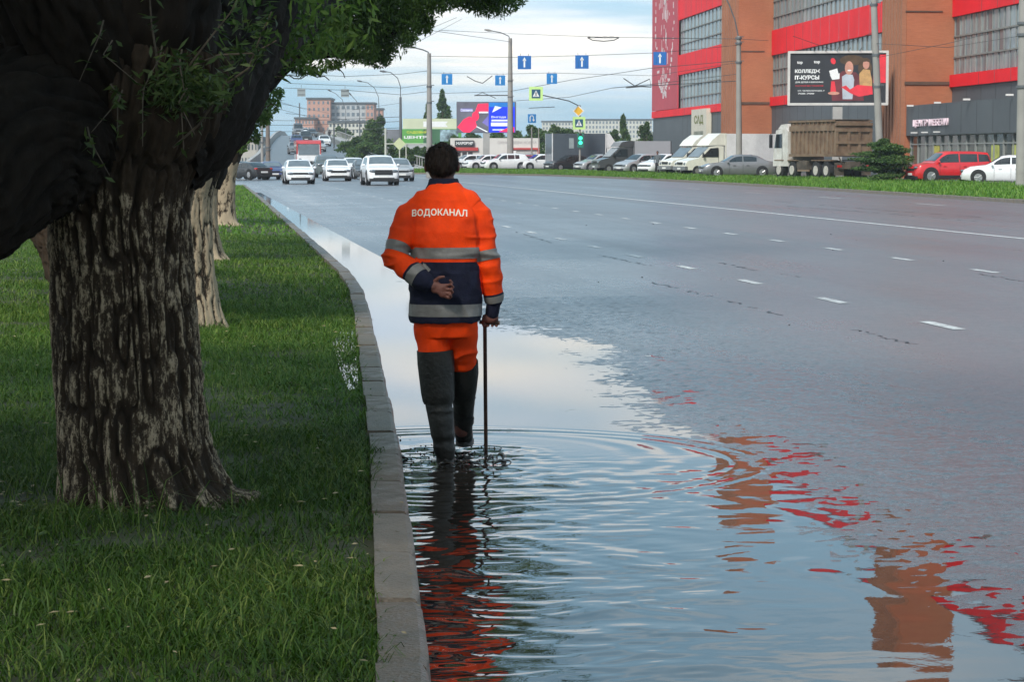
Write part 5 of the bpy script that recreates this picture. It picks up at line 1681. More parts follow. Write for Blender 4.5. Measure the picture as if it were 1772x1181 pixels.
# ---- dump truck, dusty and ribbed
DUSTY = pm('dusty_brown_steel', (0.155, 0.098, 0.062), 0.85, 0.25, 3, 0.4, 30, dirt=(0.25, 0.185, 0.125), dscale=1.4, damt=.7)
DUSTD = pm('muddy_chassis', (0.060, 0.048, 0.038), 0.9, 0.3, 4, 0.4, 30, dirt=(0.17, 0.13, 0.095), dscale=2, damt=.6)
dt = thing('dump_truck', 'dusty brown dump truck with ribbed tipper body and white cab, seen from behind', 'dump truck', gp(1474, 138, ZL), math.radians(20), PK)
def dbox(name, lo, hi, mat=DUSTY, parent=None): return MB().b2(lo, hi).build(name, mat, parent or dt)
TL, TW, Z0, Z1 = 5.7, 2.5, 1.35, 3.45        # tipper: local y from 0 (tail) forward
tb = dbox('tipper_body', (-TW / 2 + .09, .06, Z0), (TW / 2 - .09, TL, Z1 - .06))
for sx in (-1, 1):
    for k in range(11):
        y = .25 + k * (TL - .5) / 10
        MB().b2((sx * (TW / 2 - .09), y - .06, Z0 + .12), (sx * (TW / 2), y + .06, Z1 - .55)).build('side_rib', DUSTY, tb)
    MB().b2((sx * (TW / 2 - .09), 0, Z0 - .02), (sx * (TW / 2 + .01), TL, Z0 + .14)).build('side_rail', DUSTY, tb)
    MB().b2((sx * (TW / 2 - .09), 0, Z1 - .62), (sx * (TW / 2 + .012), TL, Z1 - .30)).build('side_rail', DUSTY, tb)
    MB().b2((sx * (TW / 2 - .09), 0, Z1 - .09), (sx * (TW / 2 + .014), TL + .1, Z1)).build('top_rail', DUSTY, tb)
    for k in range(10):
        y = .45 + k * (TL - .9) / 9
        MB().b2((sx * (TW / 2 - .09), y - .03, Z1 - .29), (sx * (TW / 2 - .01), y + .03, Z1 - .1)).build('rail_strut', DUSTY, tb)
tg = dbox('tailgate', (-TW / 2 + .06, -.05, Z0 + .02), (TW / 2 - .06, .055, Z1 - .2))
for x0 in (-1.19, -.42, .28, 1.02):
    MB().b2((x0, -.14, Z0 + .15), (x0 + .17, -.052, Z1 - .55)).build('gate_rib', DUSTY, tg)
for z in (Z0 + .02, Z0 + .72, Z1 - .68, Z1 - .32):
    MB().b2((-TW / 2 + .05, -.16, z), (TW / 2 - .05, -.053, z + (.16 if z > Z0 + .1 else .24))).build('gate_bar', DUSTY, tg)
MB().b2((-TW / 2 + .02, .30, Z1 + .002), (TW / 2 - .02, TL, Z1 + .05)).build('tarp_cover', DUSTD, dt)
dbox('chassis', (-.45, -.1, .72), (.45, 8.0, 1.05), DUSTD)
dbox('rear_crossbeam', (-1.0, -.15, .62), (1.0, -.02, .86), DUSTD)
for sx in (-1, 1):
    dbox('mud_flap', (sx * 1.18, -.02, .25), (sx * .58, .02, .98), DUSTD)
    dbox('tail_light', (sx * 1.1, -.19, .72), (sx * .8, -.155, .84), TAIL)
    dbox('fuel_tank', (sx * 1.15, 3.55, .55), (sx * .6, 4.9, 1.1), DUSTD)
    dbox('side_guard', (sx * 1.20, 3.2, .45), (sx * 1.14, 4.7, .55), DUSTY)
    MB().tube([(sx * .75, -.05, .95), (sx * .95, -.1, 1.3)], .04, 6).build('strut', DUSTD, dt)
    for y in (.95, 2.25, 5.35, 7.1):
        w_ = MB().cyl((sx * 1.03, y, .52), .52, .34 if y > 3 else .42, 'x', 24).build('wheel', TYRE, dt, 40)
        MB().cyl((sx * 1.24, y, .52), .28, .05, 'x', 18).build('rim', pm('dusty_rim', (.45, .42, .38), .7, .2, 8), w_, 40)
        dbox('mudguard', (sx * 1.24, y - .62, 1.08), (sx * .8, y + .62, 1.14), DUSTY)
CABW = pm('cab_white', (.62, .61, .58), .5, .08, 3, dirt=(.36, .31, .25), dscale=1.3, damt=.6)
MB().prism([(5.95, .75), (5.95, 2.85), (6.2, 3.02), (7.55, 2.92), (7.85, 2.0), (7.95, .75)], 'x', -1.22, 1.22).build('cab', CABW, dt, 30)
MB().prism([(6.1, 3.0), (6.3, 3.30), (7.1, 3.26), (7.55, 2.98)], 'x', -1.1, 1.1).build('wind_deflector', CABW, dt, 30)
for sx in (-1, 1):
    MB().prism([(6.75, 1.85), (6.75, 2.70), (7.50, 2.68), (7.74, 1.85)], 'x', sx * 1.215, sx * 1.235).build('side_window', GLASS, dt)
    MB().tube([(sx * 1.22, 7.6, 2.75), (sx * 1.48, 7.75, 2.7), (sx * 1.48, 7.75, 1.9)], .025, 6).build('mirror_arm', BLKP, dt)
    MB().b2((sx * 1.38, 7.68, 1.85), (sx * 1.56, 7.80, 2.65)).build('mirror', BLKP, dt)
    MB().b2((sx * 1.222, 6.68, 1.0), (sx * 1.232, 6.71, 2.75)).build('door_seam', BLKP, dt)
MB().prism([(7.58, 2.85), (7.62, 2.87), (7.88, 2.0), (7.84, 1.98)], 'x', -1.05, 1.05).build('windscreen', GLASS, dt)
# standing man by the cars
simple_person('man in grey top standing between the parked cars', gp(1137, 171, ZL), math.pi * .9, 1.70, pm('grey_top', (.10, .115, .13), .85, .2, 10))
# ------------------------------------------------------------------ the brick factory turned shopping centre
def brick_mat(name, c0, c1):
    m = bpy.data.materials.new(name); m.use_nodes = True
    N, L = m.node_tree.nodes, m.node_tree.links
    b = N['Principled BSDF']; b.inputs['Roughness'].default_value = .85; b.inputs['Specular IOR Level'].default_value = .2
    t = N.new('ShaderNodeTexCoord')
    mpn = N.new('ShaderNodeMapping'); mpn.inputs['Scale'].default_value = (1.6, 1.6, 9)
    L.new(t.outputs['Object'], mpn.inputs[0])
    n = N.new('ShaderNodeTexNoise'); n.inputs['Scale'].default_value = 1.2; n.inputs['Detail'].default_value = 8; n.inputs['Roughness'].default_value = .7
    L.new(mpn.outputs[0], n.inputs['Vector'])
    n2 = N.new('ShaderNodeTexNoise'); n2.inputs['Scale'].default_value = .35; n2.inputs['Detail'].default_value = 4
    L.new(t.outputs['Object'], n2.inputs['Vector'])
    a = N.new('ShaderNodeMath'); a.operation = 'MULTIPLY_ADD'; a.inputs[1].default_value = .5
    L.new(n2.outputs['Fac'], a.inputs[0])
    h = N.new('ShaderNodeMath'); h.operation = 'MULTIPLY'; h.inputs[1].default_value = .5
    L.new(n.outputs['Fac'], h.inputs[0]); L.new(h.outputs[0], a.inputs[2])
    r = N.new('ShaderNodeValToRGB'); r.color_ramp.elements[0].position, r.color_ramp.elements[1].position = .33, .67
    r.color_ramp.elements[0].color = c0 + (1,); r.color_ramp.elements[1].color = c1 + (1,)
    L.new(a.outputs[0], r.inputs[0]); L.new(r.outputs[0], b.inputs['Base Color'])
    bn = N.new('ShaderNodeBump'); bn.inputs['Strength'].default_value = .4; bn.inputs['Distance'].default_value = .03
    L.new(n.outputs['Fac'], bn.inputs['Height']); L.new(bn.outputs[0], b.inputs['Normal'])
    return m
BRICK = brick_mat('factory_brick', (0.33, 0.115, 0.058), (0.46, 0.175, 0.090))
BRICKD = brick_mat('factory_brick_ribbed', (0.28, 0.12, 0.07), (0.42, 0.19, 0.11))
BRICKP = brick_mat('far_pink_brick', (0.42, 0.23, 0.18), (0.54, 0.32, 0.25))  # lightened: some of the distance haze is put into the colour
REDBAND = pm('red_cladding', (0.86, 0.012, 0.022), .6, .06, .4, spec=.15, dirt=(.62, .018, .026), dscale=.25, damt=.6)
REDBAN = pm('faded_red_banner', (0.50, 0.060, 0.085), .7, .08, .5, dirt=(.40, .06, .08), dscale=.4, damt=.5)
SLATE = pm('graphite_cladding', (0.070, 0.082, 0.092), .55, .08, .5, dirt=(.095, .11, .12), dscale=.3, damt=.6)
FGLASS = pm('factory_glazing', (0.14, 0.20, 0.225), .22, .5, .8, spec=.7, dirt=(.36, .40, .38), dscale=.9, damt=.8, stretch=(1, 1, .35))
MULL = pm('pale_mullion', (0.25, 0.265, 0.255), .6, .1, 2)
MULLD = pm('dull_mullion', (0.20, 0.20, 0.185), .6, .1, 2)
SHOPG = pm('shop_glass', (0.055, 0.065, 0.062), .12, .3, 1.2, spec=.7, dirt=(.20, .21, .18), dscale=.9, damt=.6)
CREAMW = pm('cream_render', (0.60, 0.57, 0.47), .75, .06, 1)
FC, FK_ = 39.95, -.088
fd = Vector((FK_, 1, 0)).normalized(); fn = Vector((-1, FK_, 0)).normalized()    # along the front (away), outward (to the road)
FO = Vector((FC + FK_ * 118, 118, .2))
FRZ = math.atan2(fd.y, fd.x)
fac = thing('brick_building', 'long brick industrial building with red bands and tall gridded windows', 'building', FO, FRZ)
# local frame: x along the front (0 at the near end, away from the camera), y = outward is -? computed so +y points to the road
sgn = 1 if Vector((-fd.y, fd.x, 0)).dot(fn) > 0 else -1
kx = math.sqrt(1 + FK_ ** 2)
def fx(Y): return (Y - 118) * kx
def fbox(name, x0, x1, y0, y1, z0, z1, mat, parent=None): return MB().b2((x0, sgn * y0, z0), (x1, sgn * y1, z1)).build(name, mat, parent or fac)
TOPZ = 26.0
XE = fx(271.6)
fbox('wall', fx(118), XE, -16, -.35, 0, TOPZ - .5, BRICK)
fbox('roof_slab', fx(118) - .2, XE + .2, -16.2, -.1, TOPZ - .5, TOPZ, SLATE)
BANDS = [(5.8, 6.55), (10.1, 12.2), (15.9, 18.0), (21.7, TOPZ - .51)]
towers = [(203, 210), (146.7, 152)]
bays = [(210.05, 252.5), (152.05, 202.95), (118, 146.65)]
for bi, (ya, yb) in enumerate(bays):
    xa, xb = fx(ya), fx(yb)
    for z0, z1 in BANDS:
        rb_ = fbox('red_band', xa, xb if bi else XE - .02, -.34, .0 + (.12 if z0 < 7 else 0), z0 - .2, z1 - .2, REDBAND)
        for k in range(1, int((xb - xa) / 3.2)):
            yo = .12 if z0 < 7 else 0
            MB().b2((xa + 3.2 * k, sgn * yo, z0 - .18), (xa + 3.2 * k + .05, sgn * (yo + .006), z1 - .22)).build('panel_joint', DKGREY, rb_)
    fbox('ground_floor_cladding', xa, xb if bi else XE, -.34, -.06, 0, 5.59, SLATE)
    for k in range(int((xb - xa) / 3)):
        fbox('panel_joint', xa + 3 * k + 1.5, xa + 3 * k + 1.53, -.06, -.052, .1, 5.55, BLKP)
    for (z0, z1) in ((6.35, 9.9), (12.0, 15.7), (17.8, 21.5)):
        w = fbox('window', xa + .02, xb - .02, -.34, -.22, z0, z1, FGLASS)
        step = {0: 2.05, 1: 1.45, 2: 1.15}[bi]
        nM = int((xb - xa) / step)
        for k in range(nM + 1):
            x = xa + .05 + (xb - xa - .1) * k / nM
            MB().b2((x - .055, -.22 * sgn, z0), (x + .055, -.15 * sgn, z1)).build('mullion', MULL if bi != 1 else MULLD, w)
        for f in (.30, .66):
            z = z0 + (z1 - z0) * f
            MB().b2((xa, -.219 * sgn, z - .05), (xb, -.10 * sgn, z + .05)).build('transom', MULLD, w)
        if bi == 2:                              # single dull and bright panes near enough to tell apart
            for k in range(nM):
                for (fa, fb) in ((0, .30), (.30, .66), (.66, 1)):
                    x = xa + .05 + (xb - xa - .1) * k / nM; x2 = xa + .05 + (xb - xa - .1) * (k + 1) / nM
                    MB().b2((x + .07, -.2195 * sgn, z0 + (z1 - z0) * fa + .05), (x2 - .07, (-.205 + random.uniform(0, .02)) * sgn, z0 + (z1 - z0) * fb - .05)).build('pane', (FGLASS, GLASS_L, FGLASS)[random.randrange(3)], w)
# the projecting brick stair towers: ribbed front, plain side
for ya, yb in towers:
    xa, xb = fx(ya), fx(yb)
    D = 2.83
    tw = fbox('stair_tower', xa, xb, -.36, D, 0, TOPZ + 4.2, BRICK)
    fbox('tower_front', xa + .30, xb, D, D + .02, 0, TOPZ + 4.2, BRICKD, tw)
    nr = 7
    for k in range(nr):
        x = xa + .35 + (xb - xa - .7) * k / (nr - 1)
        MB().b2((x - .22, D * sgn, 0), (x + .22, (D + .26) * sgn, TOPZ + 4.2)).build('brick_rib', BRICKD, tw)
    fbox('string_course', xa - .08, xb, -.2, D + .06, 5.75, 5.95, pm('brown_flashing', (.10, .055, .035), .7, .2, 2), tw)
    fbox('string_course', xa - .06, xb, .6, D + .05, 10.2, 10.28, MATS['brown_flashing'], tw)
# banner with white ornament on the far end of the front
ban = fbox('banner', fx(253.2), XE - .05, -.05, .10, 6.4, TOPZ - .5, REDBAN)
WPR = pm('white_print', (0.72, 0.62, 0.62), .7, .08, 3)
orn = MB()
bx0, bx1 = fx(253.2), XE - .05
def orn_dash(x, z, w, h): orn.b2((x - w / 2, .105 * sgn, z - h / 2), (x + w / 2, .112 * sgn, z + h / 2))
rr = random.Random(4)
cxm = (bx0 + bx1) / 2
for k in range(64):
    a = 2 * math.pi * k / 64
    r = 1 + rr.uniform(-.05, .05)
    orn_dash(cxm + math.cos(a) * 6.6 * r, 17.5 + math.sin(a) * 9.2 * r, rr.uniform(.35, .9), rr.uniform(.25, .75))
for k in range(70):
    orn_dash(cxm + rr.gauss(0, 1.7), 18.5 + rr.gauss(0, 3.2), rr.uniform(.15, .45), rr.uniform(.3, 1.5))
for k in range(40):
    orn_dash(cxm + rr.gauss(0, 1.5), 9.2 + rr.gauss(0, .7), rr.uniform(.2, .5), rr.uniform(.2, .6))
orn.build('ornament_print', WPR, ban, kind='stuff')
# shop block in front of the near bay
sb_ = fbox('shop_block', fx(118), fx(146.64), -.05, 2.80, 2.62, 4.45, SLATE)
for k in range(9):
    fbox('panel_joint', fx(119) + 3.1 * k, fx(119) + 3.1 * k + .03, 2.80, 2.806, 2.7, 4.4, BLKP, sb_)
sg = fbox('shop_glazing', fx(118.2), fx(146.4), 2.2, 2.5, 0, 2.62, SHOPG)
for k in range(17):
    x = fx(118.2) + (fx(146.4) - fx(118.2)) * k / 16
    MB().b2((x - .05, 2.5 * sgn, 0), (x + .05, 2.6 * sgn, 2.62)).build('mullion', MULL, sg)
for z in (2.05, 2.56, .05):
    MB().b2((fx(118.2), 2.5 * sgn, z), (fx(146.4), 2.585 * sgn, z + .07)).build('transom', MULL, sg)
for k, x in enumerate((fx(124.2), fx(128), fx(140))):
    MB().b2((x, 2.5 * sgn, .12), (x + 1.4, 2.53 * sgn, 2.0)).build('poster', pm('lime_poster', (.42, .45, .10), .6, .3, 1.5) if k < 2 else pm('yellow_poster', (.5, .45, .08), .6, .2, 1.5), sg)
fl2 = MB()
for k, px_ in enumerate((1575, 1622, 1672, 1746)):
    Y = 37.1 / ((px_ - 886) / F_PX + .088)
    fbox('floodlight', fx(Y) - .05, fx(Y) + .12, 2.82, 3.2, 4.38 + .05 * k, 4.48 + .05 * k, PLATE, sb_)
for px_ in (1582, 1600, 1621):
    Y = 37.1 / ((px_ - 886) / F_PX + .088)
    fbox('sign_lamp', fx(Y) - .05, fx(Y) + .1, 2.81, 3.2, 2.75, 2.82, PLATE, sb_)
tmn = text_mesh('ЦЕНТР МЕБЕЛИ', 1.0, 1.0, .02, .05)
def place_text(me, name, mat, parent, centre, xdir, up, width, height):
    V = verts(me)
    mn, mx_ = V.min(0), V.max(0)
    V[:, 0] = (V[:, 0] - (mn[0] + mx_[0]) / 2) / (mx_[0] - mn[0]) * width
    V[:, 1] = (V[:, 1] - (mn[1] + mx_[1]) / 2) / (mx_[1] - mn[1]) * height
    xd, u_ = Vector(xdir).normalized(), Vector(up).normalized()
    nd = xd.cross(u_)
    W_ = np.array(centre)[None, :] + V[:, :1] * np.array(xd) + V[:, 1:2] * np.array(u_) + V[:, 2:3] * np.array(nd)
    put(me, W_)
    return link(name, me, mat, parent)
PINK = pm('pink_sign', (.78, .60, .66), .4, .06, 4, emit=.10)
Ya, Yb = 37.1 / ((1575 - 886) / F_PX + .088), 37.1 / ((1637 - 886) / F_PX + .088)
xm = (fx(Ya) + fx(Yb)) / 2
place_text(tmn, 'shop_lettering', PINK, sb_, (xm, 2.86 * sgn, 3.32), (-1, 0, 0), (0, 0, 1), abs(fx(Ya) - fx(Yb)) * .95, .48)
# cream portal with green lettering
po = fbox('portal', fx(232.5), fx(241.5), .0, .5, .0, 6.0, CREAMW)
fbox('portal_opening', fx(234.3), fx(240), .49, .505, 0, 3.8, pm('portal_shade', (.20, .21, .16), .6, .3, .6), po)
place_text(text_mesh('САД', 1, 1, .03), 'portal_lettering', pm('moss_green_print', (.14, .16, .02), .6, .1, 4), po, (fx(237), .515 * sgn, 4.9), (-1, 0, 0), (0, 0, 1), 5.4, 1.0)

# ------------------------------------------------------------------ poles
POLEC = pm('pole_concrete', (0.30, 0.29, 0.27), .8, .15, 2, .3, 20, dirt=(.18, .17, .16), dscale=1, damt=.5)
POLES_ = pm('pole_steel', (0.10, 0.11, 0.12), .6, .15, 3)
WIRE = pm('wire_black', (0.03, 0.03, 0.032), .6, .1, 3)
def pole(label, px, Y, top_py, r0, r1, zb_=.2, lean=0.0, mat=None, arm=None, name='lamp_post', cat='lamp post', curve=None, clamps=(), n=12):
    p0 = gp(px, Y, zb_)
    t = thing(name, label, cat, p0, 0, 'poles along the road')
    zt = at(px, top_py, Y).z - zb_
    m = mat or POLEC
    MB().tube([(0, 0, 0), (lean / 2, 0, zt / 2), (lean, 0, zt)], [r0, (r0 + r1) / 2, r1], n).build('shaft', m, t, 50)
    def W(q): 
        v = at(q[0], q[1], Y); return Vector((v.x - p0[0], q[2] if len(q) > 2 else 0, v.z - zb_))
    if arm:
        MB().tube([Vector((lean, 0, zt - .15))] + [W(q) for q in arm], .045, 8).build('arm', POLES_, t, 60)
        e = W(arm[-1]); d = (e - (W(arm[-2]) if len(arm) > 1 else Vector((lean, 0, zt)))).normalized()
        MB().tube([e - d * .1, e + d * .25, e + d * .65], [.05, .12, .07], 8).build('lamp_head', m if m is POLEC else POLES_, t, 60)
    for z in clamps:
        zz_ = at(px, z, Y).z - zb_
        MB().cyl((lean * zz_ / zt, 0, zz_), r1 * 1.5, .12, 'z', 12).build('clamp', POLES_, t, 50)
        MB().box((lean * zz_ / zt + .1, -.1, zz_ + .1), (.5, .05, .05)).build('bracket', POLES_, t)
    return t
pole('thick concrete pole at the right edge of the picture', 1765, 103, -260, .24, .20, .2, 0, None, None, 'concrete_pole', 'pole', clamps=(40, 60, 150), n=20)
pole('tall pale pole in front of the college billboard, leaning left', 1523, 124, -330, .20, .14, .2, -1.0, None, None, 'concrete_pole', 'pole', clamps=(8, 95, 150))
pole('pale lamp post before the brick stair tower with thin curved arm', 1278, 158, 62, .22, .15, .2, -.1, None, [(1272, 35), (1262, 8), (1245, -25)], clamps=(66, 75, 108))
pole('tall lamp post beside the blue and red screen', 883, 226, 66, .33, .17, .2, 0, None, [(880, 62), (866, 56), (850, 53)], clamps=(140, 168))
pole('concrete lamp post left of the green banner above the walker', 743.5, 168, 92, .24, .13, .06, 0, None, [(741, 90), (732, 86), (716, 82)], clamps=(150, 178, 248))
pole('dark steel lamp post with curved arm left of the green banner', 694, 250, 168, .20, .12, .06, 0, POLES_, [(693, 150), (688, 135), (676, 125), (668, 124)])
pole('curved lamp post on the bridge right of the pink building', 657, 330, 190, .16, .10, .1, 0, POLES_, [(655, 168), (648, 152), (636, 143), (626, 141)])
pole('curved lamp post by the bridge railing before the white block', 623.5, 360, 205, .15, .09, .1, 0, POLES_, [(622, 190), (617, 175), (608, 165)])
pole('curved lamp post beside the bridge footway at the pink wall', 599.5, 390, 205, .14, .09, .1, 0, POLES_, [(598, 190), (592, 172), (581, 162), (573, 158)])
pole('thin post by the bridge footway halfway up', 579, 330, 212, .14, .10, .1, 0, POLES_, None, 'steel_post', 'post')
pole('brown pole with box at the left foot of the bridge', 465, 205, 188, .22, .16, .06, 0, pm('brown_pole', (.17, .14, .12), .8, .2, 2), None, 'wire_pole', 'pole', clamps=(255, 260))
pole('slim pole left of the brown pole by the bridge', 455, 240, 215, .16, .12, .06, 0, None, None, 'wire_pole', 'pole', clamps=(247,))
pole('slim pole farther back at the left bridge wall', 447, 290, 225, .16, .12, .06, 0, None, None, 'wire_pole', 'pole')
pole('distant pole in front of the pink building at the crest', 520, 520, 178, .18, .13, .1, 0, POLES_, None, 'steel_post', 'post')
pole('pale slim post at the hedge left of the walker', 668, 235, 222, .12, .10, .06, 0, pm('pale_post', (.5, .52, .45), .6, .1, 2), None, 'steel_post', 'post')
pole('thin post under the U-turn sign', 920, 232, 220, .08, .07, .2, 0, None, None, 'steel_post', 'post')
pole('thin pale post right of the U-turn sign post', 932, 250, 222, .06, .05, .2, 0, None, None, 'steel_post', 'post')

# ------------------------------------------------------------------ signs
SBLUE = pm('sign_blue', (0.010, 0.13, 0.42), .5, .06, 4)
SBLUE2 = pm('sign_blue_bright', (0.012, 0.20, 0.52), .5, .06, 4)
SDARK = pm('sign_dark_blue', (0.012, 0.085, 0.16), .5, .06, 4)
SWHITE = pm('sign_white', (0.78, 0.80, 0.80), .5, .04, 4)
SLIME = pm('sign_lime', (0.55, 0.80, 0.28), .5, .05, 4)
SYEL = pm('sign_yellow', (0.82, 0.46, 0.03), .5, .05, 4)
SBACK = pm('sign_back_grey', (0.27, 0.31, 0.32), .5, .1, 3)
HANG = 'lane signs hung over the road'
def arrow(mb, y, s, w=.06):
    mb.b2((-w * s, y, -.36 * s), (w * s, y - .006, .18 * s))
    mb.add([(-.15 * s, y - .006, .13 * s), (.15 * s, y - .006, .13 * s), (0, y - .006, .40 * s)], [(0, 1, 2)])
def lane_sign(label, px, py, Y, size, mat=SBLUE):
    p = at(px, py, Y)
    t = thing('lane_sign', label, 'road sign', p, 0, HANG)
    MB().box((0, 0, 0), (size, .03, size)).build('panel', mat, t)
    a = MB(); arrow(a, -.018, size); a.build('arrow', SWHITE, t)
    for sx in (-1, 1):
        for z in (-.30, -.05):
            MB().box((sx * .26 * size, -.019, z * size), (.035 * size, .006, .16 * size)).build('lane_line', SDARK, t)
        MB().tube([(sx * size * .3, 0, size / 2), (sx * size * .3, 0, size / 2 + .14)], .012, 5).build('hanger', WIRE, t)
lane_sign('larger blue arrow sign just right of the tall lamp post', 907.5, 108, 142, .80)
lane_sign('larger blue arrow sign in open sky left of the brick building', 1007, 107, 142, .80)
lane_sign('blue arrow sign seen against the red banner of the brick building', 1142, 101, 142, .78)
lane_sign('small blue arrow sign right of the concrete lamp post', 773.5, 137, 178, .80, SBLUE2)
lane_sign('small bright blue arrow sign left of the tall lamp post', 865.5, 139, 178, .75, SBLUE2)
lane_sign('small blue arrow sign below the two larger ones', 955, 136, 178, .78, SBLUE2)
for px, py, lb in ((521.5, 160, 'grey back of a hanging sign, left one over the bridge approach'), (597, 161, 'grey back of a hanging sign above the pink building')):
    p = at(px, py, 230); t = thing('lane_sign', lb, 'road sign', p, 0, HANG)
    MB().box((0, 0, 0), (.78, .03, .76)).build('panel', SBACK, t)
    for z in (-.2, .2): MB().box((0, -.03, z), (.7, .03, .05)).build('rail', POLES_, t)
    MB().tube([(0, 0, .38), (0, 0, .75)], .015, 5).build('hanger', WIRE, t)
t = thing('u_turn_sign', 'blue U-turn sign on a thin post left of the traffic light', 'road sign', at(920.5, 205, 231.9), 0)
MB().box((0, 0, 0), (.80, .03, .85)).build('panel', SBLUE2, t)
a = MB(); a.tube([(-.18, -.02, -.3), (-.18, -.02, .1), (-.1, -.02, .26), (.06, -.02, .26), (.16, -.02, .12), (.16, -.02, -.12)], .05, 6); a.add([(.02, -.06, -.1), (.30, -.06, -.1), (.16, -.06, -.3)], [(0, 1, 2)]); a.build('arrow', SWHITE, t)
def crossing_sign(label, px, py, Y, size):
    t = thing('crossing_sign', label, 'road sign', at(px, py, Y), 0)
    MB().box((0, .02, 0), (size * 1.38, .02, size * 1.38)).build('border', SLIME, t)
    MB().box((0, -.01, 0), (size * .86, .03, size * .86)).build('panel', SDARK, t)
    MB().add([(-.33 * size, -.028, -.30 * size), (.33 * size, -.028, -.30 * size), (0, -.028, .34 * size)], [(0, 1, 2)]).build('triangle', SWHITE, t)
    f = MB()                                  # walking figure on stripes
    f.ell((.0, -.034, .13 * size), (.045 * size, .01, .045 * size), 8, 6)
    f.tube([(0, -.034, .09 * size), (-.01 * size, -.034, -.06 * size)], .035 * size, 6)
    for dx in (-.12, .10): f.tube([(0, -.034, -.05 * size), (dx * size, -.034, -.24 * size)], .026 * size, 6)
    f.tube([(-.09 * size, -.034, .0), (0, -.034, .07 * size), (.09 * size, -.034, -.01 * size)], .02 * size, 6)
    f.build('figure', BLKP, t)
    return t
crossing_sign('pedestrian crossing sign with lime border hung on an arm', 927.5, 162, 204.8, .86)
crossing_sign('pedestrian crossing sign with lime border on the traffic light pole', 1002, 213, 209.8, .80)
t = thing('priority_sign', 'yellow diamond sign above the crossing sign on the traffic light pole', 'road sign', at(1001, 192, 209.8), 0)
MB().add([(-.52, 0, 0), (0, 0, -.52), (.52, 0, 0), (0, 0, .52), (-.52, .02, 0), (0, .02, -.52), (.52, .02, 0), (0, .02, .52)], [(0, 1, 2, 3), (7, 6, 5, 4), (0, 4, 5, 1), (1, 5, 6, 2), (2, 6, 7, 3), (3, 7, 4, 0)]).build('border', SWHITE, t)
MB().add([(-.40, -.01, 0), (0, -.01, -.40), (.40, -.01, 0), (0, -.01, .40)], [(0, 1, 2, 3)]).build('panel', SYEL, t)
tl = thing('traffic_light', 'traffic light showing green on a slim pole with a sign arm', 'traffic light', gp(1003, 210, .2), 0)
b0 = Vector(gp(1003, 210, .2))
zt = at(1001, 182, 210).z - .2
MB().tube([(0, 0, 0), (0, 0, zt)], [.09, .07], 10).build('pole', POLEC, tl, 50)
q = at(936, 164, 205) - b0
MB().tube([(0, 0, zt - .1), (-1.0, -1.2, zt + .35), q], .045, 8).build('sign_arm', POLES_, tl, 60)
hz_ = at(1004, 243, 210).z - .2
hs = MB().box((0.05, -.16, hz_), (.55, .22, 1.25)).build('housing', pm('signal_green_housing', (.02, .16, .12), .5, .1, 3), tl)
GLOW = pm('green_signal', (.05, .95, .55), .4, .05, 3, emit=1.3)
for dz in (.20, -.20):
    MB().cyl((.05, -.285, hz_ + dz), .17, .04, 'y', 18).build('lamp', GLOW, hs, 50)
    MB().tube([(.05 + .19 * math.cos(a), -.34, hz_ + dz + .19 * math.sin(a)) for a in np.linspace(0.2, 2.94, 8)], .02, 5).build('visor', BLKP, hs)
MB().cyl((.05, -.285, hz_ + .50), .13, .04, 'y', 18).build('lamp', BLKP, hs, 50)
MB().box((-.75, -.1, hz_ - .25), (.42, .16, .9)).build('side_signal', SBACK, tl)
# sign on the left junction: pale diamond on a frame
t = thing('priority_sign', 'pale back of a diamond sign on a frame above the hedge', 'road sign', gp(692, 226, .06), 0)
d0 = Vector(gp(692, 226, .06)); z9 = at(692, 249, 226).z - .06
MB().tube([(0, 0, 0), (0, 0, z9 + .5)], .06, 8).build('post', MATS['pale_post'], t, 50)
MB().add([(-.6, -.08, z9), (0, -.08, z9 - .6), (.6, -.08, z9), (0, -.08, z9 + .6), (-.6, -.06, z9), (0, -.06, z9 - .6), (.6, -.06, z9), (0, -.06, z9 + .6)], [(0, 1, 2, 3), (7, 6, 5, 4), (0, 4, 5, 1), (1, 5, 6, 2), (2, 6, 7, 3), (3, 7, 4, 0)]).build('panel', pm('pale_lime_back', (.50, .55, .32), .6, .1, 2), t)
MB().tube([(-1.3, 0, z9), (3.0, 0, z9)], .05, 8).build('crossbar', MATS['pale_post'], t)
MB().tube([(.62, 0, 0), (.62, 0, z9)], .05, 8).build('post', MATS['pale_post'], t, 50)

# ------------------------------------------------------------------ billboards
def flat(mb, x0, x1, z0, z1, y): mb.add([(x0, y, z0), (x1, y, z0), (x1, y, z1), (x0, y, z1)], [(0, 1, 2, 3)])
def disc(mb, cx, cz, rx, rz_, y, n=20, rot=0.0): mb.add([(cx + rx * math.cos(a) * math.cos(rot) - rz_ * math.sin(a) * math.sin(rot), y, cz + rx * math.cos(a) * math.sin(rot) + rz_ * math.sin(a) * math.cos(rot)) for a in np.linspace(0, 2 * math.pi, n, endpoint=False)], [tuple(range(n))])
def polyf(mb, pts, y): mb.add([(a, y, b) for a, b in pts], [tuple(range(len(pts)))])
bp = at(1450, 135, 147.5)
cb = thing('billboard', 'dark college billboard in a pale frame before the brick building', 'billboard', (bp.x, bp.y, .2), math.radians(-7))
zc_ = bp.z - .2
BW, BH = 5.95, 3.1
MB().b2((-.30, .0, 0), (.30, .4, zc_ - BH / 2 - .05)).build('post', PALEC, cb)
MB().b2((-BW / 2, .02, zc_ - BH / 2), (BW / 2, .35, zc_ + BH / 2)).build('case', SBACK, cb)
FRM = pm('billboard_frame', (.55, .54, .52), .6, .1, 2)
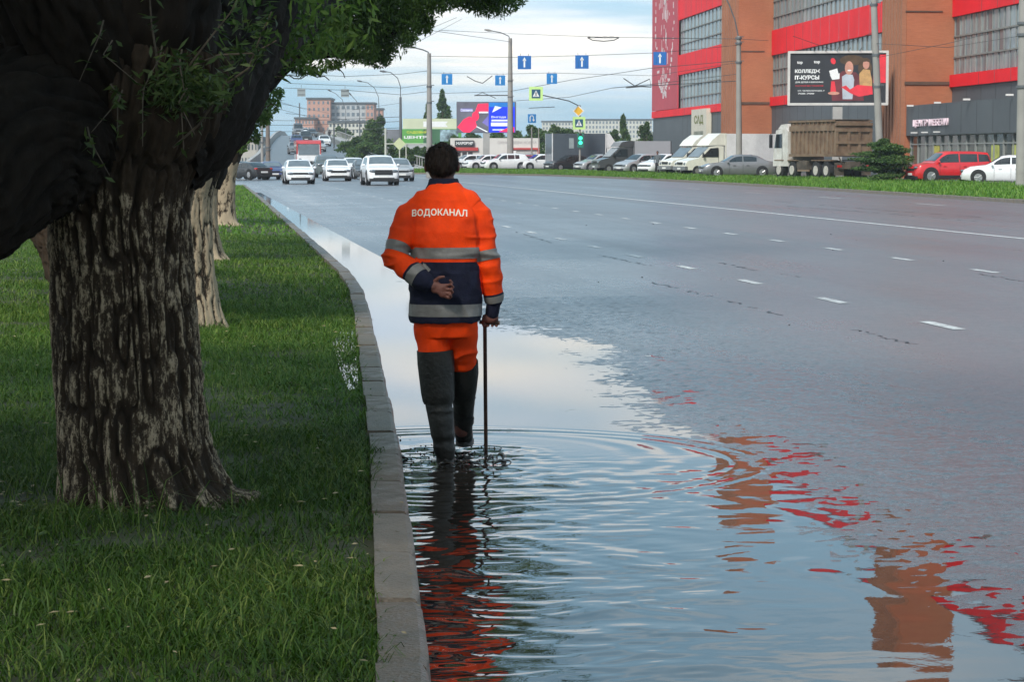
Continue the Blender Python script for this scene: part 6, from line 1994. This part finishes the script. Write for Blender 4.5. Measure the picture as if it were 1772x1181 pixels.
for lo, hi in (((-BW / 2 - .1, -.1, zc_ + BH / 2 - .02), (BW / 2 + .1, .36, zc_ + BH / 2 + .13)), ((-BW / 2 - .1, -.1, zc_ - BH / 2 - .13), (BW / 2 + .1, .36, zc_ - BH / 2 + .02)), ((-BW / 2 - .12, -.099, zc_ - BH / 2 - .1), (-BW / 2 + .04, .355, zc_ + BH / 2 + .1)), ((BW / 2 - .04, -.099, zc_ - BH / 2 - .1), (BW / 2 + .12, .355, zc_ + BH / 2 + .1))):
    MB().b2(lo, hi).build('frame', FRM, cb)
face_ = MB(); flat(face_, -BW / 2 + .03, BW / 2 - .03, zc_ - BH / 2, zc_ + BH / 2, .012)
poster = face_.build('poster', pm('poster_black', (.018, .021, .028), .6, .25, .8), cb)
def bprint(name, mat, fn_):
    m = MB(); fn_(m); return m.build(name, mat, poster)
MAROON, PRED, PSKIN, PSHIRT, PYEL, PHAIR = pm('print_maroon', (.14, .025, .035), .6, .3, 1.5), pm('print_red', (.70, .03, .05), .6, .2, 1), pm('print_skin', (.55, .27, .20), .6, .12, 3), pm('print_shirt', (.42, .48, .55), .6, .15, 2), pm('print_ochre', (.50, .30, .12), .6, .25, 3), pm('print_brown', (.08, .045, .02), .6, .3, 2)
Z = zc_
bprint('red_panel', PRED, lambda m: flat(m, 2.15, BW / 2 - .05, Z - .3, Z + 1.45, .006))
bprint('brown_blot', PHAIR, lambda m: (disc(m, .85, Z + 1.1, .75, .32, .004), disc(m, 1.65, Z + .62, .42, .55, .004)))
bprint('jacket_print', MAROON, lambda m: (polyf(m, [(-.35, Z - 1.4), (-.45, Z - .2), (-.1, Z + .1), (.3, Z + .45), (1.1, Z + .35), (1.5, Z - .1), (1.6, Z - 1.4)], .002),))
bprint('ochre_figure', PYEL, lambda m: (polyf(m, [(1.35, Z - .7), (1.3, Z + .25), (1.55, Z + .55), (1.95, Z + .5), (2.1, Z - .2), (2.1, Z - .8)], .0),))
bprint('shirt_print', PSHIRT, lambda m: polyf(m, [(.3, Z - 1.3), (.25, Z + .1), (.5, Z + .25), (.9, Z + .2), (1.0, Z - .1), (.9, Z - 1.3)], -.002))
bprint('face_print', PSKIN, lambda m: disc(m, .68, Z + .62, .26, .42, -.004))
bprint('face_print', PSKIN, lambda m: disc(m, 1.72, Z + .85, .2, .3, -.004))
bprint('hand_print', PSKIN, lambda m: disc(m, -.25, Z - .93, .36, .1, -.004))
bprint('hair_print', PHAIR, lambda m: (polyf(m, [(1.48, Z + .98), (1.5, Z + 1.2), (1.75, Z + 1.25), (1.98, Z + 1.1), (1.95, Z + .95), (1.75, Z + 1.02)], -.006),))
bprint('mouth_print', SWHITE, lambda m: disc(m, .70, Z + .47, .12, .05, -.0055))
bprint('red_wave', PRED, lambda m: (polyf(m, [(.2, Z - .55), (.5, Z - .45), (.75, Z - .7), (1.2, Z - .42), (2.1, Z - .5), (2.15, Z - 1.0), (1.3, Z - 1.15), (.8, Z - .95)], -.006), disc(m, -.30, Z + 1.05, .15, .20, -.006, 12, .4)))
bprint('paper_print', SWHITE, lambda m: (polyf(m, [(-.55, Z + .45), (-.05, Z + .6), (.05, Z + .2), (-.4, Z + .0)], -.004), polyf(m, [(-.5, Z + .2), (.1, Z + .3), (.1, Z - .05), (-.35, Z - .1)], -.005)))
bprint('sleeve_print', PRED, lambda m: polyf(m, [(-.4, Z - .2), (-.2, Z - .2), (-.1, Z - .85), (-.45, Z - .85)], -.001))
def btext(s, cx, cz, w, h, mat=SWHITE, bold=.02):
    return place_text(text_mesh(s, 1, 1, bold), 'lettering', mat, poster, (cx, -.004, cz), (1, 0, 0), (0, 0, 1), w, h)
btext('КОЛЛЕДЖ', -1.87, Z + .42, 1.55, .27, bold=.045)
btext('IT-КУРСЫ', -1.90, Z + .05, 1.50, .27, bold=.045)
btext('ДЛЯ ДЕТЕЙ И ВЗРОСЛЫХ', -1.75, Z - .24, 1.72, .13, bold=.03)
btext('ПОСТУПАЙ БЕЗ ЭКЗАМЕНОВ', -1.75, Z - .46, 1.72, .10, PRED)
btext('УЛ. ЧЕЛЮСКИНЦЕВ, 9', -1.65, Z - .78, 1.65, .10)
btext('700-700', -1.95, Z - .95, 1.0, .09)
btext('top', -2.35, Z + .95, .34, .22, bold=.03)
btext('top', -1.30, Z + .98, .38, .22, bold=.03)
for k in range(5):
    MB().tube([(-1.5 + .7 * k, -.05, Z + BH / 2 + .12), (-1.5 + .7 * k + .15, -.7, Z + BH / 2 + .3)], .02, 5).build('lamp_arm', WIRE, cb)

lp_ = at(841.5, 203, 230)
lb = thing('led_billboard', 'billboard with red picture and blue panel on a white post', 'billboard', (lp_.x, lp_.y, .2), 0)
Z = lp_.z - .2; BW, BH = 5.75, 3.0
MB().b2((-.32, .05, 0), (.32, .6, Z - BH / 2 - .02)).build('post', PALEC, lb)
MB().b2((-BW / 2, .02, Z - BH / 2), (BW / 2, .6, Z + BH / 2)).build('case', pm('case_dark', (.09, .11, .13), .6, .1, 2), lb)
scr = MB().b2((-BW / 2 + .04, -.02, Z - BH / 2 + .04), (BW / 2 - .04, .0199, Z + BH / 2 - .04)).build('screen', pm('screen_grey', (.10, .10, .13), .4, .3, .8, emit=.35), lb)
def sprint(name, mat, fn_):
    m = MB(); fn_(m); return m.build(name, mat, scr)
EBL, EBD, ERED, EWH, EPUR = pm('screen_blue', (.005, .03, .72), .4, .1, .5, emit=.55), pm('screen_teal', (.01, .14, .45), .4, .2, .5, emit=.5), pm('screen_red', (.85, .02, .08), .4, .2, 1, emit=.45), pm('screen_white', (.75, .80, .85), .4, .05, 1, emit=.25), pm('screen_purple', (.16, .14, .42), .4, .2, 1, emit=.35)
sprint('blue_panel', EBL, lambda m: flat(m, .25, BW / 2 - .12, Z - 1.44, Z + 1.0, -.026))
sprint('teal_panel', EBD, lambda m: flat(m, .25, BW / 2 - .12, Z + 1.0, Z + 1.44, -.0265))
sprint('red_shape', ERED, lambda m: disc(m, -1.05, Z + .1, .35, .45, -.0285))
sprint('red_shape', ERED, lambda m: polyf(m, [(1.2, Z - 1.40), (2.2, Z - .95), (2.7, Z - .95), (2.7, Z - 1.44)], -.031))
sprint('red_shape', ERED, lambda m: polyf(m, [(-1.1, Z + .5), (-.8, Z + 1.3), (.2, Z + 1.35), (.2, Z + .45)], -.029))
sprint('red_shape', ERED, lambda m: (polyf(m, [(-2.8, Z - .95), (-2.2, Z - .2), (-1.6, Z + .1), (-1.1, Z - .25), (-.9, Z - .9), (-1.6, Z - 1.44), (-2.2, Z - 1.44)], -.03),))
sprint('white_shape', EWH, lambda m: (polyf(m, [(.55, Z + .45), (.85, Z + 1.1), (1.5, Z + .95)], -.030), flat(m, .5, 2.1, Z - .38, Z - .22, -.030), flat(m, .45, 2.1, Z - .85, Z - .5, -.030), flat(m, .6, 2.1, Z - 1.25, Z - 1.15, -.030), flat(m, -.7, .2, Z + .4, Z + .55, -.032), polyf(m, [(-1.0, Z - .9), (-.9, Z - .85), (.2, Z - 1.4), (.0, Z - 1.42)], -.032)))
sprint('purple_band', EPUR, lambda m: (flat(m, -2.5, -1.3, Z + .55, Z + .85, -.0295), polyf(m, [(-.4, Z - .5), (.2, Z + .2), (.2, Z - .9)], -.0275)))
place_text(text_mesh('Сезонное', 1, 1, .02), 'lettering', EWH, scr, (-1.9, -.033, Z + .70), (1, 0, 0), (0, 0, 1), 1.15, .26)
place_text(text_mesh('Выгода', 1, 1, .02), 'lettering', EWH, scr, (1.2, -.033, Z + .02), (1, 0, 0), (0, 0, 1), 1.4, .24)

gp_ = at(745, 228, 300)
gb = thing('green_banner', 'wide green and cream advertising hoarding behind the concrete lamp post', 'billboard', (gp_.x, gp_.y, .1), 0)
Z = gp_.z - .1
for x in (-3, 0, 3): MB().b2((x - .1, .05, 0), (x + .1, .25, Z + 1.6)).build('post', PALEC, gb)
pn = MB().b2((-3.6, -.05, Z - 1.6), (3.9, .049, Z + .35)).build('panel', pm('banner_green', (.10, .34, .07), .6, .15, .5), gb)
MB().b2((-3.5, -.05, Z + .36), (3.9, .049, Z + 1.65)).build('header', pm('banner_cream', (.55, .60, .42), .6, .1, .5), gb)
MB().b2((-.9, -.062, Z - 1.55), (1.6, -.051, Z + .3)).build('dark_field', pm('banner_dark_green', (.04, .13, .06), .6, .2, .6), pn)
MB().b2((1.2, -.07, Z - 1.2), (3.5, -.0525, Z + .28)).build('flowers_print', pm('banner_flowers', (.22, .32, .36), .6, .9, 1.6), pn)
place_text(text_mesh('САДОВЫЙ', 1, 1, .03), 'lettering', pm('banner_yellow', (.62, .66, .06), .6, .1, 2), pn, (-1.7, -.067, Z - .05), (1, 0, 0), (0, 0, 1), 2.6, .42)
place_text(text_mesh('ЦЕНТР', 1, 1, .04), 'lettering', SWHITE, pn, (-1.9, -.067, Z - .72), (1, 0, 0), (0, 0, 1), 2.9, .42)
MB().add([(-.9, -.06, Z + .6), (2.2, -.06, Z + .6), (1.9, -.06, Z + .95), (2.2, -.06, Z + 1.3), (-.9, -.06, Z + 1.3)], [(0, 1, 2, 3, 4)]).build('ribbon', SWHITE, gb)
MB().b2((-6.4, .3, Z - 1.7), (-3.7, .6, Z + .3)).build('grey_hoarding', pm('hoarding_grey', (.16, .17, .19), .7, .3, .6), gb)

# ------------------------------------------------------------------ low shop
sp_ = gp(858, 256, .2)
sh = thing('shop_pavilion', 'low white shop pavilion with red trim behind the parked cars', 'building', sp_, 0)
SHW = pm('shop_white', (.62, .61, .58), .7, .06, 1); SHR = pm('shop_red', (.45, .05, .05), .6, .1, 1)
MB().b2((-4.9, 0, 0), (4.7, 6, 3.25)).build('wall', SHW, sh)
MB().b2((-4.8, -.25, 1.9), (-1.9, -.01, 2.25)).build('red_fascia', SHR, sh)
MB().b2((-4.95, -.24, 0), (-4.6, -.01, 2.2)).build('red_pier', SHR, sh)
for x in (-4.35, -3.05):
    for i, (z0, z1) in enumerate(((.15, 1.05), (1.35, 1.75))):
        fr = MB().b2((x - .55, -.06, z0), (x + .55, -.005, z1)).build('window', pm('shop_pane_dark', (.05, .04, .045), .2, .2, 2), sh)
        MB().b2((x - .05, -.10, z0), (x + .05, -.065, z1)).build('mullion', SHW, fr)
MB().b2((1.4, -.22, 0), (1.6, -.01, 2.0)).build('red_pier', SHR, sh); MB().b2((1.4, -.22, 2.0), (4.72, -.01, 2.2)).build('red_fascia', SHR, sh); MB().b2((4.5, -.22, 0), (4.72, -.01, 2.0)).build('red_pier', SHR, sh)
MB().b2((2.3, -.1, .1), (4.3, -.02, 1.75)).build('shutter', pm('shutter_grey', (.45, .46, .46), .5, .1, 4), sh)
MB().b2((1.65, -.12, .5), (2.2, -.02, 1.9)).build('poster', SWHITE, sh)
sgn_ = MB().b2((-4.4, -.35, 2.40), (-2.35, -.05, 3.0)).build('sign_board', pm('sign_black', (.02, .02, .024), .6, .1, 2), sh)
place_text(text_mesh('ЖАРОВНЯ', 1, 1, .04), 'lettering', SWHITE, sgn_, (-3.37, -.37, 2.7), (1, 0, 0), (0, 0, 1), 1.85, .34)
place_text(text_mesh('ОКНА ДВЕРИ КОВКА', 1, 1, .01), 'lettering', pm('faint_print', (.42, .40, .40), .6, .1, 2), sh, (2.3, -.03, 2.75), (1, 0, 0), (0, 0, 1), 4.2, .36)

# ------------------------------------------------------------------ far buildings
def block(label, px0, px1, pyt, Y, depth, mat, rows, cols, wmat, name='apartment_block', zb_=0.1, win=(.5, .55), cat='building', parapet=None, py_lo=None):
    x0, x1 = gp(px0, Y)[0], gp(px1, Y)[0]
    t = thing(name, label, cat, ((x0 + x1) / 2, Y, zb_), 0, 'buildings in the distance')
    H_, W_ = at(px0, pyt, Y).z - zb_, x1 - x0
    w = MB().b2((-W_ / 2, 0, 0), (W_ / 2, depth, H_)).build('wall', mat, t)
    MB().b2((-W_ / 2 - .3, -.3, H_), (W_ / 2 + .3, depth, H_ + .5)).build('roof', parapet or SLATE, t)
    lo = 0 if py_lo is None else at(px0, py_lo, Y).z - zb_
    for r in range(rows):
        for c in range(cols):
            cx = -W_ / 2 + W_ * (c + .5) / cols; cz = lo + (H_ - lo) * (r + .5) / rows
            ww, wh = W_ / cols * win[0], (H_ - lo) / rows * win[1]
            MB().b2((cx - ww / 2, -.06, cz - wh / 2), (cx + ww / 2, -.001, cz + wh / 2)).build('window', wmat, t)
    return t
WG = pm('far_window', (.14, .18, .21), .25, .3, .3, spec=.6); WGD = pm('far_window_dark', (.07, .09, .10), .25, .3, .3, spec=.6)
CRM = pm('far_cream', (.55, .54, .47), .8, .06, .2); GRYW = pm('far_grey_panel', (.42, .44, .45), .8, .08, .2)
block('tall pink brick block behind the bridge', 533, 573, 172, 640, 14, BRICKP, 6, 5, WG, 'brick_block', win=(.4, .45), py_lo=240)
block('grey and white centre of the pink complex', 573.5, 634, 180, 644, 14, GRYW, 5, 7, WG, 'brick_block', win=(.6, .5), py_lo=240)
block('narrow pink end tower right of the white centre', 634.5, 648, 180, 642, 12, BRICKP, 5, 2, WG, 'brick_block', py_lo=240)
block('small brick chimney tower right of the pink complex', 652, 663, 190, 660, 6, BRICKP, 3, 1, WGD, 'brick_tower')
block('low brick wing of the pink complex on the left', 512, 545, 206, 630, 10, BRICKP, 3, 6, WG, 'brick_block', win=(.45, .5), py_lo=240)
block('low cream wing under the pink block', 570, 662, 212, 628, 10, CRM, 3, 14, WGD, 'cream_block', win=(.5, .5), py_lo=242)
block('long cream apartment block with rows of windows at the left of the brick building', 1000, 1128, 208, 900, 14, CRM, 4, 22, WG, py_lo=240)
block('farther cream apartment block left of the traffic light signs', 938, 1004, 211, 980, 14, CRM, 4, 12, WG, py_lo=240)
block('pale low building left of the bridge', 418, 447, 243, 300, 10, pm('far_beige', (.42, .40, .36), .8, .1, .3), 2, 5, WGD, 'low_building', win=(.35, .4))
block('grey shed between the hedge and the green banner', 672, 700, 232, 330, 8, GRYW, 1, 3, WGD, 'shed')
block('low grey building behind the shop pavilion', 690, 800, 246, 320, 8, GRYW, 1, 10, WGD, 'shed')
# ------------------------------------------------------------------ trees and bushes in the distance
TR_ = pm('far_trunk', (.07, .055, .04), .9, .3, 3)
def far_tree(label, px, py0, py1, rx, Y, n=2600, lobes=9, leaf=.3, name='tree', cat='tree', zb_=.15, group='trees beyond the road', shape=1.0, mat=None):
    p = gp(px, Y, zb_)
    t = thing(name, label, cat, p, 0, group)
    zt, zl = at(px, py0, Y).z - zb_, max(.2, at(px, py1, Y).z - zb_)
    R = rx / F_PX * Y * (1.2 if shape <= 1 else 1.0)
    n = n * 1.7 if Y > 200 else n
    MB().tube([(0, 0, 0), (.1, 0, zt * .4), (0, 0, zt * .8)], [.04 * zt, .025 * zt, .008 * zt], 7).build('trunk', TR_, t, 60)
    rs = random.Random(int(px * 7 + py0))
    for k in range(3):
        a = rs.uniform(0, 6.28)
        MB().tube([(0, 0, zt * (.3 + .12 * k)), (math.cos(a) * R * .6, math.sin(a) * R * .5, zt * (.5 + .12 * k))], [.015 * zt, .004 * zt], 5).build('limb', TR_, t)
    cl = []
    for k in range(lobes):
        f = (k + .5) / lobes
        z = zl + (zt - zl) * f
        w_ = R * (math.sin(math.pi * min(.97, .12 + f * .85)) ** .7) * shape if shape <= 1 else R * (1.05 - f) ** .8
        a = rs.uniform(0, 6.28)
        cl.append(((math.cos(a) * w_ * .55, math.sin(a) * w_ * .5, z), (max(.3, w_ * .72), max(.3, w_ * .6), (zt - zl) / lobes * 1.5), n / lobes))
    C_, tn = clump_points(cl, .1)
    link('crown', leaf_mesh('crown', C_, leaf, leaf * .55, .2, .2, tn), mat or LEAF_D, t, kind='stuff')
    return t
far_tree('dark green bush round the foot of the leaning pole', 1529, 243, 312, 40, 121.5, 15000, 22, .15, 'bush', 'bush', shape=1.0)
far_tree('tall conical poplar behind the green banner', 767, 160, 225, 17, 335, 3000, 10, .4, shape=2.0)
far_tree('shorter conifer left of the tall poplar', 742, 183, 225, 11, 345, 1500, 8, .4, shape=2.0)
far_tree('birch with pale trunks left of the dark lamp post', 655, 207, 268, 24, 285, 3800, 10, .35)
far_tree('bright bush at the foot of the bridge railing', 618, 240, 272, 26, 280, 3000, 8, .32, 'bush', 'bush')
far_tree('round bush between birch and bridge railing', 636, 246, 280, 26, 265, 3000, 8, .32, 'bush', 'bush')
far_tree('small tree before the white centre of the pink complex', 592, 222, 252, 17, 420, 1800, 7, .4)
for i, (px, lb) in enumerate(((682, 'clipped hedge bush beneath the birch'), (700, 'clipped hedge bush under the diamond sign'), (718, 'clipped hedge bush left of the concrete lamp post'), (736, 'clipped hedge bush behind the concrete lamp post'))):
    far_tree(lb, px, 258, 298, 15, 236, 2600, 8, .26, 'bush', 'bush', group='hedge left of the walker')
far_tree('broad tree left of the crossing sign pole', 962, 222, 282, 30, 275, 4200, 10, .36)
far_tree('tree under the U-turn sign', 925, 221, 270, 26, 285, 3600, 10, .36)
far_tree('tree behind the lime crossing sign', 990, 228, 280, 26, 290, 3400, 9, .36)
far_tree('small tree rising right of the slate box truck', 1078, 203, 262, 14, 300, 2600, 10, .36, shape=2.0)
far_tree('tree at the left corner of the brick building', 1118, 216, 262, 14, 295, 2000, 8, .36)
far_tree('tree right of the slate box truck, low and broad', 1066, 228, 262, 18, 305, 2000, 8, .36)
for i in range(4):
    far_tree(('dark tree left of the shop pavilion', 'dark tree behind the shop pavilion roof', 'dark tree right of the screen post', 'dark tree behind the right end of the pavilion')[i], (780, 810, 868, 900)[i], (236, 232, 228, 230)[i], 268, 22, 300 + 6 * i, 2400, 8, .36)
# far wood on the skyline
n = 26000
X_ = RNG.uniform(-900, 900, n); hgt = 9 + 7 * fbm(X_ * .012, 0, 0, 3, 90) + 3 * vn(X_ * .08, 0, 0, 91)
Cw = np.stack([X_, 1500 + RNG.uniform(-20, 20, n), RNG.uniform(0, 1, n) ** .8 * np.maximum(2, hgt)], -1)
o = link('far_wood', leaf_mesh('far_wood', Cw, 4.0, 2.6, .1, .2), LEAF_D, kind='stuff'); tag(o, 'low hazy belt of trees along the skyline', 'wood')

# ------------------------------------------------------------------ overhead wires
WG_ = 'overhead wires of the trolley line'
def wire(label, pts, Y, r=.018, sag=0.0, n=10):
    Ys = Y if isinstance(Y, (list, tuple)) else [Y] * len(pts)
    P = [at(a, b, y) for (a, b), y in zip(pts, Ys)]
    o0 = P[0].copy()
    Q = []
    for i in range(len(P) - 1):
        for t in np.linspace(0, 1, n)[:(n if i == len(P) - 2 else -1)]:
            q = P[i].lerp(P[i + 1], t); q.z -= sag * 4 * t * (1 - t); Q.append(q - o0)
    o = MB().tube(Q, r, 5, False).build('overhead_wire', WIRE, None, None, tuple(o0))
    tag(o, label, 'wire', WG_)
wire('span wire with a hanger crossing high between tall lamp post and brick building', [(883, 72), (715, 48)], [226, 180], .02)
wire('top span wire right of the tall lamp post', [(760, 52), (883, 58), (1045, 64), (1276, 67)], [200, 226, 190, 158], .018)
wire('cable carrying the three larger lane signs', [(743, 97), (883, 99), (1007, 96), (1142, 91), (1276, 78)], [150, 142, 142, 142, 150], .014)
wire('cable carrying the three smaller lane signs', [(743, 126), (866, 128), (955, 126), (1130, 131), (1276, 108)], [178, 178, 178, 178, 160], .014)
wire('trolley wire curving up to the right below the small signs', [(743, 162), (883, 158), (990, 138), (1060, 128), (1125, 118), (1276, 105)], [260, 226, 205, 195, 185, 165], .022)
wire('second trolley wire curving up to the right', [(883, 175), (985, 168), (1060, 152), (1125, 146), (1276, 128)], [240, 215, 200, 190, 170], .022)
wire('wire with trolley crossing right of the signs', [(1060, 152), (1085, 150), (1128, 148), (1276, 140)], [200, 195, 190, 170], .03)
wire('pale span wire under the U-turn sign level', [(915, 187), (960, 185)], 240, .035)
wire('bracket wire from the tall lamp post to the left', [(821, 165), (883, 165)], 228, .05)
wire('hanging bracket wire left of the tall lamp post', [(821, 166), (835, 160), (858, 170)], 228, .03)
wire('wire from the canopy down to the concrete lamp post', [(716, 67), (743, 50), (790, 30)], [140, 150, 170], .014)
wire('second wire from the canopy edge', [(712, 78), (770, 48), (800, 32)], [140, 150, 170], .012)
wire('sagging cable loop between small signs', [(808, 132), (822, 140), (835, 144), (852, 131)], 176, .03)
for i, (a, b, c) in enumerate(((498, 144, 150), (490, 152, 162), (500, 128, 126))):
    wire(('upper catenary left of the dark lamp post', 'middle catenary left of the dark lamp post', 'topmost catenary under the willow twigs')[i], [(a, b), (600, b + 4), (694, c + 2), (743, c - 4)], [230, 230, 225, 200], .022)
for i, py in enumerate((208, 216, 227)):
    wire(('lower', 'middle', 'bottom')[i] + ' row of wires before the pink building', [(440, py), (520, py + 1), (600, py - 2), (694, py - 6)], [290, 290, 280, 250], .028)
for i, (x0, x1, y0, y1) in enumerate(((470, 545, 185, 205), (480, 570, 178, 196), (495, 600, 196, 207), (470, 530, 172, 190), (610, 694, 190, 178))):
    wire(('first', 'second', 'third', 'fourth', 'fifth')[i] + ' slanting catenary over the bridge crest', [(x0, y0), (x1, y1)], [260, 420], .025)
wire('cable across the brick stair tower', [(1130, 66), (1276, 67), (1330, 70)], [170, 158, 156], .014)
wire('wire from the leaning pole to the billboard lamps', [(1372, 62), (1440, 86), (1512, 55)], [135, 135, 124], .014)
wire('wire from the leaning pole to the right edge pole', [(1515, 100), (1640, 75), (1765, 45)], [124, 115, 103], .012)
wire('second wire to the right edge pole', [(1515, 75), (1640, 82), (1765, 62)], [124, 115, 103], .012)
# the trolley crossing hanging on the top span
t = thing('wire_crossing', 'small dark catenary crossing frame hanging on the top span wire', 'wire frame', at(1045, 65, 190), 0)
MB().tube([(-1.3, 0, 0), (-.9, 0, -.2), (0, 0, -.28), (.8, 0, -.2), (1.2, 0, 0)], .04, 6).build('loop', WIRE, t)
MB().tube([(-1.3, 0, .02), (1.2, 0, .02)], .05, 6).build('bar', WIRE, t)
for x in (-.9, .1, .6): MB().box((x, 0, .03), (.35, .1, .14)).build('insulator', PALEC, t)
t = thing('wire_crossing', 'dark wire crossing frame left of the red banner', 'wire frame', at(1105, 142, 190), 0)
MB().tube([(-1.2, 0, .3), (-.3, 0, -.3), (.9, 0, .25), (1.0, 0, -.4), (.2, 0, -.35), (-1.0, 0, -.45)], .045, 6).build('loop', WIRE, t)

# ------------------------------------------------------------------ the damp air
hm_ = MB().b2((-1550, -150, -1.3), (1550, 1750, 33)).mesh('haze')
HZ = bpy.data.materials.new('haze_air'); HZ.use_nodes = True
HZ.node_tree.nodes.clear()
pv = HZ.node_tree.nodes.new('ShaderNodeVolumePrincipled')
pv.inputs['Color'].default_value = (0.86, 0.93, 1.0, 1)
pv.inputs['Density'].default_value = 0.0003
pv.inputs['Anisotropy'].default_value = 0.2
ho = HZ.node_tree.nodes.new('ShaderNodeOutputMaterial')
HZ.node_tree.links.new(pv.outputs[0], ho.inputs['Volume'])
hz_o = link('haze', hm_, HZ, kind='stuff')
tag(hz_o, 'thin pale haze in the damp air over the whole street', 'haze')
